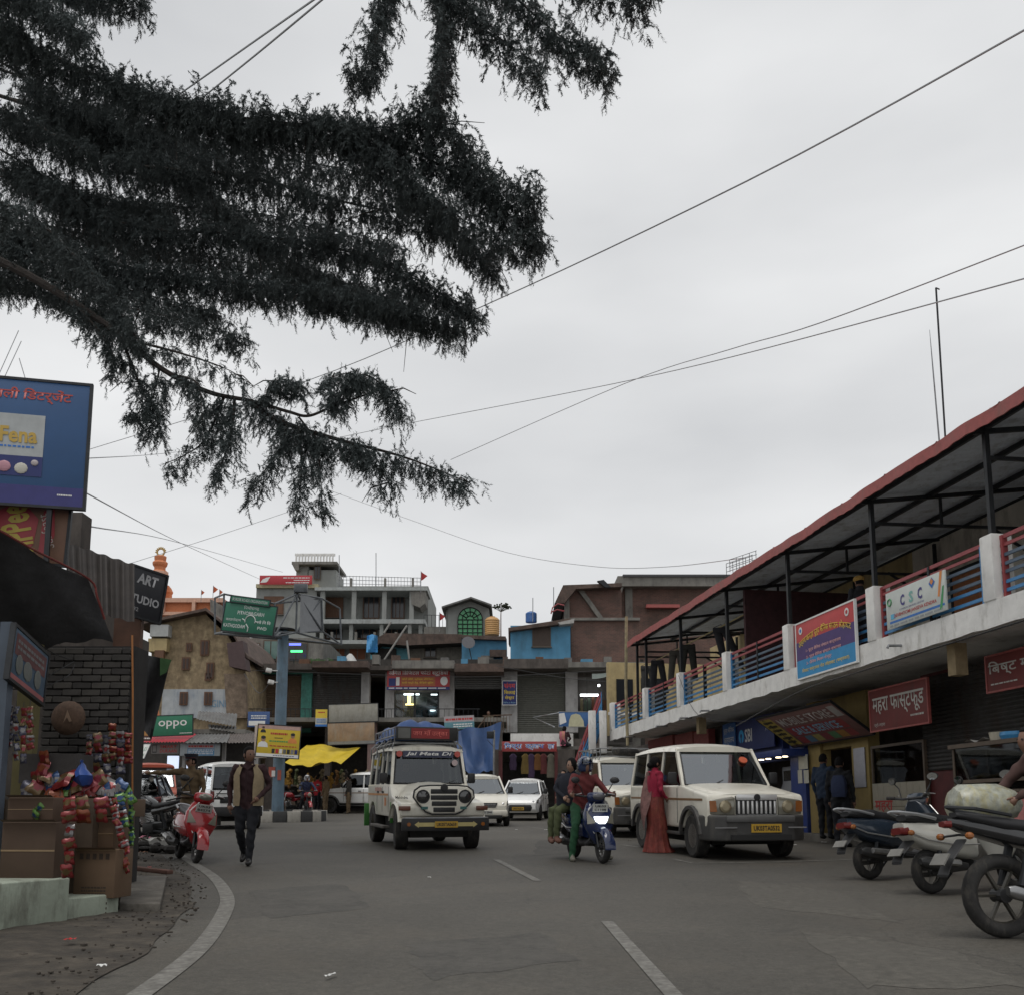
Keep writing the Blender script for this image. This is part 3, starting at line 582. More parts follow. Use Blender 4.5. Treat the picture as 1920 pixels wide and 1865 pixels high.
# hanging trousers under the eave
PANTS = [mat('charcoal_cloth%d' % i, c, .95, var=.2) for i, c in enumerate([(.05, .05, .05), (.03, .03, .035), (.075, .07, .06), (.035, .035, .03), (.03, .03, .035)])]
tag(MB().bar(Bw(pil[5]-.4, .7, 5.93), Bw(S1-.2, .7, 5.93), .025, .025).build('clothes_rail', mat('yellow_bamboo', (.4, .33, .16), .7, var=.2)), 'thin bamboo pole hung with trousers under the arcade roof', 'rail')
for i, (u, sway) in enumerate([(1212, .12), (1232, .05), (1268, .0), (1290, -.02), (1352, .3)]):
    s, z = Bp(u, 1205, .7); t = thing('trousers', ['faded charcoal trousers hung nearest the wooden pole', 'black trousers hung second from the wooden pole', 'grey olive trousers hung in the middle of the bamboo pole', 'dark green trousers hung beside the grey olive pair', 'black trousers swinging from a hanger against the cream wall'][i], 'trousers', Bw(s, .7, 5.93), -.2, 'trousers hung out to dry under the arcade roof')
    b = MB()
    for sg in (-1, 1):
        rings = []
        for k in range(8):
            q = k/7; z = -.05-q*1.0; cx = sg*(.09+.11*q)+sway*q; r = .11-.03*q
            rings.append([(cx+r*math.cos(2*PI*j/8), .045*math.sin(2*PI*j/8)+.015*math.sin(k*1.7+j), z) for j in range(8)])
        b.loft(rings)
    b.build('legs', PANTS[i], t, smooth=True); MB().box(-.2, .2, -.05, .05, -.16, -.02).build('waistband', PANTS[i], t, bevel=.02); MB().tube([(-.18, 0, -.02), (0, 0, .06), (.18, 0, -.02)], .008, 5).build('hanger', STEEL, t)
# things on the roof
a = P(1772, 815, 15.2); b = P(1755, 540, 15.2)
t = thing('antenna_mast', 'thin metal antenna mast rising from the red roof', 'antenna', a); MB().tube([(0, 0, -.35), (b.x-a.x, 0, b.z-a.z)], .017, 6).tube([(b.x-a.x, 0, b.z-a.z), (b.x-a.x+.06, 0, b.z-a.z-.03)], .012, 5).build('mast', STEEL, t)
MB().tube([(-.05, .1, -.35), (-.085, .1, 1.2), (-.1, .1, 1.9)], [.016, .012, .004], 6).build('stay_rod', GALV, t)
a = P(1390, 1050, 24); t = thing('wire_cage', 'small wire mesh cage standing on the roof edge', 'cage', a)
b = MB(); 
for i in range(5):
    b.bar((-.3+i*.17, 0, -.3), (-.3+i*.17, 0, .02+.06*i), .012); b.bar((-.3+i*.17, .4, -.3), (-.3+i*.17, .4, .02+.06*i), .012)
for z in (-.2, -.08, .02): b.bar((-.3, 0, z), (.4, 0, z+.24), .012); b.bar((-.3, .4, z), (.4, .4, z+.24), .012)
b.build('mesh', STEEL, t)
# stairs down from the far end of the gallery
s0 = SEND; zg = gz(36)
pA, pB = P(1128, 1352, 32.3), P(1062, 1502, 33.5)
t = thing('metal_staircase', 'steep metal staircase with blue and red handrails at the arcade end', 'staircase', (pB.x, pB.y, zg))
d = pA-pB; dn = d.normalized(); off = Vector((0, .9, 0)); o = Vector((pB.x, pB.y, zg))
lo = pB-o; lo.z = .05; hi = pA-o
for q in (Vector(), off):
    MB().bar(lo+q, hi+q, .06, .18).build('stringer', RAILB, t)
    for k, (hgt, m) in enumerate(((1.0, RAILR), (.8, RAILR), (.6, RAILB), (.4, RAILB))): MB().bar(lo+q+Vector((0, 0, hgt)), hi+q+Vector((0, 0, hgt)), .035, .045).build('handrail', m, t)
    for k in range(5): c = lo.lerp(hi, k/4)+q; MB().bar(c, c+Vector((0, 0, 1.02)), .035).build('baluster', RAILB, t)
for k in range(1, 14): c = lo.lerp(hi, k/14); MB().box(c.x-.14, c.x+.14, c.y+.03, c.y+.87, c.z, c.z+.035).build('tread', STEEL, t)
for u in (1110, 1130):
    p = P(u, 1350, 32.3); tag(MB().box(-.12, .12, -.12, .12, 3.2-p.z, .33).build('stair_pillar', WPL, loc=p, bevel=.015), 'white plastered pillar at the top of the metal staircase', 'pillar', 'white pillars at the stair head')
# ================================================================ buildings round the junction
class Bld:
    def __init__(s, name, label, u, v, Y, cat='building', ground=True, group=None):
        p = P(u, v, Y)
        if ground: p.z = gz(Y)
        s.o = p; s.Y = Y; s.t = thing(name, label, cat, p, group=group)
    def L(s, u, v, Y=None): return P(u, v, Y or s.Y)-s.o
    def box(s, part, m, u0, v0, u1, v1, Y=None, dep=.3, parent=None, bevel=0, base=False):
        Y = Y or s.Y; a = s.L(u0, v0, Y); b = s.L(u1, v1, Y); z0 = -.1 if base else min(a.z, b.z)
        return MB().box(min(a.x, b.x), max(a.x, b.x), a.y, a.y+dep, z0, max(a.z, b.z)).build(part, m, parent or s.t, bevel=bevel)
    def poly(s, part, m, pts, Y=None, dep=.3, parent=None):
        Y = Y or s.Y; q = [s.L(u, v, Y) for u, v in pts]
        return MB().prism([(p.x, p.z) for p in q], q[0].y, q[0].y+dep, 'y').build(part, m, parent or s.t)
    def window(s, u0, v0, u1, v1, Y=None, m=None, fm=None, sill=True, bars=1):
        Y = Y or s.Y; o = s.box('window', fm or WOODD, u0-1, v0-1, u1+1, v1+1, Y-.06, .05)
        a = s.L(u0, v0, Y-.08); b = s.L(u1, v1, Y-.08); w = b.x-a.x
        f = MB()
        for k in range(bars+1): f.box(a.x+(w/(bars+1))*k+.03, a.x+(w/(bars+1))*(k+1)-.03, a.y, a.y+.02, b.z+.04, a.z-.04)
        f.build('pane', m or DKGLASS, o)
        if sill: MB().box(a.x-.08, b.x+.08, a.y-.1, a.y+.1, b.z-.1, b.z-.05).build('sill', KSTONE, o)
        return o
    def shutter(s, u0, v0, u1, v1, Y=None, m=None, pitch=.11):
        Y = Y or s.Y; a = s.L(u0, v0, Y); b = s.L(u1, v1, Y)
        return shutter(a.x, b.x, b.z, a.z, -a.y, s.t, m or SHUT, pitch)
def brick_mat(name, c1, c2, mortar, sc=4.2, dirt=(.08, .06, .05)):
    if name in MATS: return MATS[name]
    m = bpy.data.materials.new(name); m.use_nodes = True; t = m.node_tree; n = t.nodes.new; l = t.links.new; p = t.nodes['Principled BSDF']; p.inputs['Roughness'].default_value = .9
    tc = n('ShaderNodeTexCoord'); mp = n('ShaderNodeMapping'); mp.inputs['Rotation'].default_value = (PI/2, 0, 0); l(tc.outputs['Object'], mp.inputs['Vector'])
    br = n('ShaderNodeTexBrick'); br.inputs['Scale'].default_value = sc; br.inputs['Color1'].default_value = (*c1, 1); br.inputs['Color2'].default_value = (*c2, 1); br.inputs['Mortar'].default_value = (*mortar, 1); br.inputs['Mortar Size'].default_value = .025; br.inputs['Brick Width'].default_value = .9; br.inputs['Row Height'].default_value = .32
    l(mp.outputs['Vector'], br.inputs['Vector'])
    nz = n('ShaderNodeTexNoise'); nz.inputs['Scale'].default_value = 1.3; nz.inputs['Detail'].default_value = 9; nz.inputs['Roughness'].default_value = .7; l(tc.outputs['Object'], nz.inputs['Vector'])
    r = n('ShaderNodeValToRGB'); r.color_ramp.elements[0].position = .45; r.color_ramp.elements[1].position = .75; l(nz.outputs['Fac'], r.inputs['Fac'])
    mx = n('ShaderNodeMixRGB'); mx.inputs['Color2'].default_value = (*dirt, 1); l(r.outputs['Color'], mx.inputs['Fac']); l(br.outputs['Color'], mx.inputs['Color1']); l(mx.outputs['Color'], p.inputs['Base Color'])
    b = n('ShaderNodeBump'); b.inputs['Strength'].default_value = .7; b.inputs['Distance'].default_value = .03; l(br.outputs['Fac'], b.inputs['Height']); b.invert = True; l(b.outputs['Normal'], p.inputs['Normal'])
    MATS[name] = m; return m
GREYP = mat('grey_green_plaster', (.27, .28, .265), .85, var=.12, scale=1.2, dirt=(.15, .15, .14), dirt_amt=.4, dirt_scale=1)
STUC = mat('peeling_tan_stucco', (.36, .28, .17), .95, var=.4, scale=3.5, bump=.3, dirt=(.15, .105, .065), dirt_amt=.75, dirt_scale=1.4)
RUSTR = mat('rusty_roof_sheet', (.11, .075, .06), .85, var=.4, scale=2.5, dirt=(.05, .04, .035), dirt_amt=.5, bump=.5)
GREYR = mat('grey_roof_sheet', (.16, .16, .155), .6, .3, var=.25, scale=2, dirt=(.09, .07, .06))
BLUEH = mat('sky_blue_limewash', (.10, .28, .44), .9, var=.14, scale=1.2, dirt=(.07, .15, .2), dirt_amt=.42, dirt_scale=1.1)
CYANH = mat('cyan_limewash', (.13, .33, .38), .9, var=.15, dirt=(.1, .18, .2))
CONC = mat('weathered_concrete', (.20, .19, .17), .9, var=.2, scale=1.5, dirt=(.08, .075, .07), dirt_amt=.5)
BRWN = mat('brown_timber_shutter', (.13, .06, .03), .6, var=.25, stretch=(5, 5, .6))
TEAL = mat('teal_painted_pillar', (.07, .26, .21), .7, var=.2, dirt=(.05, .1, .09))
BRK = brick_mat('raw_brick', (.18, .095, .075), (.13, .075, .06), (.17, .15, .13))
ORNG = mat('temple_orange', (.55, .19, .08), .7, var=.12); PEACH = mat('temple_peach', (.6, .36, .26), .7, var=.1)
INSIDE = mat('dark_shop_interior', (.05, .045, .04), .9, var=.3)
TUBE = mat('tube_light', (1, 1, 1), .4, var=0, emit=(.95, .98, 1), es=5); WARM = mat('warm_lamp', (1, .8, .4), .4, var=0, emit=(1, .75, .3), es=4)
# ---- grey multi-storey house on the hill
b = Bld('hill_house', 'grey multi storey hillside house with deep balconies and a rooftop stair tower', 640, 1240, 70)
b.box('wall', GREYP, 483, 1098, 800, 1330, 72, 8, base=True)
b.box('annex_wall', GREYP, 481, 1100, 590, 1250, 70, 2)
b.box('annex_cornice', mat('cream_band', (.42, .38, .24), .8), 480, 1094, 596, 1101, 69.7, 2.4)
for v0, v1, u0, u1 in ((1100, 1106, 590, 801), (1160, 1168, 590, 797), (1199, 1206, 480, 800)): b.box('floor_slab', mat('pale_slab_edge', (.36, .38, .37), .8, dirt=(.2, .2, .19)), u0, v0, u1, v1, 69.6, 3)
for u in (601, 660, 717, 768): b.box('column', GREYP, u, 1104, u+7, 1162, 69.8, .35)
for u in (600, 655, 712, 765, 785): b.box('column', GREYP, u, 1166, u+6, 1202, 69.8, .35)
b.poly('stair_canopy', CONC, [(770, 1107), (798, 1107), (797, 1130), (787, 1138), (772, 1132)], 69.7, 2)
for (u0, v0, u1, v1) in ((612, 1112, 642, 1156), (682, 1116, 710, 1158), (735, 1116, 757, 1158), (496, 1118, 530, 1150), (612, 1174, 640, 1196), (668, 1174, 705, 1196), (724, 1174, 755, 1196)): b.window(u0, v0, u1, v1, 71.9 if u0 > 590 else 69.95, BRWN if u0 in (612, 496) and v0 < 1150 else DKGLASS, BRWN, bars=2)
for (u0, u1) in ((592, 618), (626, 646), (655, 685)): b.window(u0, 1214, u1, 1240, 71.9, mat('rust_shutter', (.2, .07, .03), .7), CONC, bars=1)
for u in (620, 665, 700, 740): b.box('parapet_post', CONC, u, 1184, u+4, 1200, 69.7, .2)
b.box('tower_room', GREYP, 577, 1068, 630, 1100, 71, 3); b.box('tower_eave', CONC, 547, 1052, 632, 1057, 70.4, 4); b.poly('tower_eave_slope', CONC, [(547, 1056), (553, 1068), (560, 1068), (560, 1056)], 70.4, 3); b.window(590, 1060, 600, 1085, 70.9, sill=False)
b.box('tower_block', GREYP, 556, 1056, 578, 1085, 71, 3)
for i in range(13): b.box('terrace_baluster', WPL, 554+i*5.7, 1041, 556.5+i*5.7, 1053, 70.5, .12)
b.box('terrace_rail', WPL, 553, 1037, 628, 1041, 70.5, .15)
rl = MB()
for i in range(27):
    a = b.L(632+i*6, 1078+.15*i*1, 70); c = b.L(632+i*6, 1101, 70); rl.bar(a, c, .03)
for v in (1079, 1086, 1093): rl.bar(b.L(632, v, 70), b.L(790, v+4, 70), .035)
rl.build('roof_mesh_fence', GALV, b.t)
for u in (656, 720, 772): b.box('column_stub', CONC, u, 1083, u+3.5, 1102, 69.9, .25)
for u, v in ((636, 1040), (705, 1036)): MB().tube([b.L(u, 1100, 70), b.L(u, v, 70)], .03, 5).build('lightning_rod', GALV, b.t)
M_, w, h = px_frame(487, 1078, 585, 1095, 69.4)
t = board('roof_banner', 'red motorcycle dealer banner with a white wing emblem on the grey house', 'banner', M_, w, h, mat('honda_red', (.42, .03, .04), .55, var=.08))
MB().add([((x-.5)*w*.19-.39*w, -.006, (z-.5)*h*.75) for x, z in ((0, .1), (.6, .15), (.75, .35), (.85, .65), (1, .95), (.6, .85), (.25, .6), (.1, .35))], [tuple(range(8))]).build('wing_emblem', WHITE, t)
for k, wd in ((.72, .5), (.45, .3), (.2, .45)): strip_lines(t, w, h, .95-wd, .95, k-.08, k+.1, 1, WHITE)
# ---- temple
b = Bld('hill_temple', 'orange temple block with a stepped spire and flags behind the stucco house', 330, 1150, 85)
b.box('wall', ORNG, 300, 1126, 405, 1260, 86, 6, base=True); b.box('cornice', PEACH, 298, 1120, 418, 1128, 85.6, 7); b.box('ledge', PEACH, 290, 1146, 405, 1152, 85.6, 1)
for u in (302, 360): b.box('pilaster', PEACH, u, 1126, u+5, 1148, 85.5, .4)
b.poly('side_wall', CONC, [(394, 1122), (418, 1135), (418, 1175), (394, 1160)], 85.2, 1)
c = b.L(297, 1120, 88); k = 88/FPX
prof = [(13, 0), (13, 12), (15, 16), (12, 22), (12, 40), (16, 46), (16, 50), (11, 54), (11, 60), (14, 64), (15, 68), (11, 72), (12, 80), (10, 82)]
MB().lathe([(r*k, h*k) for r, h in prof], 8, tuple(c)).build('spire', ORNG, b.t)
MB().lathe([(r*k, h*k) for r, h in ((16.5, 44), (17, 46), (16.8, 50), (12, 52))], 8, tuple(c)).build('spire_band', PEACH, b.t)
MB().torus((c.x, c.y, c.z+90*k), 7*k, 1.8*k, 'y', 16, 6).build('finial_ring', mat('gold_finial', (.45, .3, .1), .4, .5), b.t)
for i in range(9): a = PI*(i/8); MB().ball((c.x+9.5*k*math.cos(a), c.y, c.z+90*k+9.5*k*math.sin(a)), 1.5*k, 6, 5).build('finial_bead', MATS['gold_finial'], b.t)
c2 = b.L(313, 1135, 89); MB().lathe([(r*k, h*k) for r, h in ((9, 0), (9, 22), (11, 26), (7, 34), (2, 40))], 8, tuple(c2)).build('side_spire', ORNG, b.t)
SAF = mat('saffron_flag', (.5, .12, .05), .8, var=.1); RFL = mat('red_flag', (.4, .04, .04), .8, var=.1)
for (u, v0, v1, Y, m, lab) in ((377, 1122, 1105, 84, SAF, 'small dark pennant on the temple roof beside two orange flags'), (399, 1122, 1097, 84, SAF, 'tallest saffron pennant on the temple roof'), (411, 1122, 1104, 84, SAF, 'saffron pennant nearest the green road sign'), (789, 1102, 1070, 68, RFL, 'red pennant at the corner of the grey house roof'), (824, 1175, 1147, 66, RFL, 'red pennant beside the arched green window house')):
    a = P(u, v0, Y); z = P(u, v1, Y).z-a.z; t = thing('pennant', lab, 'flag', a, group='temple pennants on the hillside roofs'); MB().tube([(0, 0, -.3), (0, 0, z)], .025, 5).build('staff', GALV, t)
    MB().grid(lambda p, q: (p*.32*z*1.2, .06*math.sin(5*p), z*(.98-.55*q*(1-p)-.28*p)), 5, 2).build('cloth', m, t, smooth=True)
# ---- old stucco gable house
b = Bld('stucco_house', 'old tan stucco gable house with peeling walls and small brown windows', 370, 1330, 46)
b.poly('wall', STUC, [(284, 1163), (385, 1150), (428, 1192), (455, 1240), (460, 1262), (460, 1345), (300, 1345), (284, 1240)], 46, 7)
o = b.box('lower_wall', STUC, 300, 1340, 460, 1420, 46.1, 6.5, base=True)
rf = MB(); 
A = [b.L(u, v, 45.4) for u, v in ((252, 1172), (386, 1144), (430, 1180), (462, 1232))]
for i in range(3):
    p, q = A[i], A[i+1]; up = Vector((0, 0, .14)); bk = Vector((0, 8, 0)); rf.loft([[p, p+up, p+up+bk, p+bk], [q, q+up, q+up+bk, q+bk]])
rf.build('roof', RUSTR, b.t)
for (u0, v0, u1, v1) in ((377, 1200, 390, 1227), (350, 1205, 358, 1219), (342, 1232, 354, 1254), (388, 1242, 399, 1270), (385, 1262, 394, 1274)): b.window(u0, v0, u1, v1, 45.97, mat('brown_pane', (.05, .028, .02), .5), BRWN, sill=False, bars=1)
b.box('painted_band', mat('whitewash_band', (.42, .44, .45), .85, var=.15, scale=2, dirt=(.2, .24, .3), dirt_amt=.5, dirt_scale=2.5), 305, 1291, 428, 1345, 45.93, .06)
for u in (338, 384): b.window(u, 1297, u+12, 1320, 45.9, MATS['brown_pane'], BRWN, sill=False, bars=1)
t_ = text('GINI', b.t, *[(b.L(410, 1318, 45.9)).x, (b.L(410, 1318, 45.9)).z], .35, mat('faded_blue_paint', (.16, .28, .4), .8), w=.7, y=b.L(410, 1318, 45.9).y)
b.box('side_box', mat('pale_grey_box', (.4, .41, .4), .8), 282, 1170, 315, 1192, 45.5, 1.2); b.box('side_ledge', CREAM, 278, 1196, 312, 1220, 45.6, 1)
b.box('brown_hatch', BRWN, 290, 1218, 306, 1240, 45.4, .2)
b.poly('rubble_side', mat('rubble_wall', (.2, .15, .11), .95, var=.4, scale=3, bump=1), [(420, 1262), (460, 1262), (462, 1345), (425, 1345)], 45.8, .3)
b.poly('lean_to', mat('maroon_tin', (.08, .05, .05), .7), [(425, 1205), (455, 1200), (462, 1255), (430, 1248)], 45.3, .8)
# ---- peach porch house between
b = Bld('porch_house', 'small house with a peach canopy and glass front behind the road sign', 470, 1290, 54, ground=True)
b.box('wall', CONC, 455, 1195, 600, 1420, 55, 6, base=True); b.poly('canopy', PEACH, [(438, 1190), (455, 1195), (468, 1210), (465, 1226), (440, 1212)], 53.5, 1.5)
b.window(468, 1205, 485, 1245, 55, mat('pale_pane', (.3, .33, .35), .15, var=.1)); b.window(495, 1200, 520, 1235, 55, mat('green_pane', (.12, .2, .18), .15)); b.window(535, 1205, 575, 1240, 55)
b.box('balcony_ledge', CONC, 458, 1246, 640, 1252, 53.4, 2)
for u in range(460, 640, 15): b.box('railing_post', STEEL, u, 1236, u+1.2, 1247, 53.5, .05)
b.box('railing', STEEL, 458, 1235, 640, 1236.5, 53.5, .05)
for (u, v, c) in ((553, 1207, (.15, .2, 1)), (556, 1220, (.1, 1, .3))):
    M_, w, h = px_frame(u-11, v-2, u+11, v+2, 53); board('neon_sign', '%s lit strip sign on the porch house behind the pole' % ('blue' if v < 1210 else 'green'), 'sign', M_, w, h, mat('neon%d' % v, c, .4, var=0, emit=c, es=1.6))
# ---- rust-roofed low house with cyan wall
b = Bld('rust_roof_house', 'low house with sagging rusty tin roof and cyan wall', 780, 1245, 58)
b.box('wall', mat('stained_plaster', (.22, .2, .165), .9, var=.2, dirt=(.1, .09, .08)), 762, 1205, 866, 1420, 58.5, 6, base=True); b.box('cyan_wall', CYANH, 695, 1210, 762, 1420, 58.3, 5, base=True)
b.poly('roof', RUSTR, [(692, 1222), (706, 1196), (722, 1186), (866, 1188), (868, 1204), (760, 1209), (712, 1205)], 57.2, 5)
b.box('dark_opening', INSIDE, 708, 1215, 742, 1245, 58.1, .2); b.window(797, 1213, 817, 1231, 58.5, DKGLASS); b.box('arch_door', INSIDE, 744, 1236, 753, 1256, 58.1, .15)
tag(MB().grid(lambda s, q: tuple(P(688+s*20-6*(1-s)*q*.2, 1188+q*34+(1-q)*6*abs(s-.5), 56.8+.2*math.sin(6*s+4*q))), 6, 6).build('blue_tarpaulin', mat('bright_blue_tarp', (.07, .3, .6), .6, var=.15), smooth=True), 'bright blue plastic sheet draped at the end of the rusty roof', 'tarpaulin')
for i, (a_, c_) in enumerate((((718, 1240), (763, 1172)), ((768, 1240), (763, 1200)), ((720, 1186), (733, 1165)))): tag(MB().tube([P(*a_, 56.5), P(*c_, 56.5)], .06, 6).build('leaning_pole', mat('grey_timber_pole', (.28, .27, .25), .8, var=.2)), ['long grey pole leaning across the cyan wall', 'short upright grey pole in front of the stained wall', 'grey pole propped against the hillside balcony'][i], 'pole')
tag(MB().grid(lambda s, q: tuple(P(625+s*60, 1250-28*math.exp(-((s-.5)/.22)**2)*(1-q*.8)+q*4-3*math.sin(11*s), 52-q*1.5)), 14, 6).build('plastic_cover', mat('white_plastic_sheet', (.42, .42, .4), .5, var=.12), smooth=True), 'white plastic sheet heaped over goods on the shop roof', 'cover')
# ---- arched green window house
b = Bld('arched_window_house', 'small grey gabled house with a tall arched green glass window', 876, 1190, 66)
b.poly('wall', GREYP, [(840, 1140), (882, 1126), (917, 1140), (917, 1330), (840, 1330)], 66, 4); b.poly('side_wall', GREYP, [(836, 1141), (840, 1140), (840, 1330), (836, 1330)], 66.2, 4)
rf = MB(); A = [b.L(u, v, 65.2) for u, v in ((828, 1139), (883, 1121), (922, 1135))]
for i in range(2):
    p, q = A[i], A[i+1]; up = Vector((0, 0, .12)); bk = Vector((0, 5, 0)); rf.loft([[p, p+up, p+up+bk, p+bk], [q, q+up, q+up+bk, q+bk]])
rf.build('roof', GREYR, b.t)
cx = 881.5; arc = [(cx+23*math.cos(a), 1161-23*math.sin(a)) for a in [PI*i/14 for i in range(15)]]
GRN = mat('green_glass', (.08, .34, .15), .25, var=.1); o = b.poly('arched_window', GRN, [(cx+23, 1192)]+arc+[(cx-23, 1192)], 65.9, .05)
bar_ = MB()
for r in (23, 15, 7.5): bar_.tube([b.L(cx+r*math.cos(a), 1161-r*math.sin(a), 65.85) for a in [PI*i/12 for i in range(13)]], .03, 4)
for a in [PI*i/6 for i in range(1, 6)]: bar_.tube([b.L(cx+7.5*math.cos(a), 1161-7.5*math.sin(a), 65.85), b.L(cx+23*math.cos(a), 1161-23*math.sin(a), 65.85)], .03, 4)
for v in (1161, 1169, 1177, 1185): bar_.tube([b.L(cx-23, v, 65.85), b.L(cx+23, v, 65.85)], .03, 4)
for u in (-23, -14, -5, 5, 14, 23): bar_.tube([b.L(cx+u, 1161, 65.85), b.L(cx+u, 1191, 65.85)], .03, 4)
bar_.build('glazing_bars', STEEL, o)
b.box('terrace_wall', CONC, 795, 1174, 852, 1330, 66.5, 3); rl = MB()
for u in range(795, 853, 7): rl.bar(b.L(u, 1152, 66.4), b.L(u, 1175, 66.4), .03)
rl.bar(b.L(795, 1152, 66.4), b.L(852, 1153, 66.4), .03); rl.build('terrace_railing', STEEL, b.t)
# water tanks
def tank(u, vb, Y, r, h, m, label):
    p = P(u, vb, Y); t = thing('water_tank', label, 'water tank', p); prof = [(r*.97, 0)]
    for i in range(7): z = h*.78*(i+.5)/7; prof += [(r*.95, z), (r, z+h*.04)]
    prof += [(r*.97, h*.82), (r*.7, h*.93), (r*.35, h*.95)]; MB().lathe(prof, 18).build('drum', m, t, smooth=True)
    MB().lathe([(r*.38, h*.94), (r*.38, h), (r*.1, h*1.01)], 14).build('lid', m, t); return t
tank(923, 1190, 64, 14.5*64/FPX, 36*64/FPX, mat('orange_tank', (.5, .28, .1), .5, var=.1), 'orange ribbed plastic water tank beside the arched green window')
tank(996, 1166, 56, 11*56/FPX, 21*56/FPX, mat('blue_tank', (.04, .13, .36), .45, var=.1), 'blue plastic water tank on the blue limewashed house roof')
# bare tree far behind
p = P(939, 1190, 75); t = thing('bare_tree', 'thin young tree with sparse crown on the skyline', 'tree', p); k = 75/FPX
MB().tube([(0, 0, -1), (0, 0, 40*k), (.05, 0, 62*k)], [.06, .04, .02], 5).build('trunk', BRWN, t); tw = MB()
for i in range(60):
    a = random.uniform(-1.5, 1.6); r = random.uniform(6, 17)*k; q = Vector((r*math.sin(a)*1.1+.1, random.uniform(-.3, .3), 52*k+r*math.cos(a)*.6-.0*abs(a))); tw.tube([(0, 0, 45*k), q], .008, 3); tw.ball(tuple(q), (.09, .09, .07), 5, 4)
tw.build('crown', mat('far_leaf', (.05, .06, .04), .9), t)
# ---- blue limewashed house and brick houses
b = Bld('blue_house_small', 'low blue limewashed house with a satellite dish', 905, 1245, 57)
b.box('wall', BLUEH, 866, 1196, 950, 1420, 57, 5, base=True); b.poly('roof', RUSTR, [(864, 1189), (948, 1192), (950, 1199), (866, 1196)], 56.6, 5); b.box('awning', RUSTR, 918, 1217, 950, 1230, 56.4, .8); b.box('low_wall', CONC, 902, 1228, 925, 1246, 56.5, .4)
p = P(887, 1240, 56.2); t = thing('satellite_dish', 'dark satellite dish on a leaning pole by the small blue house', 'satellite dish', p); MB().tube([(0, 0, -.3), (-.25, 0, .9)], .03, 5).build('pole', STEEL, t); MB().lathe([(.02, 0), (.25, .05), (.4, .14)], 14).xf(Matrix.Translation((-.3, -.05, 1.1)) @ Euler((1.2, .5, 0)).to_matrix().to_4x4()).build('dish', mat('dish_grey', (.1, .1, .11), .5), t)
b = Bld('blue_house', 'bright blue limewashed upper storey with a brown shuttered opening', 1013, 1240, 52)
b.box('wall', BLUEH, 957, 1172, 1070, 1238, 52, 5); b.box('lower_wall', CONC, 957, 1238, 1070, 1330, 53, 4, base=True); b.poly('roof', RUSTR, [(953, 1176), (1070, 1158), (1073, 1166), (955, 1182)], 51.5, 5)
b.poly('gable', BLUEH, [(957, 1175), (1070, 1162), (1070, 1175)], 52.05, .3); b.window(999, 1173, 1032, 1210, 52, mat('brown_shutter_board', (.07, .05, .04), .7), WOODD, bars=0)
b.poly('white_sheet', mat('pale_tin', (.38, .37, .35), .6), [(1046, 1166), (1077, 1159), (1076, 1167), (1050, 1170)], 51.3, 1)
b = Bld('brick_house', 'raw brick house with concrete frame and flat slab roof behind the arcade', 1180, 1240, 56)
b.box('wall', BRK, 1165, 1098, 1400, 1420, 56, 8, base=True); b.box('roof_slab', CONC, 1158, 1079, 1420, 1098, 55.3, 9); b.box('roof_coping', mat('slate_coping', (.07, .07, .075), .8), 1168, 1076, 1420, 1080, 55.2, 9)
b.box('corner_column', CONC, 1172, 1097, 1188, 1240, 55.9, .3); b.poly('slab_side', CONC, [(1158, 1098), (1170, 1079), (1176, 1079), (1165, 1112), (1159, 1115)], 55.4, .5)
b.box('pink_lintel', REDP, 1212, 1132, 1275, 1138, 55.5, .4)
b = Bld('brick_shed', 'lower raw brick annex with tin roof and diagonal concrete stair band', 1100, 1240, 54)
b.box('wall', BRK, 1060, 1105, 1166, 1160, 54.5, 5); b.box('lower_wall', BRK, 1070, 1160, 1200, 1240, 53, 5); b.box('foot_wall', CONC, 1070, 1239, 1200, 1330, 53.2, 4, base=True)
b.poly('tin_roof', RUSTR, [(1040, 1130), (1056, 1096), (1166, 1092), (1166, 1099), (1080, 1103), (1058, 1130)], 53.8, 5); b.poly('diagonal_band', CONC, [(1080, 1100), (1090, 1100), (1132, 1158), (1122, 1158)], 54.3, .25); b.box('corner_column', CONC, 1058, 1112, 1068, 1160, 54.3, .3)
b.poly('broken_sheet', STEEL, [(1120, 1088), (1132, 1086), (1146, 1100), (1135, 1100)], 53.6, .3); b.box('ledge', CONC, 1068, 1157, 1200, 1162, 52.8, 1)
MB().tube([b.L(1033, 1150, 53), b.L(1036, 1138, 53), b.L(1046, 1131, 53), b.L(1058, 1134, 53)], .04, 5).tube([b.L(1033, 1147, 53), b.L(1045, 1142, 53), b.L(1058, 1145, 53)], .04, 5).build('red_railing', RAILR, b.t)
for u, v0, v1 in ((999, 1165, 1120), (1038, 1135, 1100)): tag(MB().tube([P(u, v0, 53), P(u, v1, 53)], .025, 5).build('aerial_rod', GALV), 'thin metal rod standing %s' % ('beside the blue water tank' if u < 1010 else 'on the tin roof of the brick annex'), 'rod')
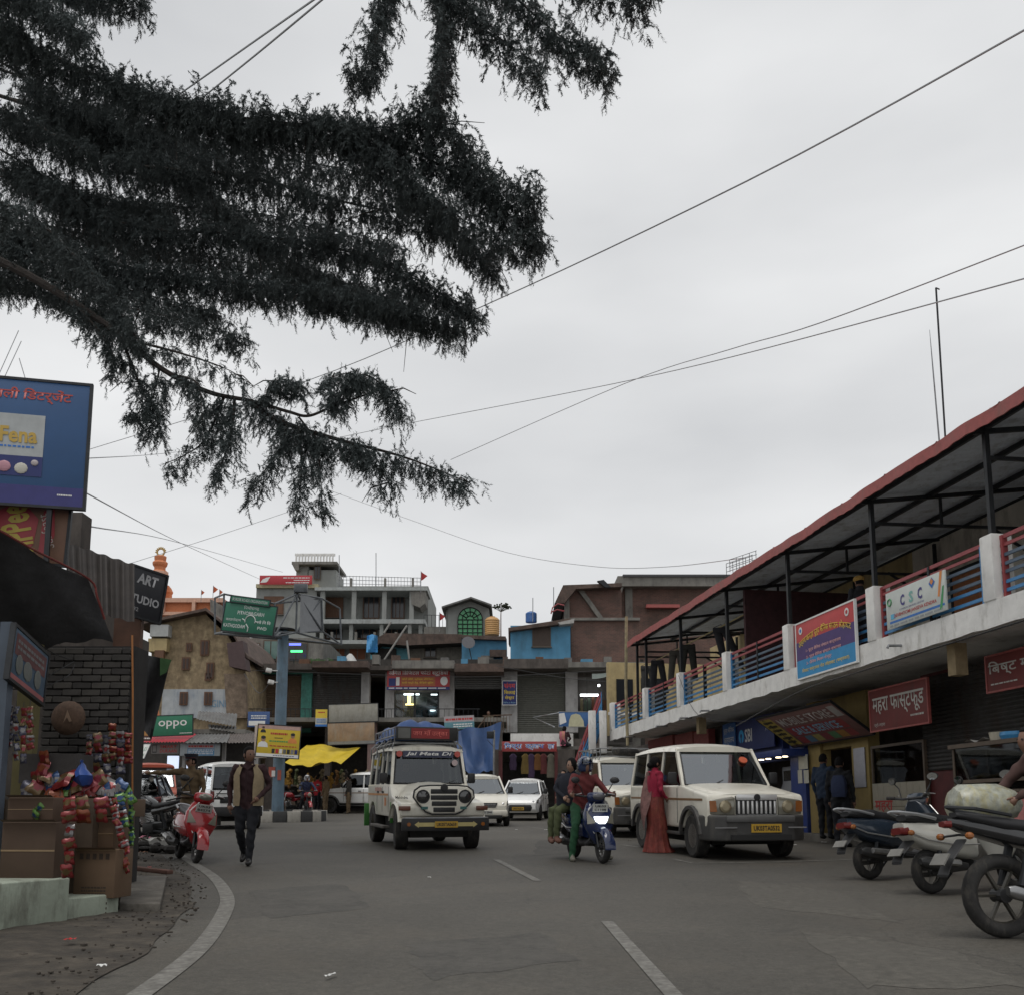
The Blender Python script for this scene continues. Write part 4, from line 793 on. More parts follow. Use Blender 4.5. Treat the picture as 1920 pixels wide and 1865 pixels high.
# ================================================================ two-level row of shops
b = Bld('shop_row', 'two level concrete shop row with rolling shutters under a long sooty roof slab', 800, 1523, 50)
CST = mat('stained_white_column', (.40, .39, .38), .85, var=.15, scale=2, dirt=(.2, .19, .18))
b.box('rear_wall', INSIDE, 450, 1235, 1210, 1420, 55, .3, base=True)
for i, (u0, u1, v0, v1, m, dy) in enumerate(((445, 585, 1243, 1254, DARKW, 0), (585, 690, 1238, 1250, RUSTR, -.5), (690, 735, 1247, 1255, DARKW, .3), (735, 852, 1237, 1252, CONC, -.2), (852, 945, 1243, 1258, RUSTR, -.7), (945, 1066, 1234, 1252, DARKW, .1), (1066, 1210, 1240, 1250, CONC, -.4))): b.box('roof_slab', m, u0, v0, u1-.4, v1, 48.6+dy, 7)
for i in range(16): u = 460+i*45+random.uniform(-15, 15); b.box('roof_clutter', [CONC, RUSTR, BRWN, GREYR, BLUEH][i % 5], u, 1226+random.uniform(0, 10), u+random.uniform(6, 22), 1244, 49.5+random.uniform(0, 2), .5)
b.box('header_wall', DARKW, 450, 1252, 1210, 1268, 50.1, .3)
for u0, u1, m in ((453, 468, TEAL), (566, 582, TEAL), (678, 691, CST), (723, 738, CST), (824, 851, CST), (940, 970, CST), (1060, 1084, CST), (1186, 1200, CST)): b.box('column', m, u0, 1252, u1, 1372, 49.8, .5)
b.box('teal_header', TEAL, 453, 1252, 582, 1262, 49.7, .2)
b.shutter(468, 1264, 566, 1372, 50, mat('brown_shutter', (.115, .075, .045), .6, .2, var=.2)); b.shutter(582, 1262, 678, 1372, 50); b.shutter(852, 1262, 940, 1291, 50, mat('grey_shutter', (.13, .13, .125), .5, .4)); b.shutter(970, 1262, 1060, 1388, 50, mat('olive_shutter', (.1, .1, .085), .5, .4, var=.15))
b.box('terrace_slab', CONC, 450, 1344, 950, 1352, 46.4, 9); b.box('terrace_slab', CONC, 940, 1398, 1150, 1404, 41.5, 13)
b.box('terrace_parapet', WPL, 957, 1374, 1075, 1399, 41.6, .2); b.box('terrace_parapet', DARKW, 1075, 1384, 1140, 1399, 41.6, .2)
rl = MB()
for u in range(455, 900, 9): rl.bar(b.L(u, 1328, 46.6), b.L(u, 1345, 46.6), .02)
rl.bar(b.L(455, 1328, 46.6), b.L(900, 1328, 46.6), .035); rl.build('terrace_railing', STEEL, b.t)
# lower level
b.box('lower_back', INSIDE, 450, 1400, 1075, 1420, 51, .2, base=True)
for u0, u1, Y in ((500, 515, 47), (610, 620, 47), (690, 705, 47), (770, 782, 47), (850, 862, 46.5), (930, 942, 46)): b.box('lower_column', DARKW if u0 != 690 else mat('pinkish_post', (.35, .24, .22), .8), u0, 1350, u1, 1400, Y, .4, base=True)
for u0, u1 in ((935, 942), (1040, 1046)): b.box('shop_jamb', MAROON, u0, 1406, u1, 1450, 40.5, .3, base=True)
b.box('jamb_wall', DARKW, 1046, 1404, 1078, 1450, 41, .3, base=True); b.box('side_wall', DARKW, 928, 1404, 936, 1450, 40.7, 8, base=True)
# photo studio glass front
o = b.box('studio_interior', mat('studio_wall', (.2, .2, .19), .8), 738, 1292, 824, 1352, 52.5, .1)
ix = MB(); ix.box(*(lambda a, c: (a.x, c.x, a.y, a.y+.02, c.z, a.z))(b.L(740, 1297, 50.05), b.L(822, 1350, 50.05))); ix.build('shop_window', glass_mat('studio_glass', (.75, .8, .8), refl=.05), b.t)
for u in (738, 776, 820): b.box('window_mullion', STEEL, u, 1296, u+2.5, 1352, 49.95, .08)
for (u0, v0, u1, v1, m) in ((757, 1299, 786, 1302, TUBE), (764, 1302, 770, 1320, WARM), (760, 1318, 778, 1321, WARM), (808, 1300, 820, 1302, TUBE), (806, 1330, 816, 1332, TUBE)): b.box('ceiling_light', m, u0, v0, u1, v1, 51.8, .06)
for (u0, v0, u1, v1, c) in ((742, 1302, 756, 1345, (.25, .15, .06)), (772, 1305, 800, 1320, (.3, .36, .33)), (780, 1322, 820, 1350, (.08, .14, .18)), (793, 1330, 803, 1348, (.4, .48, .42)), (800, 1340, 820, 1351, (.05, .05, .06))): b.box('display', mat('display%d' % u0, c, .7, var=.2), u0, v0, u1, v1, 51.9, .3)
# tube-lit cloth shop
b.box('shop_back', mat('cloth_shop_wall', (.14, .13, .12), .9), 1084, 1266, 1186, 1395, 52.6, .1); b.box('tube_lamp', TUBE, 1088, 1300, 1122, 1304, 51.8, .06); b.box('bulb', TUBE, 1121, 1282, 1125, 1286, 51.8, .06)
for i in range(13):
    c = random.choice([(.35, .34, .3), (.12, .16, .12), (.22, .1, .06), (.1, .1, .14), (.3, .26, .16)]); u = 1088+i*7.2; b.box('hanging_cloth', mat('bolt%d' % i, c, .9), u, 1306+random.uniform(0, 6), u+5.5, 1350, 51.9, .15)
for u in (1100, 1128): b.box('shop_post', STEEL, u, 1268, u+1.5, 1350, 50.4, .06)
b.box('dark_strips', INSIDE, 1150, 1280, 1186, 1390, 51, .2)
# canvas strip
tag(MB().grid(lambda s, q: tuple(P(1110+s*92, 1262-8*s+q*(10-8*s)+1.2*math.sin(9*s), 48.5)), 10, 2).build('canvas_strip', mat('mint_canvas', (.4, .46, .42), .8, var=.1), smooth=True), 'rolled pale green canvas strip tied over the cloth shop', 'canvas')
# signs of the row
M_, w, h = px_frame(726, 1253, 843, 1292, 49.2)
t = board('shop_sign', 'red photo studio signboard with large white Hindi heading and printed products', 'sign', M_, w, h, mat('studio_red', (.4, .05, .05), .55, var=.08),
    [('अमित डिजिटल फोटो स्टूडियो', .5, .8, .28, WHITE, ex(w=.95, bold=.02)), ('फोटो कॉपी, फ्लैक्स, लेमिनेशन', .49, .5, .13, YEL, ex(w=.5, bold=.006)), ('शादी पार्टी हेतु, वीडियो शूटिंग', .49, .33, .13, YEL, ex(w=.5, bold=.006))])
patch(t, w, h, 0, 1, 0, .14, NAVY); strip_lines(t, w, h, .03, .97, .03, .12, 1, WHITE, y=-.006); patch(t, w, h, .22, .77, .18, .62, mat('brick_orange_print', (.4, .12, .04), .5))
patch(t, w, h, .03, .14, .18, .55, NAVY); patch(t, w, h, .145, .2, .2, .6, WHITE); MB().ball((.41*w, -.01, -.08*h), (.06*w, .01, .22*h), 12, 7).build('printed_mug', WHITE, t)
M_, w, h = px_frame(943, 1276, 968, 1320, 49.3)
t = board('shop_sign', 'narrow vertical tailoring signboard with red, yellow and white Hindi lettering', 'sign', M_, w, h, NAVY, [('संगम', .5, .82, .24, mat('sign_red', (.6, .06, .06), .5), ex(w=.85, bold=.03)), ('सिलाई', .5, .53, .2, YEL, ex(w=.85, bold=.02)), ('सेन्टर', .5, .29, .2, YEL, ex(w=.7, bold=.02)), ('लेडीज & जेन्टस', .5, .08, .1, LTB, ex(w=.9))], WHITE)
M_, w, h = px_frame(941, 1389, 1044, 1408, 40.2)
t = board('shop_sign', 'red cloth house signboard with blue and white Hindi letters beside the stairs', 'sign', M_, w, h, mat('cloth_sign_red', (.32, .05, .05), .55), [('मिश्रा  क्लाथ  हा', .5, .52, .78, WHITE, ex(w=.92, bold=.05, y=-.004)), ('मिश्रा  क्लाथ  हा', .5, .52, .72, BLUE, ex(w=.91, bold=.005, y=-.008))])
for nm, lab, q, Y, m in (('blank_board', 'blank grey hoarding board hung above the brown one', (617, 1319, 708, 1352), 45.6, mat('blank_grey_board', (.30, .29, .25), .7, var=.1, dirt=(.2, .18, .14))), ('blank_board', 'stained brown hoarding board under the grey one', (615, 1354, 702, 1394), 45.3, mat('stained_brown_board', (.30, .2, .12), .7, var=.25, scale=2, dirt=(.28, .25, .2), dirt_amt=.5)), ):
    M_, w, h = px_frame(*q, Y); t = board(nm, lab, 'sign', M_ @ Matrix.Rotation(-.03, 4, 'Y'), w, h, m, frame=STEEL, group='blank hoarding boards')
    if q[0] == 615: patch(t, w, h, 0, 1, 0, .14, mat('board_grey_strip', (.2, .2, .19), .7))
M_, w, h = px_frame(592, 1329, 613, 1361, 46); t = board('poster', 'small yellow and white political poster hung on the terrace railing', 'poster', M_, w, h, mat('poster_pale', (.5, .52, .5), .6)); patch(t, w, h, 0, 1, .5, 1, YEL); patch(t, w, h, 0, 1, 0, .12, BLUE); strip_lines(t, w, h, .1, .9, .2, .45, 3, BLUE); strip_lines(t, w, h, .2, .8, .75, .9, 1, RED)
M_, w, h = px_frame(465, 1333, 505, 1362, 45.8); t = board('cloth_banner', 'crumpled blue and white banner tied to the railing left of the pole', 'banner', M_, w, h, mat('banner_navy', (.05, .1, .25), .7)); patch(t, w, h, .05, .8, .1, .4, WHITE); strip_lines(t, w, h, .15, .85, .5, .8, 2, WHITE)
M_, w, h = px_frame(833, 1341, 889, 1366, 46); t = board('cloth_banner', 'pale teal banner with red lettering tied to the terrace railing above the blue tarpaulin', 'banner', M_ @ Matrix.Rotation(-.05, 4, 'Y'), w, h, mat('banner_teal', (.12, .28, .33), .7)); patch(t, w, h, 0, 1, .55, 1, mat('banner_pale', (.4, .36, .37), .7)); strip_lines(t, w, h, .05, .95, .6, .9, 1, RED); strip_lines(t, w, h, .3, .95, .12, .45, 2, WHITE)
M_, w, h = px_frame(1048, 1334, 1112, 1361, 42); t = board('printed_hoarding', 'blue hoarding with a printed figure in a cream shirt by the stair head', 'sign', M_, w, h, mat('hoarding_blue', (.04, .12, .3), .6), frame=GALV)
MB().add([((x-.5)*w, -.006, (z-.5)*h) for x, z in ((.28, 0), (.3, .45), (.36, .8), (.5, .9), (.62, .8), (.72, .4), (.74, 0))], [tuple(range(7))]).build('printed_shirt', mat('print_cream', (.5, .48, .32), .6), t); MB().add([((x-.5)*w, -.008, (z-.5)*h) for x, z in ((.02, .1), (.0, .9), (.16, .95), (.22, .3))], [(0, 1, 2, 3)]).build('printed_scarf', WHITE, t)
tag(MB().tube([P(1048, 1336, 41.8), P(1000, 1344, 41.8), P(1040, 1362, 41.8)], .04, 5).build('bent_frame', GALV), 'bent white pipe frame sticking out beside the blue hoarding', 'frame')
# balcony rail and steps by the half open shutter
rl = MB(); 
for i in range(9): rl.bar(P(908+i*6, 1341-(.0), 45), P(908+i*6, 1372, 45), .025)
rl.bar(P(905, 1341, 45), P(960, 1339, 45), .05); rl.bar(P(893, 1368, 45), P(912, 1342, 45), .05); tag(rl.build('iron_railing', mat('rusty_iron', (.12, .075, .05), .7, .3, var=.3)), 'rusty iron railing in front of the half open shutter', 'railing')
# ---- tarpaulins
def tarp(name, label, pts, Y, m, nu=14, nv=8, amp=.08, dY=0, cat='tarpaulin'):
    """pts tl,tr,br,bl pixels with optional own depths"""
    a, c, d, e = [P(q[0], q[1], q[2] if len(q) > 2 else Y) for q in pts]
    def fn(s, t):
        p = a.lerp(c, s).lerp(e.lerp(d, s), t)
        return p+Vector((0, amp*math.sin(9*s+3*t)+amp*.6*math.sin(17*s-5*t), amp*.8*math.sin(7*s+2*t)*math.sin(PI*s)-amp*1.5*math.sin(PI*s)*math.sin(PI*t)+amp*.4*math.sin(23*s)*t))
    return tag(MB().grid(fn, nu, nv).build(name, m, smooth=True, fix=False), label, cat)
YT = mat('yellow_tarp', (.55, .40, .02), .55, var=.12, scale=2, dirt=(.35, .25, .02), dirt_amt=.3)
tarp('yellow_awning', 'bright yellow tarpaulin awning over the flower stall', [(575, 1396, 46), (676, 1400, 45.5), (640, 1430, 43), (527, 1432, 43.5)], 45, YT, amp=.14)
BT_ = mat('blue_tarp', (.022, .062, .17), .6, var=.15, scale=2)
tarp('blue_awning', 'blue tarpaulin hung as a screen beside the cloth shop', [(851, 1372, 44), (940, 1352, 43), (930, 1448, 42.2), (866, 1445, 43)], 43, BT_, amp=.16)
# stall goods under the yellow awning
GOODS = [(.3, .16, .02), (.2, .1, .03), (.1, .12, .05), (.25, .2, .12), (.06, .05, .045), (.35, .2, .05)]
for i in range(22):
    u = 540+i*7+random.uniform(-3, 3); v = random.choice((1442, 1448, 1455)); Y = 45.5+random.uniform(-.4, .6); q = P(u, v, Y); g = MB()
    for k in range(7): g.ball((random.uniform(-.06, .06), random.uniform(-.06, .06), -.1*k-.05), random.uniform(.06, .11), 6, 5)
    tag(g.build('hanging_goods', mat('stall_goods%d' % (i % 6), GOODS[i % 6], .8, var=.3), loc=q), 'bunch of packaged goods or garlands hanging under the yellow awning', 'goods', 'goods hanging in the stall under the yellow awning')
st = Bld('stall_counter', 'long dark stall counter piled with goods under the yellow awning', 600, 1523, 46, 'stall'); st.box('counter', WOODD, 528, 1495, 612, 1500, 46, .8, base=True); st.box('shelf', WOODD, 530, 1470, 690, 1473, 47.2, .5)
for i in range(16): st.box('goods_box', mat('stall_goods%d' % (i % 6), GOODS[i % 6]), 531+i*10, 1458+random.uniform(0, 5), 539+i*10, 1470, 47.2, .4)
for i, (u, c) in enumerate(((962, (.05, .03, .07)), (985, (.16, .11, .03)), (996, (.06, .035, .08)), (1008, (.16, .07, .02)), (1019, (.12, .03, .03)), (1033, (.14, .13, .1)))):
    q = P(u, 1412, 41.2); tag(MB().loft([[(w_*math.cos(2*PI*k/8), .05*math.sin(2*PI*k/8), z) for k in range(8)] for z, w_ in ((0, .05), (-.12, .17), (-.22, .13), (-.5-.1*(i % 3), .16+.03*(i % 2)), (-.7-.16*(i % 3), .13+.05*(i % 2)))]).build('hanging_garment', mat('garment%d' % i, c, .9, var=.2), loc=q, smooth=True), '%s garment hung in the cloth shop doorway' % ('purple', 'mustard', 'violet', 'orange', 'red', 'cream')[i], 'garment', 'garments hung in the cloth shop doorway')
# ---- row of small shops on the left
b = Bld('mobile_shop_row', 'low row of phone shops with red and grey tin awnings', 360, 1528, 38)
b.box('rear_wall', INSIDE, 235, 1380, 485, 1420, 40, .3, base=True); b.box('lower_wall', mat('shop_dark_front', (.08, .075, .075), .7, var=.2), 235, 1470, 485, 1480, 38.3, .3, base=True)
def tin(name, m, q, Y0, Y1, n=18):
    (ua, va), (ub, vb), (uc, vc), (ud, vd) = q
    f = MB(); vs = []
    for i in range(n*2+1):
        s = i/(n*2); p = b.L(ua+(ub-ua)*s, va+(vb-va)*s, Y0); r = b.L(ud+(uc-ud)*s, vd+(vc-vd)*s, Y1); up = Vector((0, 0, .045*(i % 2))); vs += [p+up, r+up]
    return f.add(vs, [(2*i, 2*i+1, 2*i+3, 2*i+2) for i in range(n*2)]).build(name, m, b.t, fix=False)
tin('tin_awning', mat('pink_red_tin', (.45, .05, .07), .5, var=.15), [(252, 1376), (368, 1376), (344, 1391), (240, 1392)], 38.2, 36.6); tin('tin_awning', GREYR, [(368, 1376), (432, 1376), (425, 1392), (344, 1393)], 38.2, 36.6, 10); tin('tin_awning', mat('brown_grey_tin', (.12, .1, .09), .7, var=.3), [(430, 1376), (482, 1374), (478, 1392), (418, 1393)], 38.3, 36.8, 10)
tin('roof_sheet', GREYR, [(372, 1333), (445, 1338), (442, 1362), (368, 1348)], 40, 38.6, 12); tin('roof_sheet', GREYR, [(390, 1358), (444, 1362), (440, 1373), (392, 1366)], 39.4, 38.3, 8)
for u in (244, 343, 417, 478): b.box('post', CST if u != 343 else CST, u, 1392, u+4, 1420, 37.4, .2, base=True)
b.box('glow_panel', mat('backlit_panel', (.7, .75, .9), .4, var=0, emit=(.7, .8, 1), es=.9), 314, 1416, 333, 1445, 38.6, .1); b.box('glow_panel', MATS['backlit_panel'], 346, 1418, 352, 1440, 38.6, .1)
b.box('upper_ledge', CONC, 330, 1366, 460, 1374, 38.4, 2)
OPG = mat('sign_green', (.02, .17, .09), .5, var=.06)
a, c, d, e = P(288, 1342, 37.2), P(362, 1339, 37.2), P(360, 1376, 37.2), P(285, 1379, 37.2)
t, w, h = quadboard('shop_sign', 'green phone brand signboard with white lowercase letters', (a, c, d, e), [('oppo', .5, .55, .42, WHITE, ex(w=.72, bold=.01))], OPG); strip_lines(t, w, h, .68, .98, .06, .13, 1, WHITE)
M_, w, h = px_frame(284, 1393, 335, 1412, 37); t = board('shop_sign', 'grey smartphone shop signboard with dark red block letters', 'sign', M_, w, h, mat('sign_grey', (.22, .21, .2), .6), [('SMART', .62, .7, .34, RED, ex(w=.6, bold=.02)), ('DUKAAN', .62, .28, .34, RED, ex(w=.6, bold=.02))]); patch(t, w, h, .04, .2, .1, .9, BLACK); patch(t, w, h, .06, .18, .2, .82, MATS['sign_grey'], y=-.005)
M_, w, h = px_frame(338, 1393, 412, 1416, 36.9); t = board('shop_sign', 'pale blue printing shop signboard with red Hindi heading', 'sign', M_, w, h, mat('sign_pale_blue', (.36, .4, .42), .6)); patch(t, w, h, .19, .86, .02, .95, mat('sign_sky', (.1, .26, .45), .6)); patch(t, w, h, .2, .85, .6, .94, mat('banner_pale', (.4, .36, .37), .7), y=-.004); strip_lines(t, w, h, .21, .84, .64, .92, 1, RED, y=-.006); strip_lines(t, w, h, .21, .84, .1, .55, 3, WHITE, y=-.006)
a, c, d, e = P(248, 1395, 34), P(274, 1396, 34), P(284, 1419, 33.5), P(246, 1421, 33.5); t, w, h = quadboard('shop_sign', 'small white tilted shop sign with green lettering', (a, c, d, e), [('MOBILES', .5, .65, .25, mat('sign_dark_green', (.04, .18, .1), .5), ex(w=.8)), ('SERVICE', .5, .25, .16, MATS['sign_dark_green'], ex(w=.8))], mat('sign_white', (.5, .51, .49), .5))
M_, w, h = px_frame(247, 1360, 283, 1388, 33); t = board('food_sign', 'small dark signboard with printed snack pictures', 'sign', M_, w, h, mat('sign_brown', (.1, .05, .04), .6)); patch(t, w, h, .02, .4, .35, .98, mat('print_snack', (.3, .06, .05), .6)); patch(t, w, h, .45, .98, .35, .98, mat('print_bun', (.4, .2, .06), .6)); strip_lines(t, w, h, .05, .95, .08, .26, 1, WHITE)
# potted shrubs on the shop roof
for u, r in ((598, .5), (612, .4), (586, .35)):
    p = P(u, 1248, 51.5); t = thing('roof_shrub', 'leafy green shrub growing on the shop row roof beside the gantry pole', 'shrub', p, group='shrubs on the shop row roof'); b_ = MB()
    for i in range(90): a = random.uniform(0, 6.28); q = random.random()**.5*r; z = random.uniform(0, r*.7); b_.add([(q*math.cos(a), q*math.sin(a), z), (q*math.cos(a)+random.uniform(-.12, .12), q*math.sin(a)+.05, z+.1), (q*math.cos(a)+random.uniform(-.1, .1), q*math.sin(a), z+.12)], [(0, 1, 2)])
    b_.build('foliage', mat('shrub_leaf', (.05, .11, .03), .7, var=.3), t, fix=False); MB().tube([(0, 0, -.2), (0, 0, .2)], .03, 5).build('stem', BRWN, t)
PX = lambda u, Y: P(u, 1320, Y)
# ================================================================ left roadside kiosk
KB = G(222, 1715); KA = G(0, 1752); KE = (KA-KB); KE.z = 0; KE.normalize(); KN = Vector((KE.y, -KE.x, 0))   # KE towards camera, KN inwards
if KN.x > 0: KN = -KN
def Kp(a, d, z): q = KB+KE*a+KN*d; return Vector((q.x, q.y, gz(q.y)+z))
GPL = mat('pale_green_limewash', (.33, .37, .30), .9, var=.12, scale=2.5, bump=.4, dirt=(.10, .095, .075), dirt_amt=.58, dirt_scale=5)
t = thing('plinth_wall', 'low pale green limewashed plinth with a step under the cardboard boxes', 'wall', KB)
def kbox(name, m, a0, a1, d0, d1, z0, z1, parent, bevel=.015):
    c = [Kp(a0, d0, 0), Kp(a1, d0, 0), Kp(a1, d1, 0), Kp(a0, d1, 0)]; o = parent.location
    return MB().loft([[Vector((p.x, p.y, p.z+z0))-o for p in c], [Vector((p.x, p.y, KB.z+z1))-o for p in c]]).build(name, m, parent, bevel=bevel, seg=3)
kbox('step', GPL, 0, .62, 0, 1.0, -.1, .19, t); kbox('plinth', GPL, .6, 2.6, -.03, 1.1, -.1, .36, t)
CARD = [mat('brown_cardboard%d' % i, c, .85, var=.1, scale=4, dirt=(.12, .07, .04), dirt_amt=.25) for i, c in enumerate([(.135, .085, .05), (.115, .072, .042), (.075, .047, .031), (.085, .053, .035)])]
def carton(label, u0, v0, u1, v1, Y, dep, m, rz, printed=False):
    a, c = P(u0, v0, Y), P(u1, v1, Y); w = c.x-a.x; h = a.z-c.z
    t = thing('cardboard_box', label, 'box', ((a.x+c.x)/2, Y, c.z), rz, 'cardboard boxes stacked on the plinth')
    MB().box(-w/2, w/2, 0, dep, 0, h).build('carton', m, t, bevel=.006); MB().box(-w/2+.002, w/2-.002, -.003, -.001, h*.485, h*.515).build('tape', mat('parcel_tape', (.26, .18, .1), .4), t)
    MB().add([(-w/2, -.002, h), (w/2, -.002, h), (w/2, -.05, h+.02), (-w/2, -.05, h+.02)], [(0, 1, 2, 3)]).build('flap', m, t)
    if printed:
        ink = mat('carton_ink', (.05, .035, .025), .8, var=0)
        for i in range(5): MB().box(-w*.38+i*w*.16, -w*.29+i*w*.16, -.003, -.001, h*.8, h*.92).build('care_symbol', ink, t)
        strip_lines(t, w, h, .15, .85, .05, .45, 4, ink, y=-.002); t.children[-1].location.z = h/2
        strip_lines(t, w, h, .2, .8, .55, .75, 3, ink, y=-.002); t.children[-1].location.z = h/2
    return t
kz = lambda a, d, z: Kp(a, d, 0).z+z
Y0 = 8.75
zf = lambda v, Y: v
carton('brown cardboard box with printed care symbols standing on the lower step', 139, 1592, 215, 1683, 8.5, .3, CARD[0], -.12, True)
carton('plain cardboard box stacked directly behind the printed one', 140, 1532, 212, 1592, 8.72, .34, CARD[1], -.05)
carton('large dark cardboard box on the higher part of the plinth', 2, 1540, 102, 1648, 8.0, .3, CARD[2], -.1)
carton('open dark carton on top of the large cardboard box', 14, 1494, 100, 1539, 8.15, .3, CARD[3], -.08)
carton('long low cardboard tray carrying the snack packets', 105, 1496, 235, 1530, 8.95, .5, CARD[1], .02)
# snack packet strips: each strip is a thing of packets
PK = [mat('foil_%s' % n, c, .28, .25, var=.25, scale=30) for n, c in (('red', (.19, .022, .022)), ('orange', (.19, .05, .02)), ('gold', (.14, .09, .04)), ('silver', (.19, .18, .18)), ('green', (.10, .2, .045)), ('blue', (.025, .06, .15)), ('maroon', (.2, .03, .04)), ('dark', (.06, .06, .09)))]
def packet_mesh(w, h, m, m2):
    def fn(s, t, sg):
        e = max(0, min(1, 6*min(s, 1-s)))*max(0, min(1, 6*min(t, 1-t))); return ((s-.5)*w*(1+.08*math.sin(11*t)), sg*(.012+.16*w*e)+.035*math.sin(17*s+9*t)*math.sin(13*t+4*s), (t-.5)*h*(1+.06*math.sin(9*s)))
    b = MB(); b.grid(lambda s, t: fn(s, t, -1), 6, 8); b.grid(lambda s, t: fn(s, t, 1), 6, 8)
    b.mi = [1 if (abs((i % 48)//6-3.6)+abs((i % 6)-2.5)*.8) < 2.6 else 0 for i in range(len(b.f))]
    return b.mesh('packet', [m, m2], smooth=True, fix=False)
PKM = [packet_mesh(1, 1, PK[i], PK[j]) for i, j in ((0, 2), (1, 0), (2, 6), (3, 0), (4, 5), (5, 3), (6, 1), (7, 3))]
def strip(label, top, bot, Y0, Y1, n, w, kinds, group='strips of snack packets hung at the kiosk'):
    a, c = P(*top, Y0), P(*bot, Y1); t = thing('packet_strip', label, 'snack packets', a, group=group)
    hh = (c-a).length/n
    for i in range(n):
        q = (c-a)*((i+.5)/n); k = kinds[i % len(kinds)]; o = link('packet', PKM[k], t, q, (random.uniform(-.45, .45), random.uniform(-.25, .25)+math.atan2(c.x-a.x, a.z-c.z)*-1, random.uniform(-.5, .5))); o.scale = (w*random.uniform(.75, 1.15), w*random.uniform(.8, 1.4), hh*random.uniform(.85, 1.12)); o.location.x += random.uniform(-.12, .12)*w
    MB().tube([(0, .004, .05), (0, .004, 0)], .003, 4).build('string', BLACK, t); return t
strip('long strip of red snack packets hanging down past the boxes', (131, 1492), (128, 1645), 7.9, 7.9, 6, .11, (0, 0, 3, 0))
strip('short strip of orange snack packets left of the long red strip', (112, 1492), (110, 1540), 8.4, 8.4, 2, .11, (1, 0))
strip('short strip of gold snack packets right of the long red strip', (157, 1492), (156, 1542), 8.4, 8.4, 2, .11, (2, 1)); strip('short strip of maroon snack packets at the edge of the tray', (190, 1492), (188, 1540), 8.45, 8.45, 2, .11, (6, 0))
strip('slanting strip of silver and red sachets at the road end of the kiosk', (205, 1496), (240, 1600), 8.6, 8.5, 8, .06, (3, 0, 3, 6)); strip('slanting strip of red sachets beside the silver one', (214, 1494), (238, 1636), 8.7, 8.6, 10, .05, (0, 3, 1)); strip('strip of green and blue packets at the kiosk corner', (222, 1488), (232, 1550), 8.8, 8.7, 4, .09, (4, 5, 3)); strip('twisted bright green strip of packets at the kiosk corner', (244, 1490), (247, 1585), 8.9, 8.8, 7, .05, (4, 4))
strip('bright green packets drooping beside the open carton', (90, 1494), (60, 1533), 8.2, 8.1, 3, .08, (4, 4))
for i, (u, v0, v1, k) in enumerate(((168, 1375, 1440, (7, 2, 0)), (182, 1372, 1468, (2, 6, 7)), (200, 1378, 1465, (7, 3, 2)), (212, 1355, 1425, (1, 2, 0)), (226, 1370, 1450, (3, 7, 6)), (240, 1372, 1430, (0, 6, 1)))): strip('%s packet strip from the cane basket on the dark brick wall' % ('first', 'second', 'third', 'fourth', 'fifth', 'sixth')[i], (u, v0), (u, v1), 9.9, 9.9, 5, .085, k, 'packet strips against the brick wall')
for i, (u, v0, v1, k) in enumerate(((18, 1322, 1400, (7, 3)), (30, 1322, 1425, (7, 7, 3)), (44, 1325, 1430, (6, 2, 7)), (56, 1322, 1405, (2, 3, 6)))): strip('%s dark sachet strip from the blue grey post under the printed hoarding' % ('first', 'second', 'third', 'fourth')[i], (u, v0), (u, v1), 8.6, 8.6, 6, .06, k, 'sachet strips under the hoarding')
for i, (u, v, k, w) in enumerate(((68, 1458, 0, .12), (90, 1455, 2, .12), (105, 1480, 1, .2), (120, 1462, 0, .2), (135, 1488, 2, .16), (175, 1482, 3, .2), (178, 1470, 0, .14), (195, 1488, 5, .18), (215, 1490, 4, .16), (230, 1486, 4, .14), (83, 1420, 1, .12), (60, 1485, 7, .2), (150, 1485, 3, .18), (72, 1474, 2, .16), (98, 1466, 5, .16), (128, 1476, 4, .15), (145, 1470, 2, .17), (165, 1466, 6, .16), (185, 1460, 2, .14), (205, 1476, 3, .17), (222, 1478, 5, .16), (238, 1494, 4, .15), (112, 1500, 2, .15), (172, 1498, 1, .15), (210, 1502, 3, .15), (228, 1512, 5, .14), (146, 1506, 3, .13), (236, 1530, 4, .13), (226, 1548, 2, .13), (80, 1440, 6, .13))):
    o = link('snack_packet', PKM[k], None, P(u, v, 9.1), (random.uniform(-.9, .3), random.uniform(-.6, .6), random.uniform(-.6, .6))); o.scale = (w, w, w*1.15); tag(o, 'loose %s snack packet heaped on the kiosk tray' % ('red', 'orange', 'gold', 'silver', 'green', 'blue', 'maroon', 'dark')[k], 'snack packet', 'loose packets heaped on the kiosk tray')
tag(MB().loft([[(P(155+r*math.cos(a)*w*random.uniform(.7, 1.25)+3*math.sin(v), v+random.uniform(-3, 3), 9.0)+Vector((0, r*.006*math.sin(a)*random.uniform(.6, 1.4), 0))) for a in [2*PI*k/9 for k in range(9)]] for v, r, w in ((1424, 3, 1), (1430, 2, 1), (1436, 7, 1), (1444, 11, 1), (1454, 14, 1), (1464, 13, 1.1), (1472, 8, 1))]).build('blue_bag', mat('blue_carrier_bag', (.02, .06, .24), .35, var=.3), smooth=True), 'knotted blue plastic carrier bag standing on the kiosk tray', 'bag')
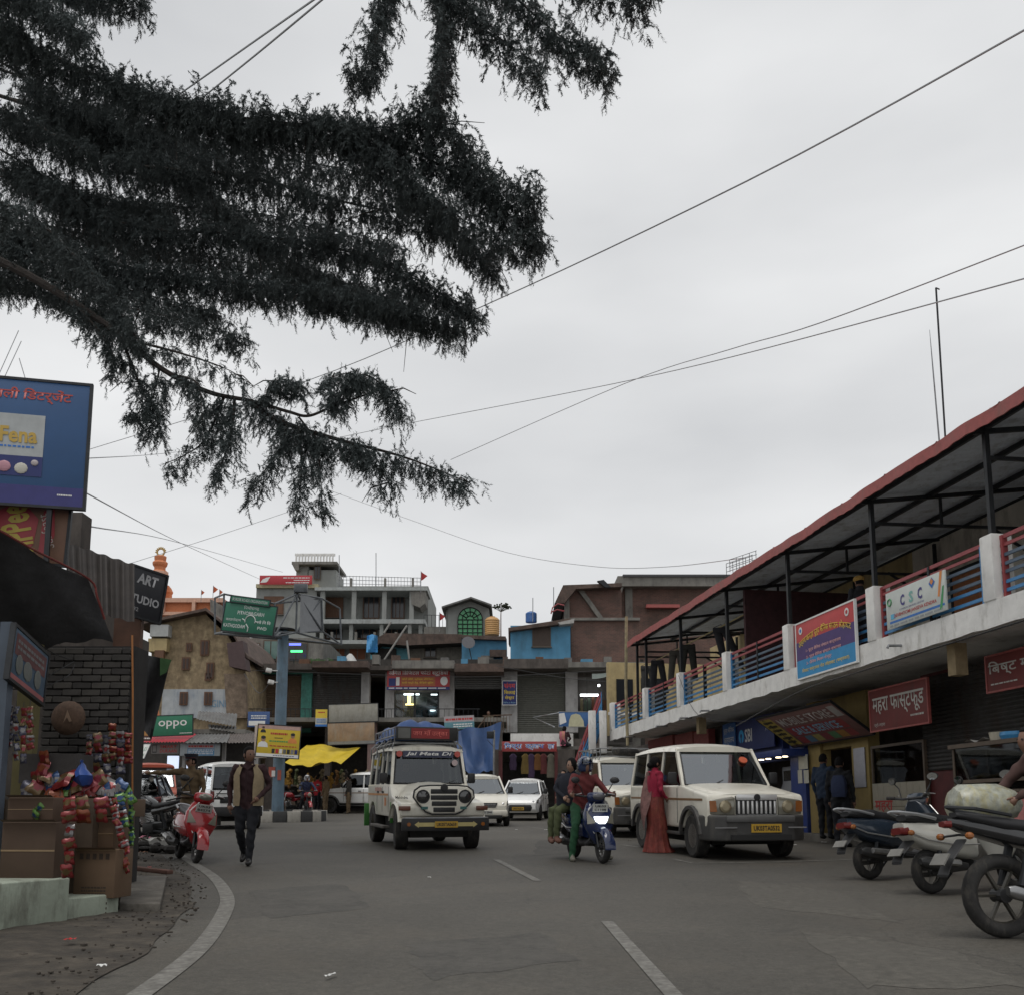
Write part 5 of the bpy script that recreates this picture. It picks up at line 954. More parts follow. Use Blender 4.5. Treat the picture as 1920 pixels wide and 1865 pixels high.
# ---------------------------------------------------------------- dark brick end wall with single bricks
b = thing('brick_wall', 'dark painted brick end wall of the kiosk with round basket', 'wall', P(165, 1560, 10.4)); b.location.z = gz(10.4); bo = b.location
BRD = [mat('soot_painted_brick%d' % i, c, .9, var=.2, scale=12) for i, c in enumerate([(.036, .033, .030), (.045, .041, .037), (.030, .027, .025), (.052, .047, .041)])]
xl, xr = P(82, 1300, 10.4).x-bo.x, P(248, 1300, 10.4).x-bo.x; zt = P(160, 1213, 10.4).z-bo.z
MB().box(xl, xr, .03, .4, 0, zt+.02).build('mortar_core', mat('black_mortar', (.025, .023, .022), .95, var=.2), b)
bw, bh = .21, .077
bm_ = [MB().box(-.1, .1, -.02, .04, -.033, .033).mesh('brick', m, bevel=.006, seg=1) for m in BRD]; hm_ = [MB().box(-.047, .047, -.02, .04, -.033, .033).mesh('brick', m, bevel=.006, seg=1) for m in BRD]
nrow = int(zt/bh); cnt = 0
for r in range(nrow):
    z = zt-(r+.5)*bh; x = xl+.004+(0 if r % 2 else 0)
    if r % 2: link('brick', random.choice(hm_), b, (x+.05, random.uniform(-.006, .008), z)); x += .104
    while x+.2 < xr+.02:
        o = link('brick', random.choice(bm_), b, (x+.1, random.uniform(-.008, .01), z), (0, random.uniform(-.015, .015), 0)); x += .208
    if xr-x > .06: link('brick', random.choice(hm_), b, (x+.05, 0, z))
tag(MB().tube([P(248, 1500, 10.2), P(249, 1300, 10.2), P(248, 1190, 10.2)], .01, 5).build('orange_cable', mat('orange_cable', (.35, .14, .04), .5)), 'orange cable running down the corner of the brick wall', 'cable')
p = P(128, 1345, 10.2); t = thing('round_basket', 'flat brown cane basket hung on the dark brick wall', 'basket', p); MB().lathe([(.02, .05), (.1, .045), (.16, .03), (.185, 0), (.17, -.02)], 20, axis='y').build('weave', mat('brown_cane', (.075, .042, .025), .8, var=.3, scale=40), t, smooth=True); MB().add([(-.02, -.07, -.06), (.02, -.075, .08), (.07, -.07, -.04), (.045, -.07, -.05), (.02, -.072, .0)], [(0, 1, 4), (1, 2, 3, 4)]).build('paper_tag', mat('tan_paper', (.18, .12, .08), .8), t)
# kiosk cabin: dark side, rear wall and posts
k = thing('kiosk_cabin', 'dark open fronted roadside kiosk beside the brick end wall', 'kiosk', Kp(.6, .5, 0)); ko = k.location
MB().box(-4.2, P(84, 1400, 10.6).x-ko.x, P(0, 0, 10.6).y-ko.y, P(0, 0, 10.6).y-ko.y+.2, 0, 3.2).build('rear_wall', DARKW, k)
MB().box(-2.2, -2.0, -2.5, 1.6, 0, 3.3).build('side_wall', DARKW, k)
for u, Y, m in ((-6, 8.5, mat('grey_blue_post', (.08, .1, .13), .7)), (34, 9.6, mat('khaki_board', (.14, .12, .05), .8))):
    p = P(u, 1480, Y)-ko; MB().box(p.x-.05, p.x+(.05 if u < 10 else .14), p.y-.05, p.y+.05, 0, 2.6).build('post', m, k)
MB().box(PX(60, 9.3).x-ko.x, PX(246, 9.3).x-ko.x, .35, 1.3, 0, P(100, 1500, 9.3).z-ko.z).build('counter', WOODD, k)
MB().box(PX(60, 9.3).x-ko.x, PX(165, 9.3).x-ko.x, .9, 1.25, P(100, 1470, 9.6).z-ko.z, P(100, 1410, 9.0).z-ko.z).build('rack', mat('dark_rack', (.045, .04, .038), .8, var=.3), k)
# tarpaulins over the kiosk
TB = mat('black_tarpaulin', (.028, .028, .03), .7, var=.3, scale=5, bump=.4)
tarp('black_awning', 'sagging black tarpaulin over the kiosk edged with a red rope', [(-60, 965, 8.2), (166, 1086, 9.6), (216, 1202, 10.0), (-60, 1215, 9.4)], 9, TB, 14, 9, .05)
tag(MB().tube(smoothpts([P(-60, 960, 8.15), P(60, 1028, 8.8), P(166, 1084, 9.55), P(182, 1118, 9.65), P(196, 1160, 9.75)], 4), .012, 6).build('red_rope', mat('red_rope', (.16, .03, .025), .8)), 'red rope along the edge of the black tarpaulin', 'rope')
tag(MB().grid(lambda s, q: tuple(P(122+130*s+(6*q)*(1-s), 1016+42*s+q*(120-12*s)+1.5*math.sin(30*s), 11.4-.7*q+.03*math.sin(40*s))), 40, 4).build('tin_awning', mat('brown_corrugated_tin', (.03, .024, .021), .7, .1, var=.3)), 'dark brown corrugated tin sheet above the black tarpaulin', 'awning')
t = thing('upper_cabin', 'dark timber upper cabin with a brown door jamb behind the tarpaulins', 'cabin', P(200, 1200, 12.4)); 
o = t.location; MB().box(PX(205, 12.4).x-o.x, PX(256, 12.4).x-o.x, 0, .1, P(0, 1218, 12.4).z-o.z, P(0, 1130, 12.4).z-o.z).build('jamb_board', mat('brown_plywood', (.09, .04, .022), .7, var=.2), t)
MB().box(PX(80, 12.4).x-o.x, PX(246, 12.4).x-o.x, .11, .5, P(0, 1216, 12.4).z-o.z, P(0, 1190, 12.4).z-o.z).build('lintel', DARKW, t); MB().box(P(112, 1000, 12.6).x-o.x, P(152, 1000, 12.6).x-o.x, .2, .5, P(0, 1040, 12.6).z-o.z, P(0, 960, 12.6).z-o.z).build('chimney_block', DARKW, t)
MB().box(-3, PX(248, 14.6).x-o.x, 2, 2.2, -6, P(0, 1060, 14).z-o.z).build('rear_wall', DARKW, t); MB().box(PX(205, 12.4).x-o.x, PX(246, 13).x-o.x, .3, .6, gz(12)-o.z, P(0, 1216, 12.4).z-o.z).build('lower_wall', DARKW, t)
M_, w, h = px_frame(97, 1156, 190, 1192, 12.2); t = board('cloth_banner', 'white and violet printed banner seen through the gap under the tarpaulin', 'banner', M_, w, h, mat('banner_bright', (.5, .5, .55), .6)); patch(t, w, h, .22, .98, .1, .55, mat('violet_print', (.2, .15, .42), .6)); patch(t, w, h, 0, .08, .1, .9, RED); strip_lines(t, w, h, .25, .9, .6, .9, 1, MATS['violet_print'])
# billboard, packet sign, studio sign, printed hoarding
FB = mat('billboard_blue', (.014, .07, .19), .45, var=.1, scale=1.5)
a, c = P(-190, 690, 9.6), P(163, 727, 10.0); d, e = P(150, 948, 10.0), P(-190, 932, 9.6)
t, w, h = quadboard('billboard', 'large blue detergent billboard with red Hindi heading above the kiosk', (a, c, d, e), [('असली डिटर्जेंट', .66, .88, .12, mat('billboard_red', (.42, .06, .05), .5), ex(w=.5, bold=.02, shear=.1)), ('Fena', .635, .55, .13, mat('gold_letter', (.5, .33, .06), .45), ex(w=.2, bold=.03, y=-.012))], FB, 'billboard')
patch(t, w, h, 0, 1, 0, .15, mat('billboard_violet', (.03, .03, .16), .5)); patch(t, w, h, .3, .77, .22, .72, mat('packet_white', (.4, .42, .42), .5), y=-.005); patch(t, w, h, .3, .77, .22, .38, NAVY, y=-.007); strip_lines(t, w, h, .45, .72, .44, .47, 1, BLUE, y=-.008)
for x, z, r, c_ in ((.5, .3, .05, (.5, .2, .28)), (.57, .29, .045, (.5, .25, .3)), (.66, .28, .045, (.5, .48, .42)), (.73, .33, .025, (.45, .4, .4)), (.42, .32, .04, (.5, .22, .3))): MB().ball(((x-.5)*w, -.01, (z-.5)*h), (r*w*.8, .012, r*h), 10, 7).build('printed_flower', mat('flower%.2f' % x, c_, .5), t)
strip_lines(t, w, h, .86, .95, .075, .1, 1, WHITE)
for x in (-.3, .0, .32): MB().bar((x*w, .05, -h/2-.7), (x*w, .05, h/2), .05).build('support_post', STEEL, t)
a, c = P(-150, 930, 9.9), P(126, 952, 10.1); d, e = P(117, 1056, 10.1), P(-150, 1040, 9.9)
t, w, h = quadboard('packet_sign', 'brown noodle packet sign hung upside down under the billboard', (a, c, d, e), [('YiPPee', .66, .5, .5, mat('yippee_yellow', (.42, .32, .05), .5), ex(w=.4, rot=PI*.58, bold=.03, y=-.010)), ('Sunfeast', .86, .55, .15, mat('yippee_white', (.45, .38, .34), .5), ex(w=.26, rot=PI*.6, y=-.010))], mat('packet_brown', (.17, .085, .05), .55, var=.1))
MB().add([((x-.5)*w, -.005, (z-.5)*h) for x, z in ((.48, .2), (.52, .85), (.62, 1.0), (.72, .95), (.8, .75), (.78, .3), (.66, .05))], [tuple(range(7))]).build('red_blob', mat('packet_red', (.3, .03, .04), .5), t); MB().add([((x-.5)*w, -.005, (z-.5)*h) for x, z in ((.82, .15), (.83, .9), (.9, 1.0), (.92, .5), (.88, .15))], [tuple(range(5))]).build('red_blob', MATS['packet_red'], t)
a, c = P(246, 1060, 12.2), P(312, 1080, 12.6); d, e = P(296, 1166, 12.6), P(240, 1148, 12.2)
SB = mat('studio_black', (.016, .017, .022), .5, var=.15)
t, w, h = quadboard('studio_sign', 'black art studio signboard with white italic capitals leaning over the verge', (a, c, d, e), [('ART', .48, .8, .22, mat('cut_letters', (.4, .4, .41), .5), ex(w=.62, bold=.04, shear=.15)), ('TUDIO', .5, .36, .18, MATS['cut_letters'], ex(w=.82, bold=.03)), ('9432', .2, .14, .08, MATS['cut_letters'], ex(w=.3))], SB)
a, c = P(25, 1178, 8.4), P(90, 1222, 9.2); d, e = P(82, 1325, 9.2), P(22, 1262, 8.4)
t, w, h = quadboard('printed_hoarding', 'faded blue and red printed hoarding hung edge on at the kiosk front', (a, c, d, e), [], mat('faded_blue_print', (.06, .10, .15), .7, var=.3, scale=5)); patch(t, w, h, .05, .95, .5, .92, mat('faded_red_print', (.12, .045, .045), .7, var=.3)); patch(t, w, h, .0, 1, 0, .1, mat('hoarding_pink', (.3, .1, .1), .7)); strip_lines(t, w, h, .1, .9, .6, .85, 2, mat('faded_white', (.16, .16, .16), .7))
for x, r in ((-.3, .1), (-.05, .13), (.25, .1)): MB().ball((x*w, -.006, -.15*h), (r*w, .006, .2*h), 8, 6).build('printed_packet', mat('faded_cream', (.13, .14, .13), .7), t)
for i, q in enumerate((((-20, 1278), (60, 1280), (110, 1255), (138, 1240)), ((-20, 1292), (70, 1288), (125, 1268), (140, 1245)), ((40, 1175), (90, 1218), (130, 1235)))): wire('drooping_cable', 'black cable drooping across the kiosk front', smoothpts([P(u, v, 8.9+.3*j) for j, (u, v) in enumerate(q)], 5), .009, 'cables drooping across the kiosk', m=BPLAST)
# next dark shop along the verge with its black awning
t = thing('dark_shop', 'dark shop front with black cloth awning and green canvas edge beyond the brick wall', 'shop', P(285, 1400, 20)); t.location.z = gz(20); o = t.location
MB().box(PX(150, 20).x-o.x, PX(262, 20).x-o.x, 0, .3, 0, P(0, 1215, 20).z-o.z).build('wall', DARKW, t)
MB().grid(lambda s, q: tuple(P(250+70*s-36*q*s, 1222+14*s+q*(150-30*(1-s)), 17+.1*math.sin(7*s+5*q)+q*.3)-o), 10, 8).build('awning_cloth', TB, t, smooth=True)
MB().grid(lambda s, q: tuple(P(300+22*s-q*10*s, 1232+4*s+q*34*(1-.3*s), 16.9)-o), 5, 4).build('canvas_edge', mat('green_canvas', (.05, .12, .04), .8, var=.2), t, smooth=True)
# broken brown board and rubbish heap at the verge
tag(MB().box(-.33, .33, -.05, .05, 0, .05).build('brick_kerb_piece', mat('broken_kerb', (.12, .06, .045), .9, var=.3), loc=G(282, 1650)+Vector((0, 0, .1)), rot=(0, .05, -.5), bevel=.01), 'broken reddish kerb piece lying on the verge', 'kerb')
hp = MB(); q = G(290, 1598)
for i in range(26): hp.ball((random.uniform(-.5, .6), random.uniform(-.3, .3), random.uniform(0, .12)), (random.uniform(.05, .16), random.uniform(.05, .14), random.uniform(.03, .08)), 6, 5)
tag(hp.build('rubbish_heap', mat('dark_rubbish', (.03, .027, .025), .9, var=.4), loc=(q.x, q.y, gz(q.y)+.03)), 'low heap of dark rubbish beside the red scooter', 'rubbish')
for i, (u, v, m, w) in enumerate(((262, 1583, mat('pink_cloth', (.42, .14, .2), .8), .22), (278, 1590, mat('white_cloth', (.5, .49, .46), .9), .3), (252, 1590, RED, .16), (268, 1612, mat('orange_cup', (.4, .16, .06), .6), .07))):
    p = G(u, v); tag(MB().grid(lambda s, q: (w*(s-.5)*1.6, w*(q-.5), .12+.3*w*abs(math.sin(5*s+2*q))), 6, 5).build('rag', m, loc=(p.x, p.y, gz(p.y)), smooth=True), '%s scrap of cloth on the rubbish heap' % ['pink', 'white', 'red', 'orange'][i], 'rag')
t = thing('leaning_board', 'dark board on white trestle leg leaning at the plinth corner', 'board', G(236, 1655)); MB().bar((0, 0, 0), (-.08, .1, .55), .05, .03).build('leg', WPL, t); MB().bar((-.12, .05, 0), (-.12, .1, .5), .14, .02).build('panel', BLACK, t)
# ================================================================ junction sign gantry
pz = gz(33); t = thing('sign_gantry', 'thick blue grey steel pole carrying a ring of framed road sign panels', 'sign gantry', (P(521, 1500, 33).x, 33, pz)); o = t.location
PB = mat('blue_grey_paint', (.13, .20, .26), .5, .2, var=.15, scale=3, dirt=(.08, .09, .1), dirt_amt=.4)
MB().cyl((0, 0, -.1), (0, 0, P(521, 1182, 33).z-pz), .205, .19, 20).build('pole', PB, t, smooth=True); zt = P(521, 1182, 33).z-pz
MB().cyl((0, 0, zt), (0, 0, zt+.06), .42, n=20).build('cap_plate', STEEL, t)
FR = mat('frame_grey', (.11, .12, .13), .5, .5, var=.2); fb = MB()
C = {k: P(*v)-o for k, v in dict(a=(419, 1184, 31.6), b=(514, 1193, 31.2), c=(420, 1113, 31.6), d=(515, 1131, 31.2), e=(403, 1187, 33.2), f=(403, 1120, 33.2), g=(605, 1183, 33.6), h=(603, 1121, 33.6), i=(557, 1113, 32.2), j=(555, 1185, 32.2), k=(640, 1208, 34.2), l=(637, 1140, 34.2)).items()}
for x in ('ab', 'cd', 'ac', 'bd', 'ae', 'cf', 'ef', 'bj', 'di', 'ij', 'ig', 'ih', 'jg', 'hg', 'gk', 'hl', 'lk', 'bi', 'jh', 'eb', 'ej', 'ak', 'dh', 'ek', 'jk'): fb.tube([C[x[0]], C[x[1]]], .035, 5)
fb.tube([C['b'], Vector((0, 0, zt))], .05, 5).tube([C['g'], Vector((0, 0, zt))], .05, 5).tube([C['e'], Vector((0, 0, zt))], .05, 5); fb.build('frame', FR, t)
gp = MB().loft([[C['j']+Vector((0.1, .1, 0)), C['i']+Vector((.1, .1, 0)), C['i']+Vector((.1, .13, 0)), C['j']+Vector((.1, .13, 0))], [C['g']+Vector((0, .05, 0)), C['h']+Vector((0, .05, 0)), C['h']+Vector((0, .08, 0)), C['g']+Vector((0, .08, 0))]]); gp.build('panel_back', mat('panel_back_grey', (.2, .21, .22), .5, .3, var=.1), t)
MB().box(C['i'].x-.1, C['i'].x+.35, C['i'].y-.1, C['i'].y+.1, C['i'].z+.05, C['i'].z+.35).build('floodlight', FR, t, bevel=.02); MB().tube([C['i']+Vector((-.1, 0, 0)), C['i']+Vector((-.05, 0, .1))], .03, 5).build('floodlight_arm', FR, t)
for q in ((504, 1256), (508, 1278)):
    p = P(*q, 32.6)-o; e = MB().boxc(p, (.2, .28, .13), (0, .2, .3)).build('camera', WPL, t, bevel=.02); MB().tube([p, (0, 0, p.z+.05)], .02, 5).build('bracket', WPL, e)
for (u, v, w_, h_, m) in ((509, 1446, .22, .34, mat('poster_red', (.42, .1, .07), .7)), (523, 1452, .12, .34, MATS['poster_red']), (512, 1449, .12, .2, WHITE)): p = P(u, v, 32.72)-o; MB().box(p.x-w_/2, p.x+w_/2, -.235 if m != WHITE else -.242, -.21, p.z-h_/2, p.z+h_/2).build('pasted_notice', m, t)
GS = mat('road_sign_green', (.01, .13, .075), .4, var=.06); GW = mat('road_sign_white', (.55, .58, .56), .5, var=.05)
a, c = P(420, 1127, 31.4), P(515, 1138, 31.0); d, e = P(514, 1190, 31.0), P(420, 1181, 31.4)
t2, w, h = quadboard('road_sign', 'green direction board with roundabout diagram on the junction gantry', (a, c, d, e), [('पिथौरागढ़', .52, .87, .15, GW, ex(w=.3)), ('PITHORAGARH', .52, .68, .13, GW, ex(w=.52, bold=.015)), ('काठगोदाम', .2, .42, .12, GW, ex(w=.3)), ('KATHGODAM', .235, .2, .13, GW, ex(w=.42, bold=.015)), ('लो नि वि', .8, .42, .13, GW, ex(w=.26, bold=.01)), ('PWD', .78, .2, .11, GW, ex(w=.18, bold=.015))], GS)
ar = MB(); R = .1*w; cx, cz = .03*w, -.08*h
ar.tube([(cx+R*math.cos(a), -.008, cz+R*math.sin(a)) for a in [PI*(-.1+1.2*i/12) for i in range(13)]], .018, 4).tube([(cx-.7*R, -.008, cz-.6*R), (cx-.2*R, -.008, cz-1.2*R), (cx-.2*R, -.008, -.46*h)], .02, 4).tube([(cx, -.008, cz+R), (cx, -.008, cz+1.6*R)], .016, 4).tube([(cx+R, -.008, cz), (cx+1.6*R, -.008, cz-.1*R)], .016, 4).tube([(cx-R, -.008, cz), (cx-1.6*R, -.008, cz+.05)], .016, 4); ar.build('roundabout_arrow', GW, t2)
a, c = P(433, 1116, 31.3), P(505, 1125, 31.0); d, e = P(505, 1136, 31.0), P(433, 1126, 31.3)
quadboard('road_sign', 'narrow green header board above the roundabout direction board', (a, c, d, e), [('BORDER ROADS ORGANISATION', .5, .5, .5, GW, ex(w=.9))], GS)
# poster boards tied to the pole
a, c = P(484, 1357, 32.2), P(563, 1362, 32.3); d, e = P(560, 1421, 32.3), P(481, 1416, 32.2)
t, w, h = quadboard('political_poster', 'yellow printed poster board with two portraits tied to the gantry pole', (a, c, d, e), [], mat('poster_yellow', (.6, .43, .03), .55, var=.06))
patch(t, w, h, 0, 1, .88, 1, mat('poster_pink', (.5, .33, .28), .6)); patch(t, w, h, 0, 1, 0, .1, WHITE); 
for z0, z1, x0, x1, m in ((.68, .8, .3, .7, RED), (.58, .63, .4, .6, BLACK), (.46, .54, .28, .72, mat('print_green', (.05, .3, .08), .5)), (.32, .38, .3, .95, RED), (.03, .07, .4, .9, NAVY)): strip_lines(t, w, h, x0, x1, z0, z1, 1, m)
for i in range(7): patch(t, w, h, .36+i*.09, .43+i*.09, .12, .26, [BLACK, RED, WHITE, GREYR, BLACK, MATS['sign_grey'], NAVY][i], y=-.005)
def portrait(t, cx, cz, r, shirt, hair=BLACK):
    o = MB().add([(cx+r*x, -.005, cz+r*z) for x, z in ((-2.2, -3.6), (-1.9, -2), (-.8, -1.2), (.8, -1.2), (1.9, -2), (2.2, -3.6))], [tuple(range(6))]).build('printed_portrait', shirt, t)
    MB().ball((cx, -.006, cz), (r, .003, 1.25*r), 10, 7).build('printed_face', mat('printed_skin', (.35, .2, .13), .6), o); MB().ball((cx, -.008, cz+.6*r), (1.05*r, .003, .75*r), 10, 7).build('printed_hair', hair, o)
portrait(t, -.36*w, .06*h, .055*w, WHITE); portrait(t, .33*w, .2*h, .05*w, mat('orange_print', (.7, .25, .06), .5)); portrait(t, -.38*w, .4*h, .03*w, BLACK)
M_, w, h = px_frame(478, 1358, 500, 1420, 33.3); board('political_poster', 'pale poster board edge showing behind the yellow poster', 'poster', M_, w, h, mat('poster_pale_pink', (.5, .42, .36), .6))
# striped kerb island round the pole
t = thing('traffic_island', 'round traffic island with black and white striped kerb blocks under the gantry pole', 'traffic island', (P(521, 1500, 33).x, 33.9, gz(33.9)), tilt=True)
n = 20; R0 = 1.5
blk = [MB().loft([[(R0*math.cos(a), R0*math.sin(a), z) for a in (0, PI/n*.97, 2*PI/n*.97)]+[((R0-.22)*math.cos(a), (R0-.22)*math.sin(a), z) for a in (2*PI/n*.97, PI/n*.97, 0)] for z in (-.03, .36)]).mesh('kerb_block', m, bevel=.015) for m in (mat('kerb_white', (.38, .36, .32), .85, var=.15, dirt=(.16, .14, .12)), mat('kerb_black', (.05, .05, .05), .8, var=.2))]
for i in range(n): link('kerb_block', blk[i % 2], t, None, (0, 0, 2*PI*i/n))
MB().cyl((0, 0, 0), (0, 0, .3), R0-.23, n=28).build('fill', DIRT, t)
# street pole with square lamp near the blue tarpaulin
p = P(926, 1480, 40); t = thing('lamp_pole', 'thin grey pole with a square dark floodlight beside the blue screen', 'lamp post', GP(p.x, 40)); zt = P(926, 1368, 40).z-gz(40); MB().tube([(0, 0, 0), (0, 0, zt)], .045, 8).build('pole', GALV, t); MB().box(-.3, -.02, -.1, .05, zt-.35, zt-.05).build('lamp_head', STEEL, t, bevel=.02); MB().tube([(-.28, 0, zt-.4), (-.05, 0, zt-.65), (0, 0, zt-.7)], .012, 5).build('lamp_arm', STEEL, t)
# ================================================================ overhead cables
def cab(label, pts, r): wire('overhead_cable', label, smoothpts([P(*q) for q in pts], 6), r, m=BPLAST if max(q[1] for q in pts) > 1200 else None)
cab('upper of two close cables crossing the sky above the cedar', [(300, 203, 14), (460, 90, 11), (620, -22, 9)], .018); cab('lower of two close cables crossing the sky above the cedar', [(350, 207, 14), (480, 103, 11), (640, -30, 9)], .018)
cab('long straight cable climbing from the cedar to the upper right', [(160, 845, 36), (565, 718, 28), (915, 570, 20), (1400, 340, 13), (1960, 35, 9)], .02)
cab('cable from the cedar tips to the mast that passes over its top', [(845, 862, 34), (1170, 720, 26), (1370, 655, 20), (1540, 605, 16), (1960, 445, 12)], .017); cab('cable from the cedar tips crossing in front of the antenna mast', [(600, 828, 36), (750, 797, 32), (1100, 730, 25), (1370, 670, 19), (1960, 512, 11)], .017)
cab('long sagging cable over the shop row to the red roof', [(620, 920, 48), (780, 978, 46), (950, 1035, 42), (1120, 1062, 38), (1250, 1062, 33), (1395, 1045, 25)], .02)
cab('cable from the billboard down to the hillside banner', [(150, 918, 14), (340, 1018, 40), (487, 1085, 68)], .02); cab('cable from the tin sheet towards the grey house tower', [(158, 985, 14), (340, 1018, 40), (530, 1072, 69)], .02)
cab('cable rising from the temple towards the cedar tip', [(230, 1060, 40), (420, 1000, 42), (640, 925, 45)], .02); cab('cable from the billboard to the lowest cedar bough', [(155, 860, 14), (290, 852, 25), (420, 838, 35)], .014)
cab('cable along the shop row roof edge', [(450, 1255, 46), (640, 1262, 46), (900, 1268, 46), (1190, 1252, 36)], .02); cab('cable looping from the shop row to the arcade end', [(930, 1247, 46), (1060, 1270, 42), (1190, 1280, 34)], .018); cab('looping cable below the gantry cameras', [(458, 1262, 38), (485, 1298, 36), (505, 1280, 33)], .02)
cab('string of cable under the arcade slab', [(1380, 1360, 19), (1500, 1295, 16), (1600, 1262, 14), (1750, 1215, 12.5), (1960, 1150, 11)], .018); cab('thin cable hanging from the arcade slab to the bank sign', [(1272, 1265, 25), (1310, 1340, 24), (1400, 1352, 21)], .01)
for i, q in enumerate((((-10, 720, 11), (35, 620, 11)), ((5, 715, 11), (40, 640, 11)), ((48, 712, 10), (36, 672, 10)))): cab('short guy wire above the billboard', q, .008)
# ================================================================ deodar cedar overhanging from the left
trng = np.random.default_rng(11)
cedar = thing('cedar_tree', 'large dark needle-leaved cedar reaching over the road from beyond the kiosk', 'tree', (-11.5, 15, gz(15)))
TB0 = Vector((-11.5, 15, gz(15)))
BARK = mat('cedar_bark', (.035, .028, .024), .95, var=.3, scale=6, bump=.8)
MB().tube([(0, 0, -.2), (.05, 0, 4), (.1, .1, 9), (.2, .1, 15), (.3, 0, 22)], [.55, .48, .4, .3, .12], 14).build('trunk', BARK, cedar, smooth=True)
# limbs: pixel/depth polyline, base radius, hanging length, density
LIMBS = [
 ([(-420, 120, 15), (-60, 60, 14), (200, 150, 13.6), (450, 222, 13.3), (680, 252, 13), (860, 330, 12.8), (1020, 462, 12.6)], .13, .62, 1.5),
 ([(-420, -60, 15.4), (-40, -70, 15), (120, -30, 14.6), (270, -5, 14)], .1, .6, 1.5),
 ([(-300, 250, 16), (-40, 200, 15), (200, 300, 14.6), (450, 330, 14.2), (650, 380, 14), (820, 420, 13.8), (930, 505, 13.6)], .11, .6, 1.4),
 ([(-300, 330, 16.4), (0, 320, 15.6), (230, 420, 15), (450, 440, 14.6), (680, 480, 14.2), (900, 590, 13.8)], .11, .6, 1.5),
 ([(-300, 420, 15.8), (0, 430, 15.2), (230, 500, 14.8), (430, 530, 14.4), (640, 560, 14), (870, 615, 13.8)], .1, .5, 1.7),
 ([(-300, 480, 14.6), (-20, 510, 14), (130, 560, 13.6), (240, 620, 13.4)], .08, .42, 1.3),
 ([(-200, 120, 17), (60, 200, 16.4), (300, 300, 16), (520, 470, 15.6), (680, 560, 15.2), (800, 590, 15)], .09, .6, 1.4),
 ([(230, 170, 13.6), (420, 215, 13.2), (600, 235, 12.9), (760, 232, 12.7), (838, 150, 12.6)], .05, .55, 1.5),
 ([(760, 232, 12.7), (850, 250, 12.5), (905, 320, 12.4), (1000, 375, 12.2), (1005, 400, 12.2)], .04, .45, 1.4),
 ([(640, 250, 12.9), (760, 330, 12.8), (880, 420, 12.7), (985, 470, 12.6)], .04, .5, 1.3),
 ([(-300, 340, 13), (0, 380, 12.6), (160, 500, 12.4), (260, 640, 12.2)], .08, .4, 1.1),
  ([(-300, 60, 19), (0, 130, 18.5), (250, 240, 18), (480, 290, 17.6), (700, 330, 17.3), (850, 400, 17)], .08, 1.0, 1.3),
 ([(-300, 300, 19), (0, 330, 18.5), (230, 380, 18), (480, 400, 17.6), (760, 470, 17.3)], .08, 1.0, 1.3),
 ([(-300, 400, 18), (0, 410, 17.5), (250, 460, 17), (500, 500, 16.8), (780, 560, 16.6)], .08, .8, 1.4),
 ([(-300, 150, 17.5), (0, 180, 17), (200, 250, 16.6), (420, 300, 16.3)], .07, .9, 1.2),
 ([(-300, 20, 16.5), (-50, 90, 16), (120, 190, 15.8), (330, 250, 15.6)], .07, 1.0, 1.4),
 ([(-300, 230, 16.5), (-50, 260, 16), (120, 350, 15.8), (330, 400, 15.6)], .07, 1.0, 1.4),
 ([(-300, 400, 15.5), (-50, 440, 15), (100, 500, 14.8), (300, 560, 14.6), (420, 590, 14.5)], .07, .55, 1.4),
 ([(-300, -120, 16.5), (-50, -120, 16), (80, -60, 15.8), (190, -20, 15.6)], .07, .9, 1.5),
 ([(-250, -160, 13.5), (-30, -60, 13), (90, 20, 12.8), (170, 70, 12.7)], .07, .7, 1.6),
 ([(-250, -60, 14), (-60, 10, 13.6), (60, 80, 13.4)], .06, .7, 1.5),
 ([(150, 560, 13.6), (300, 590, 13.4), (400, 620, 13.3), (470, 640, 13.2)], .03, .4, .9),
 # branch dipping in from above
 ([(640, -420, 13.5), (780, -160, 12.6), (835, 40, 12.2), (815, 170, 12)], .09, .5, 1.2),
 ([(780, -160, 12.6), (720, 20, 12.1), (690, 120, 11.9), (655, 160, 11.8)], .05, .35, 1.2),
 ([(780, -200, 12.8), (930, -40, 12.2), (1040, 60, 11.9), (1150, 135, 11.7)], .06, .42, 1.3),
 ([(780, -260, 12.8), (1000, -110, 12.2), (1130, -20, 11.8), (1225, 15, 11.6)], .05, .35, 1.0),
 ([(830, -60, 12.3), (900, 40, 12), (990, 110, 11.8), (1020, 150, 11.7)], .03, .4, 1.1),
]
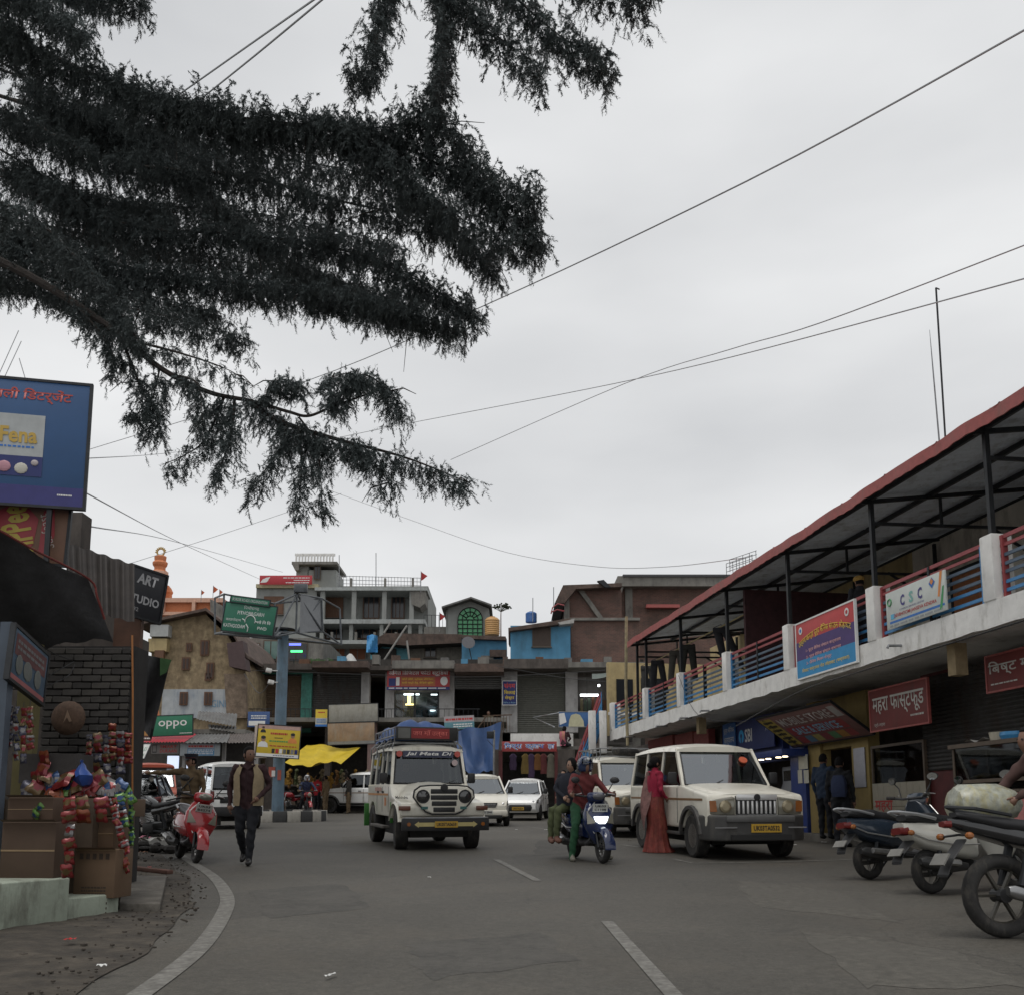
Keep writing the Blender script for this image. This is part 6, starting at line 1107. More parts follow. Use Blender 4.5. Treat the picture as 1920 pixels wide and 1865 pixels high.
# the open lowest bough: visible wood, sparser tufts
LOW = [
 ([(-260, 380, 14.4), (20, 500, 13.4), (200, 610, 12.9), (300, 690, 12.7), (390, 735, 12.6), (470, 752, 12.5), (540, 772, 12.4), (578, 780, 12.4), (625, 762, 12.3), (700, 735, 12.2)], .13, .0, 0),
 ([(465, 752, 12.5), (530, 792, 12.5), (640, 826, 12.4), (760, 858, 12.3), (880, 905, 12.2)], .055, .33, 1.5),
 ([(625, 762, 12.3), (660, 715, 12.3), (690, 705, 12.3), (740, 745, 12.2), (742, 790, 12.2)], .03, .28, 1.5),
 ([(640, 755, 12.3), (610, 720, 12.2), (650, 700, 12.2), (700, 712, 12.1)], .02, .2, 1.6),
 ([(500, 756, 12.5), (505, 725, 12.4), (535, 712, 12.4), (572, 735, 12.4)], .025, .2, 1.8),
 ([(230, 640, 12.8), (270, 740, 12.7), (300, 790, 12.6), (262, 810, 12.6)], .035, .3, 1.1),
 ([(300, 690, 12.7), (280, 760, 12.6), (240, 780, 12.5)], .02, .3, 1.3),
 ([(420, 745, 12.6), (380, 830, 12.6), (310, 870, 12.5)], .03, .3, 1.3),
 ([(440, 748, 12.5), (430, 830, 12.4), (400, 900, 12.3)], .03, .3, 1.3),
 ([(540, 795, 12.4), (520, 850, 12.4), (470, 915, 12.3)], .03, .3, 1.4),
 ([(560, 800, 12.4), (565, 870, 12.3), (560, 960, 12.3)], .03, .28, 1.2),
 ([(590, 815, 12.4), (600, 880, 12.4), (605, 960, 12.3)], .02, .2, .9),
 ([(330, 705, 12.7), (370, 720, 12.4), (380, 790, 12.2)], .03, .3, 1.2),
 ([(650, 830, 12.4), (700, 870, 12.3), (740, 920, 12.3)], .02, .28, 1.2),
 ([(560, 782, 12.4), (600, 830, 12.6), (640, 860, 12.8)], .02, .3, 1.0),
 ([(250, 640, 12.8), (330, 660, 12.6), (420, 690, 12.4), (470, 720, 12.3)], .03, .22, .7),
 ([(140, 570, 13), (200, 640, 12.8), (220, 700, 12.7)], .03, .3, 1.0),
]
wood = MB()
tw_p, tw_d, tw_l = [], [], []
def hang(p, hl, side, dens, fr=False):
    """a pendulous branchlet leaving the limb sideways then hanging; collect needle shoots"""
    n = max(3, int(hl/.085)); q = np.array(p, float); d = np.array([side[0], side[1], .05+.25*trng.random()]); d /= np.linalg.norm(d)
    st = hl/n; sway = trng.normal(0, .3, 2)
    for i in range(n):
        g = (i+1)/n; dd = d*(1-g)**1.3+np.array([sway[0], sway[1], -1.0])*(.25+g*1.1); dd /= np.linalg.norm(dd)
        q = q+dd*st
        for s in range(2 if trng.random() < .5*dens else 1):
            lat = trng.normal(0, 1, 3)*np.array([1, 1, .3]); lat /= np.linalg.norm(lat)+1e-6
            a = dd*(.9 if fr else .72)+lat*(.34 if fr else .62); a[2] -= .2 if fr else .12; a /= np.linalg.norm(a)
            tw_p.append(q.copy()); tw_d.append(a); tw_l.append(trng.uniform(.09, .18))
for limbs, low in ((LIMBS, False), (LOW, True)):
    for pts, r0, hl, dens in limbs:
        C_ = smoothpts([P(*q) for q in pts], 8); Ln = [0]
        for i in range(1, len(C_)): Ln.append(Ln[-1]+(C_[i]-C_[i-1]).length)
        T = Ln[-1]; wood.tube([c-TB0 for c in C_], [max(.006, r0*(.5 if not low else .75)*(1-.88*l/T)) for l in Ln], 7)
        if dens == 0: continue
        nb = int(T*(104 if not low else 54)*dens)
        for k in range(nb):
            l = trng.random()*T; i = next(j for j in range(1, len(Ln)) if Ln[j] >= l); f = (l-Ln[i-1])/max(1e-6, Ln[i]-Ln[i-1]); c = C_[i-1].lerp(C_[i], f)
            if c.x < -9: continue
            tp = 1-.55*(l/T); a = trng.uniform(0, 2*PI); sd_ = (math.cos(a)*(.5 if low else .8), math.sin(a)*(.8 if low else 1.3))
            fr = trng.random() < .3; h = hl*(trng.uniform(.7, 1.3) if fr else trng.uniform(.15, .8))*(tp if not low else 1)
            off = np.array([trng.normal(0, .05), trng.normal(0, .22 if not low else .08), trng.normal(0, .04)])
            hang(np.array(c)+off, h, sd_, dens, fr)
            if trng.random() < .25: # short upright shoots on top of the bough
                d = np.array([trng.normal(0, .4), trng.normal(0, .4), 1.0]); tw_p.append(np.array(c)+off); tw_d.append(d/np.linalg.norm(d)); tw_l.append(trng.uniform(.07, .15))
        for k in range(int(T*1.6)):   # thin side twigs of wood
            l = trng.random()*T; i = next(j for j in range(1, len(Ln)) if Ln[j] >= l); c = C_[i]-TB0
            if C_[i].x < -9: continue
            e = c+Vector((trng.normal(0, .2), trng.normal(0, .3), -abs(trng.normal(0, hl*.7+.05)))); wood.tube([c, (c+e)/2+Vector((trng.normal(0, .05), 0, .06)), e], [.012, .008, .004], 4)
wood.build('limbs', BARK, cedar, smooth=True)
# needle shoots
tp_, td_, tl_ = np.array(tw_p), np.array(tw_d), np.array(tw_l); NT = len(tp_)
up = np.where(np.abs(td_[:, 2:3]) < .9, np.array([[0, 0, 1.]]), np.array([[1., 0, 0]])); ax = np.cross(td_, up); ax /= np.linalg.norm(ax, axis=1, keepdims=True); ay = np.cross(td_, ax)
KN_ = 17; V = np.zeros((NT, KN_, 3, 3), np.float32)
for k in range(KN_):
    f = (k+.3*trng.random(NT))/KN_; a = k*2.4+trng.random(NT)*6.28; rad = ax*np.cos(a)[:, None]+ay*np.sin(a)[:, None]
    base = tp_+td_*(f*tl_)[:, None]; nl = trng.uniform(.028, .046, NT)[:, None]; tip = base+(rad*.85+td_*.6)*nl; wd = np.cross(td_, rad)*.0062
    V[:, k, 0] = base-wd; V[:, k, 1] = base+wd; V[:, k, 2] = tip
V = V.reshape(-1, 3)-np.array(TB0, np.float32)
me = bpy.data.meshes.new('crown'); nf = NT*KN_; me.vertices.add(nf*3); me.vertices.foreach_set('co', V.ravel()); me.loops.add(nf*3); me.loops.foreach_set('vertex_index', np.arange(nf*3, dtype=np.int32)); me.polygons.add(nf); me.polygons.foreach_set('loop_start', np.arange(0, nf*3, 3, dtype=np.int32)); me.polygons.foreach_set('loop_total', np.full(nf, 3, np.int32)); me.update(calc_edges=True)
me.materials.append(mat('cedar_needles', (.095, .115, .115), .8, var=.35, scale=1.2)); link('crown', me, cedar); open('/tmp/tw.txt', 'w').write(str(nf)) if False else None
# ================================================================ vehicles
def tyre_mesh(r, w, rr):
    return MB().lathe([(rr*.98, -w/2*.8), (r*.9, -w/2), (r*.98, -w/2*.85), (r, -w/2*.55), (r, w/2*.55), (r*.98, w/2*.85), (r*.9, w/2), (rr*.98, w/2*.8)], 26, axis='y').mesh('tyre', RUBBER, smooth=True, angle=30)
def rim_mesh(rr, w, m, steel=True):
    b = MB().lathe([(rr, w/2*.8), (rr*.93, w/2*.55), (rr*.86, w/2*.2), (rr*.55, w/2*.42), (rr*.3, w/2*.5), (rr*.27, w/2*.72), (.005, w/2*.74)], 22, axis='y')
    if not steel:
        for k in range(6):
            a = 2*PI*k/6; b.boxc((.6*rr*math.cos(a), -w/2*.55, .6*rr*math.sin(a)), (rr*.75, .03, rr*.2), (0, -a, 0))
    return b.mesh('rim', m, smooth=True)
_WH = {}
def wheel(parent, x, y, r, w, rr, m, steel=True, steer=0, name='wheel'):
    k = (r, w, rr, m.name, steel)
    if k not in _WH: _WH[k] = (tyre_mesh(r, w, rr), rim_mesh(rr, w, m, steel), MB().lathe([(rr*.97, -w*.2), (.01, -w*.2)], 16, axis='y').mesh('wheel_back', BPLAST))
    o = link(name, _WH[k][2], parent, (x, y, r), (0, 0, steer+(PI if y > 0 else 0)))
    link('tyre', _WH[k][0], o); link('rim', _WH[k][1], o); return o
def arch(cx, cz, r, a0, a1, n=9): return [(cx+r*math.cos(a0+(a1-a0)*i/n), cz+r*math.sin(a0+(a1-a0)*i/n)) for i in range(n+1)]
CGL = glass_mat('car_glass', (.42, .47, .47), refl=.24); CGD = glass_mat('car_glass_dark', (.16, .17, .18), refl=.06)
SEAT = mat('seat_vinyl', (.05, .048, .045), .7, var=.2); LENS = mat('lamp_lens', (.22, .21, .17), .12, .2, var=.1, coat=.5); AMBER = mat('amber_lens', (.27, .09, .018), .25); TAIL = mat('tail_lens', (.13, .012, .01), .25)
UNDER = mat('underbody', (.018, .017, .016), .9, var=.2)
PLY = mat('plate_yellow', (.5, .3, .03), .5, var=.1, dirt=(.2, .12, .05), dirt_amt=.3); PLW = mat('plate_white', (.5, .5, .47), .5, var=.08)
def plate(parent, s, x, y, z, w, h, m, front=1, tilt=0):
    o = thing_part('number_plate', parent, (x, y, z), (tilt, 0, front*PI/2)); 
    MB().box(-w/2, w/2, 0, .012, -h/2, h/2).build('plate_sheet', m, o); text(s, o, 0, 0, h*.6, BLACK, w=w*.86, y=-.004, bold=.03); return o
def thing_part(name, parent, loc, rot):
    # the plate sheet itself is the part; returned object carries its letters
    me = MB().box(-.001, .001, .004, .006, -.001, .001).mesh(name, BLACK); return link(name, me, parent, loc, rot)
def vehicle(name, label, cat, fx, fy, hd, S, group=None):
    """fx, fy: front axle centre on the ground; hd: heading angle; S: spec"""
    wb = S['wb']; c = GP(fx-math.cos(hd)*wb/2, fy-math.sin(hd)*wb/2)
    t = thing(name, label, cat, c, hd, group, tilt=True); M = S['paint']; hw = S['w']/2; r = S['r']
    ar = S.get('arch', r+.09)
    prof = S['front']+S['top']+S['rear']
    # underside with arches, rear to front
    a_r = math.asin(min(.99, (S['zb']-r)/ar)); und = [( -wb/2-ar*math.cos(a_r), S['zb'])]+arch(-wb/2, r, ar, PI-a_r, a_r)+arch(wb/2, r, ar, PI-a_r, a_r)
    body = MB().prism(prof+und, -hw, hw, 'y')
    # tumble in at top and ends
    if S.get('plan'):
        body.v = [(x, y*S['plan'](x, z), z) for x, y, z in body.v]
    body.build('body', M, t, bevel=S.get('bev', .035), seg=3, angle=50)
    MB().box(-wb/2-.3, wb/2+.3, -hw*.72, hw*.72, .22, S['zb']+.25).build('chassis', UNDER, t)
    for x in (wb/2, -wb/2): MB().tube([(x, -hw*.8, r), (x, hw*.8, r)], .05, 8).build('axle', UNDER, t)
    for x, st in ((wb/2, S.get('steer', 0)), (-wb/2, 0)):
        for sy in (-1, 1): wheel(t, x, sy*(hw-S['tw']/2+.01), r, S['tw'], S['rr'], S['rim'], S.get('steel', True), st)
    # cabin
    A0, A1 = S['A']; D0, D1 = S['D']; zbelt = S['belt']; yb, yt = hw*S.get('kb', .94), hw*S.get('kt', .82)
    zr = S['roof']; roof = MB(); n = 9; xs = np.linspace(D1[0]-.04, A1[0]+.06, 9)
    for i, x in enumerate(xs):
        e = 1-.35*(abs(2*i/8-1)**6); cz = zr-.03*(abs(2*i/8-1)**2); ring = [(x, (yt+.03)*math.cos(a)*(1 if abs(math.cos(a)) < .99 else 1), cz-.10+(.15*e)*math.sin(a)**.75 if math.sin(a) > 0 else cz-.10) for a in [PI*k/n for k in range(n+1)]]
        roof.loft  # ring collected below
        xs_r = ring; roof.v += [tuple(q) for q in ring]
    m_ = n+1
    for i in range(8):
        for j in range(m_): k2 = (j+1) % m_; roof.f.append((i*m_+j, i*m_+k2, (i+1)*m_+k2, (i+1)*m_+j)); roof.mi.append(0)
    roof.f += [tuple(reversed(range(m_))), tuple(8*m_+j for j in range(m_))]; roof.mi += [0, 0]
    roof.build('roof', S.get('roofpaint', M), t, smooth=True, angle=55)
    zt = zr-.09
    def side(x, z): f = (z-zbelt)/(zt-zbelt); return yb+(yt-yb)*f
    pils = [(A0, A1, .07)]+[((x, zbelt), (x, zt), .06) for x in S['pil']]+[(D0, D1, .09)]
    for (a, b_, w_) in pils:
        for sy in (-1, 1): MB().bar((a[0], sy*(side(0, a[1])-.02), a[1]-.03), (b_[0], sy*(side(0, b_[1])-.02), b_[1]+.03), w_, .05, (0, 1, 0)).build('pillar', M, t)
    G1, G2 = S.get('glass', CGL), S.get('sideglass', CGD)
    def pane(name, q, m): return MB().add(q, [(0, 1, 2, 3)]).build(name, m, t)
    ws = pane('windscreen', [(A0[0]+.01, -yb+.05, A0[1]), (A0[0]+.01, yb-.05, A0[1]), (A1[0]+.01, yt-.05, A1[1]), (A1[0]+.01, -yt+.05, A1[1])], G1)
    g = MB(); P4 = [Vector((A0[0]+.02, -yb+.06, A0[1]+.0)), Vector((A0[0]+.02, yb-.06, A0[1])), Vector((A1[0]+.02, yt-.06, A1[1])), Vector((A1[0]+.02, -yt+.06, A1[1]))]
    for i in range(4): g.bar(P4[i], P4[(i+1) % 4], .035, .02)
    g.build('gasket', BPLAST, ws)
    wp = MB()
    for y in (-.32*hw, .42*hw): wp.tube([(A0[0]+.05, y, A0[1]-.01), (A0[0]-.02+(A1[0]-A0[0])*.12, y+.28, A0[1]+.09)], .008, 4)
    wp.build('wiper', BPLAST, ws)
    pane('rear_window', [(D0[0]-.01, -yb+.08, D0[1]+.03), (D0[0]-.01, yb-.08, D0[1]+.03), (D1[0]-.01, yt-.06, D1[1]-.04), (D1[0]-.01, -yt+.06, D1[1]-.04)], G2)
    for i in range(len(pils)-1):
        (a0, a1, _), (b0, b1, _) = pils[i], pils[i+1]
        for sy in (-1, 1): pane('side_window', [(a0[0], sy*(side(0, a0[1])-.015), a0[1]), (b0[0], sy*(side(0, b0[1])-.015), b0[1]), (b1[0], sy*(side(0, b1[1])-.015), b1[1]), (a1[0], sy*(side(0, a1[1])-.015), a1[1])], G2)
    # inside: seats, dashboard, wheel
    for x in S.get('seats', (-.15, -1.0)):
        for y in (-.38*hw, .38*hw):
            o = MB().box(x-.22, x+.25, y-.22, y+.22, zbelt-.35, zbelt-.1).build('seat', SEAT, t, bevel=.04); MB().loft([[(x-.3+dx, y+dy, z) for dx, dy in ((-.06, -.2), (.06, -.2), (.06, .2), (-.06, .2))] for z in (zbelt-.2, zbelt+.25)]+[[(x-.33+dx, y+dy*.5, zbelt+.42) for dx, dy in ((-.05, -.2), (.05, -.2), (.05, .2), (-.05, .2))]]).build('backrest', SEAT, o, bevel=.03)
    MB().box(A0[0]-.35, A0[0]-.04, -yb+.08, yb-.08, zbelt-.2, zbelt+.02).build('dashboard', BPLAST, t, bevel=.03)
    MB().torus((0, 0, 0), .19, .016, 'x', 20, 6).xf(Matrix.Translation((A0[0]-.45, -.36*hw, zbelt+.06)) @ Matrix.Rotation(-.4, 4, 'Y')).build('steering_wheel', BPLAST, t)
    # door seams and handles
    for x in S.get('seams', ()):
        for sy in (-1, 1): MB().box(x-.006, x+.006, sy*hw-.004, sy*hw+.004, S['zb']+.08, zbelt-.05).build('door_seam', UNDER, t)
    for x in S.get('handles', ()):
        for sy in (-1, 1): MB().box(x-.07, x+.07, sy*(hw+.012)-.012, sy*(hw+.012)+.012, zbelt-.17, zbelt-.13).build('door_handle', BPLAST, t, bevel=.006)
    # mirrors
    for sy in (-1, 1):
        q = Vector((A0[0]-.1, sy*(hw+.1), zbelt+.12)); o = MB().boxc(q, (.07, .15, .2)).build('mirror', BPLAST, t, bevel=.025); MB().tube([(A0[0]-.1, sy*(hw-.04), zbelt-.02), q], .014, 5).build('mirror_arm', BPLAST, o)
    return t
def lofty(pts): return pts
CREAMP = mat('cream_white_paint', (.76, .73, .63), .3, var=.06, scale=3, dirt=(.33, .29, .22), dirt_amt=.3, dirt_scale=2.2, coat=.3)
WHITEP = mat('white_car_paint', (.8, .8, .78), .26, var=.04, dirt=(.4, .38, .33), dirt_amt=.22, coat=.4)
STEELR = mat('silver_steel_rim', (.28, .27, .25), .5, .5, var=.2, dirt=(.1, .08, .06))
BFR = [(1.98, .52), (2.03, .62), (2.03, .92), (1.99, 1.0)]
def bolero_spec(): return dict(wb=2.68, w=1.62, r=.35, rr=.2, tw=.21, rim=STEELR, paint=CREAMP, zb=.46, x0=2, arch=.43, belt=1.17, roof=1.88, kb=.97, kt=.86,
    front=[(1.35+.43+.05, .46), (2.0, .5), (2.03, .6), (2.03, .92), (1.99, 1.02)], top=[(1.2, 1.12), (.86, 1.17)], rear=[(-2.02, 1.17), (-2.06, .9), (-2.04, .5), (-1.34-.46, .46)],
    A=((.84, 1.18), (.34, 1.76)), D=((-2.02, 1.17), (-1.92, 1.77)), pil=(-.28, -1.18), seams=(.68, -.28, -1.15), handles=(-.1, -.98), seats=(.0, -.85), bev=.055)
def bolero_face(t, S, pl, chrome=True):
    hw = S['w']/2; x = 2.03
    g = MB().box(x-.02, x+.03, -.34, .34, .70, 1.0).build('grille', BPLAST, t, bevel=.01)
    for i in range(9): MB().box(x+.03, x+.055, -.30+i*.075-.016, -.30+i*.075+.016, .72, .92).build('grille_slat', mat('bright_chrome_trim', (.7, .7, .69), .25, .35, var=0), g, bevel=.005)
    MB().box(x+.02, x+.06, -.34, .34, .93, 1.02).build('grille_bar', mat('bright_chrome_trim', (.7, .7, .69), .25, .35, var=0) if chrome else CREAMP, g, bevel=.015); MB().lathe([(.055, 0), (.05, .012), (.01, .015)], 16, (x+.062, 0, .975), 'x').build('emblem', BPLAST, g); MB().box(x+.02, x+.05, -.34, .34, .685, .705).build('grille_sill', CHROME, g)
    for sy in (-1, 1):
        o = MB().loft([[(x-.06, sy*.37, .68), (x-.10, sy*.77, .70), (x-.12, sy*.78, .96), (x-.06, sy*.37, 1.0)], [(x+.045, sy*.36, .70), (x+.02, sy*.76, .71), (x+.0, sy*.77, .93), (x+.045, sy*.36, .97)]]).build('headlight', LENS, t, bevel=.015)
        MB().lathe([(.10, 0), (.095, .02), (.06, .03), (.01, .03)], 18, (x+.035, sy*.52, .83), 'x').build('reflector', mat('headlight_bowl', (.35, .3, .2), .15, .5), o); MB().loft([[(x-.02, sy*.66, .75), (x-.05, sy*.755, .75), (x-.06, sy*.765, .92), (x-.03, sy*.67, .92)], [(x+.036, sy*.66, .75), (x+.03, sy*.765, .75), (x+.02, sy*.775, .92), (x+.03, sy*.67, .92)]]).build('indicator', AMBER, o)
    GB = mat('grey_bumper_plastic', (.055, .054, .052), .6, var=.15, dirt=(.1, .09, .075), dirt_amt=.35)
    bp = MB().loft([[(1.72, sy_*hw*1.04, z) if k in (0,) else (q, sy_*y_, z) for k, q, y_, sy_ in ((0, 0, 0, -1), (1, 2.05, hw*.98, -1), (2, 2.2, hw*.7, -1), (3, 2.22, 0, 1), (4, 2.2, hw*.7, 1), (5, 2.05, hw*.98, 1), (0, 0, 0, 1))]+[(1.7, hw*.8, z), (1.7, -hw*.8, z)] for z in (.3, .42, .64, .7)]).build('bumper', GB, t, bevel=.03, seg=3)
    MB().box(2.19, 2.235, -hw*.7, hw*.7, .59, .69).build('bumper_step', mat('bumper_top', (.10, .10, .098), .5), bp, bevel=.02); MB().box(2.2, 2.228, -.75, -.4, .50, .52).box(2.2, 2.228, .45, .75, .50, .52).build('bumper_groove', mat('bumper_line', (.2, .2, .2), .5), bp); MB().box(2.19, 2.228, -.5, .5, .32, .40).build('air_intake', BLACK, bp)
    plate(t, pl, 2.235, .08, .50, .5, .13, PLY)
    for sy in (-1, 1):
        for ax_ in (1.34, -1.34):
            f = MB(); n = 10; a = [PI*(.03+.94*i/n) for i in range(n+1)]
            f.loft([[(ax_+rr_*math.cos(q), y, .35+rr_*math.sin(q)) for rr_, y in ((.43, sy*hw), (.50, sy*hw), (.49, sy*(hw+.05)), (.43, sy*(hw+.05)))] for q in a]); f.build('wheel_arch', GB, t)
        MB().box(-1.95, 1.85, sy*hw-.004, sy*(hw+.006)+.0, .92, .955).build('side_stripe', mat('brown_stripe', (.22, .12, .05), .5), t)
        MB().box(-.9, .85, sy*(hw-.05)-.08, sy*(hw-.05)+.1, .34, .39).build('side_step', GB, t, bevel=.01)
        MB().box(-1.95, -1.85, sy*hw*.9-.05, sy*hw*.9+.05, .62, .95).build('tail_lamp', TAIL, t, bevel=.01)
    MB().loft([[(q, w_*math.cos(a), z0+.05*max(0, math.sin(a))**.6) for a in [PI*k/12 for k in range(13)]]+[(q, -w_*.6, z0-.06), (q, w_*.6, z0-.06)] for q, w_, z0 in ((.88, .70, 1.155), (1.2, .70, 1.115), (1.6, .68, 1.07), (1.9, .64, 1.02), (1.985, .58, .985))]).build('bonnet', S['paint'], t, smooth=True, angle=50)
    rib = MB()
    for y in np.linspace(-.5, .5, 6): rib.box(-1.7, .1, y-.025, y+.025, 1.86-.06*abs(y)**1.2, 1.895-.07*abs(y)**1.3)
    rib.build('roof_rib', CREAMP, t, bevel=.006)
HB = math.radians(-80)
S = bolero_spec(); t = vehicle('parked_jeep', 'cream utility jeep with chrome slatted grille parked beside the woman in red', 'jeep', 3.72, 15.95, HB, S, 'cream utility jeeps parked along the arcade'); bolero_face(t, S, 'UK03TA0532')
MB().cyl((.52, .46, 1.6), (.535, .46, 1.615), .075, n=16).build('windscreen_sticker', mat('orange_sticker', (.5, .09, .03), .5), t)
S = bolero_spec(); t = vehicle('parked_jeep', 'cream utility jeep parked behind, with a spare tyre on its roof rack', 'jeep', 2.98, 22.9, HB, S, 'cream utility jeeps parked along the arcade'); bolero_face(t, S, 'UK03TA0419', False)
def rack(t, x0, x1, hw, z, h=.16, m=STEEL, name='roof_rack', rails=2):
    b = MB()
    for k in range(rails): zz = z+.08+h*k/max(1, rails-1); b.tube([(x0, -hw, zz), (x1, -hw, zz), (x1, hw, zz), (x0, hw, zz), (x0, -hw, zz)], .014, 6)
    for x in np.linspace(x0, x1, 7):
        b.tube([(x, -hw, z+.08), (x, hw, z+.08)], .011, 5)
        for y in (-hw, hw): b.tube([(x, y*1.06, z-.16), (x, y*1.06, z+.02), (x, y, z+.09), (x, y, z+.08+h)], .013, 6)
    return b.build(name, m, t)
rack(t, -1.9, .3, .62, 1.83, .2, GALV)
tag(MB().torus((0, 0, 0), .26, .1, 'z', 24, 10).build('spare_tyre', RUBBER, loc=t.matrix_basis @ Vector((-.0, .12, 2.03)), rot=(0, .1, 0), smooth=True), 'spare tyre lying on the roof rack of the rear parked jeep', 'tyre')
# ---------------------------------------------------------------- the jeep driving towards us
HJ = math.radians(-73)
S = dict(wb=2.75, w=1.56, r=.385, rr=.2, tw=.24, glass=glass_mat('jeep_glass', (.3, .33, .33), refl=.09), rim=mat('cream_rim', (.36, .33, .25), .5, .1, var=.2, dirt=(.15, .12, .09)), paint=CREAMP, zb=.58, arch=.46, belt=1.2, roof=1.97, kb=.97, kt=.88, steer=-.12,
    front=[(1.375+.47, .58), (1.95, .62), (1.97, .78), (1.93, .86)], top=[(1.3, .93), (1.0, .98), (.72, 1.2)], rear=[(-2.0, 1.2), (-2.02, .7), (-1.375-.47, .58)],
    A=((.68, 1.22), (.52, 1.85)), D=((-1.98, 1.2), (-1.95, 1.86)), pil=(.0, -.55, -1.25), seams=(.62, -.1, -.75), handles=(.0, -.6), seats=(.0, -.8), bev=.03)
t = vehicle('passenger_jeep', 'cream old style jeep with loaded roof rack and round headlights driving down the road', 'jeep', -1.42, 18.2, HJ, S); jeep = t; hw = .78
# bonnet narrower than the wings, rounded
def ring(x, w, z0, z1, n=10): return [(x, w*math.cos(a), z0+(z1-z0)*min(1, abs(math.sin(a)))**.55 if math.sin(a) > 1e-6 else z0) for a in [PI*k/n for k in range(n+1)]]
MB().loft([ring(.66, .70, .85, 1.25), ring(1.1, .64, .8, 1.2), ring(1.6, .59, .75, 1.19), ring(1.86, .55, .72, 1.15), ring(1.95, .52, .70, 1.10)]).build('bonnet', CREAMP, t, smooth=True, angle=50)
# shield shaped grille panel
sh = [(y*.87, .66+(z-.42)*.74) for y, z in [(-.62, .98), (-.5, 1.08), (-.3, 1.1), (.3, 1.1), (.5, 1.08), (.62, .98), (.64, .82), (.52, .64), (.38, .48), (.25, .42), (-.25, .42), (-.38, .48), (-.52, .64), (-.64, .82)]]
o = MB().prism(sh, 1.92, 2.02, 'x').build('grille_panel', CREAMP, t, bevel=.03, seg=3)
MB().tube([(2.0, y*1.02, .9+(z-.9)*1.03) for y, z in sh+[sh[0]]], .014, 6).build('panel_seam', BPLAST, o)
for z0, w_ in ((1.02, .25), (.91, .25), (.80, .23), (.69, .2)):
    q = MB().box(2.015, 2.03, -w_, w_, z0, z0+.085).build('grille_slot', BLACK, o, bevel=.015)
    for i in range(8): MB().box(2.03, 2.036, -w_+.03+i*w_*.25, -w_+.04+i*w_*.25, z0+.01, z0+.075).build('grille_bar', BPLAST, q)
MB().lathe([(.07, 0), (.06, .02), (.01, .022)], 16, (2.03, 0, 1.13), 'x').build('emblem', BPLAST, o)
for sy in (-1, 1):
    q = MB().torus((2.02, sy*.39, .97), .112, .014, 'x', 24, 6).build('headlight_ring', BPLAST, o); MB().lathe([(.108, 0), (.098, .025), (.05, .045), (.005, .05)], 20, (2.0, sy*.39, .97), 'x').build('headlight', mat('dark_headlight', (.05, .05, .05), .08, .3, var=.1, coat=1), q)
    MB().box(1.97, 2.0, sy*.72-.11, sy*.72+.11, .72, .80).build('side_lamp', mat('brown_lens', (.14, .05, .03), .3), t, bevel=.012); MB().box(2.01, 2.025, sy*.36-.06, sy*.36+.06, .74, .79).build('vent_mesh', mat('teal_mesh', (.05, .14, .13), .6), o)
    # front wings
    n = 9; wr = []
    for i in range(n+1):
        a = PI*(.08+.84*i/n); wr.append([(1.375+.52*math.cos(a), sy*.5, .40+.5*math.sin(a)), (1.375+.54*math.cos(a), sy*.8, .40+.49*math.sin(a)), (1.375+.52*math.cos(a), sy*.82, .40+.44*math.sin(a)), (1.375+.5*math.cos(a), sy*.5, .40+.44*math.sin(a))])
    MB().loft(wr).build('front_wing', CREAMP, t, smooth=True, angle=45)
    GRN_ = mat('green_mudflap', (.04, .19, .03), .6, var=.15)
    MB().box(.86, .9, sy*.76-.03, sy*.76+.03, .46, .86).build('mud_flap', GRN_, t, bevel=.008); MB().box(-1.88, -1.84, sy*.78-.1, sy*.78+.09, .32, .8).build('mud_flap', GRN_, t, bevel=.008)
    MB().box(-.75, .8, sy*.74-.04, sy*.92+.0, .36, .41).build('foot_step', mat('step_tread', (.1, .09, .08), .7, var=.2), t, bevel=.008)
    MB().box(-1.95, .6, sy*.781-.003, sy*.785, .98, 1.02).build('orange_stripe', mat('orange_tape', (.5, .22, .06), .4, var=.1), t); MB().box(.18, .36, sy*.783, sy*.786, .78, .94).build('orange_reflector', mat('orange_reflective', (.62, .22, .06), .3, var=.1), t)
    MB().box(-1.0, -.2, sy*.783-.002, sy*.787, 1.06, 1.14).build('red_print', mat('faint_red', (.45, .25, .2), .5), t)
bp = MB().box(2.12, 2.2, -.8, .8, .36, .58).build('bumper', BPLAST, t, bevel=.015); MB().box(1.9, 2.12, -.5, -.42, .4, .5).box(1.9, 2.12, .42, .5, .4, .5).build('bumper_bracket', UNDER, bp); MB().tube([(2.19, -.78, .59), (2.19, .78, .59)], .015, 6).build('bumper_lip', GALV, bp)
YP = mat('pale_yellow_tape', (.5, .42, .18), .5)
for sy in (-1, 1):
    MB().add([(2.204, sy*.2, .44), (2.204, sy*.5, .44), (2.204, sy*.5, .42), (2.204, sy*.58, .475), (2.204, sy*.5, .53), (2.204, sy*.5, .51), (2.204, sy*.2, .51)], [tuple(range(7))]).build('arrow_tape', YP, bp); MB().cyl((2.2, sy*.68, .48), (2.215, sy*.68, .48), .035, n=14).build('reflector', AMBER, bp)
plate(t, 'UK05TA0659', 2.225, 0, .475, .42, .11, PLY)
text('Jai Mata Di', link('windscreen_banner', MB().add([(.62, -.5, 1.72), (.62, .5, 1.72), (.595, .5, 1.85), (.595, -.5, 1.85)], [(0, 1, 2, 3)]).mesh('windscreen_banner', mat('navy_tint', (.02, .025, .06), .3)), t), 0, 0, .09, WHITE, w=.92, shear=.25, bold=.02, name='lettering')
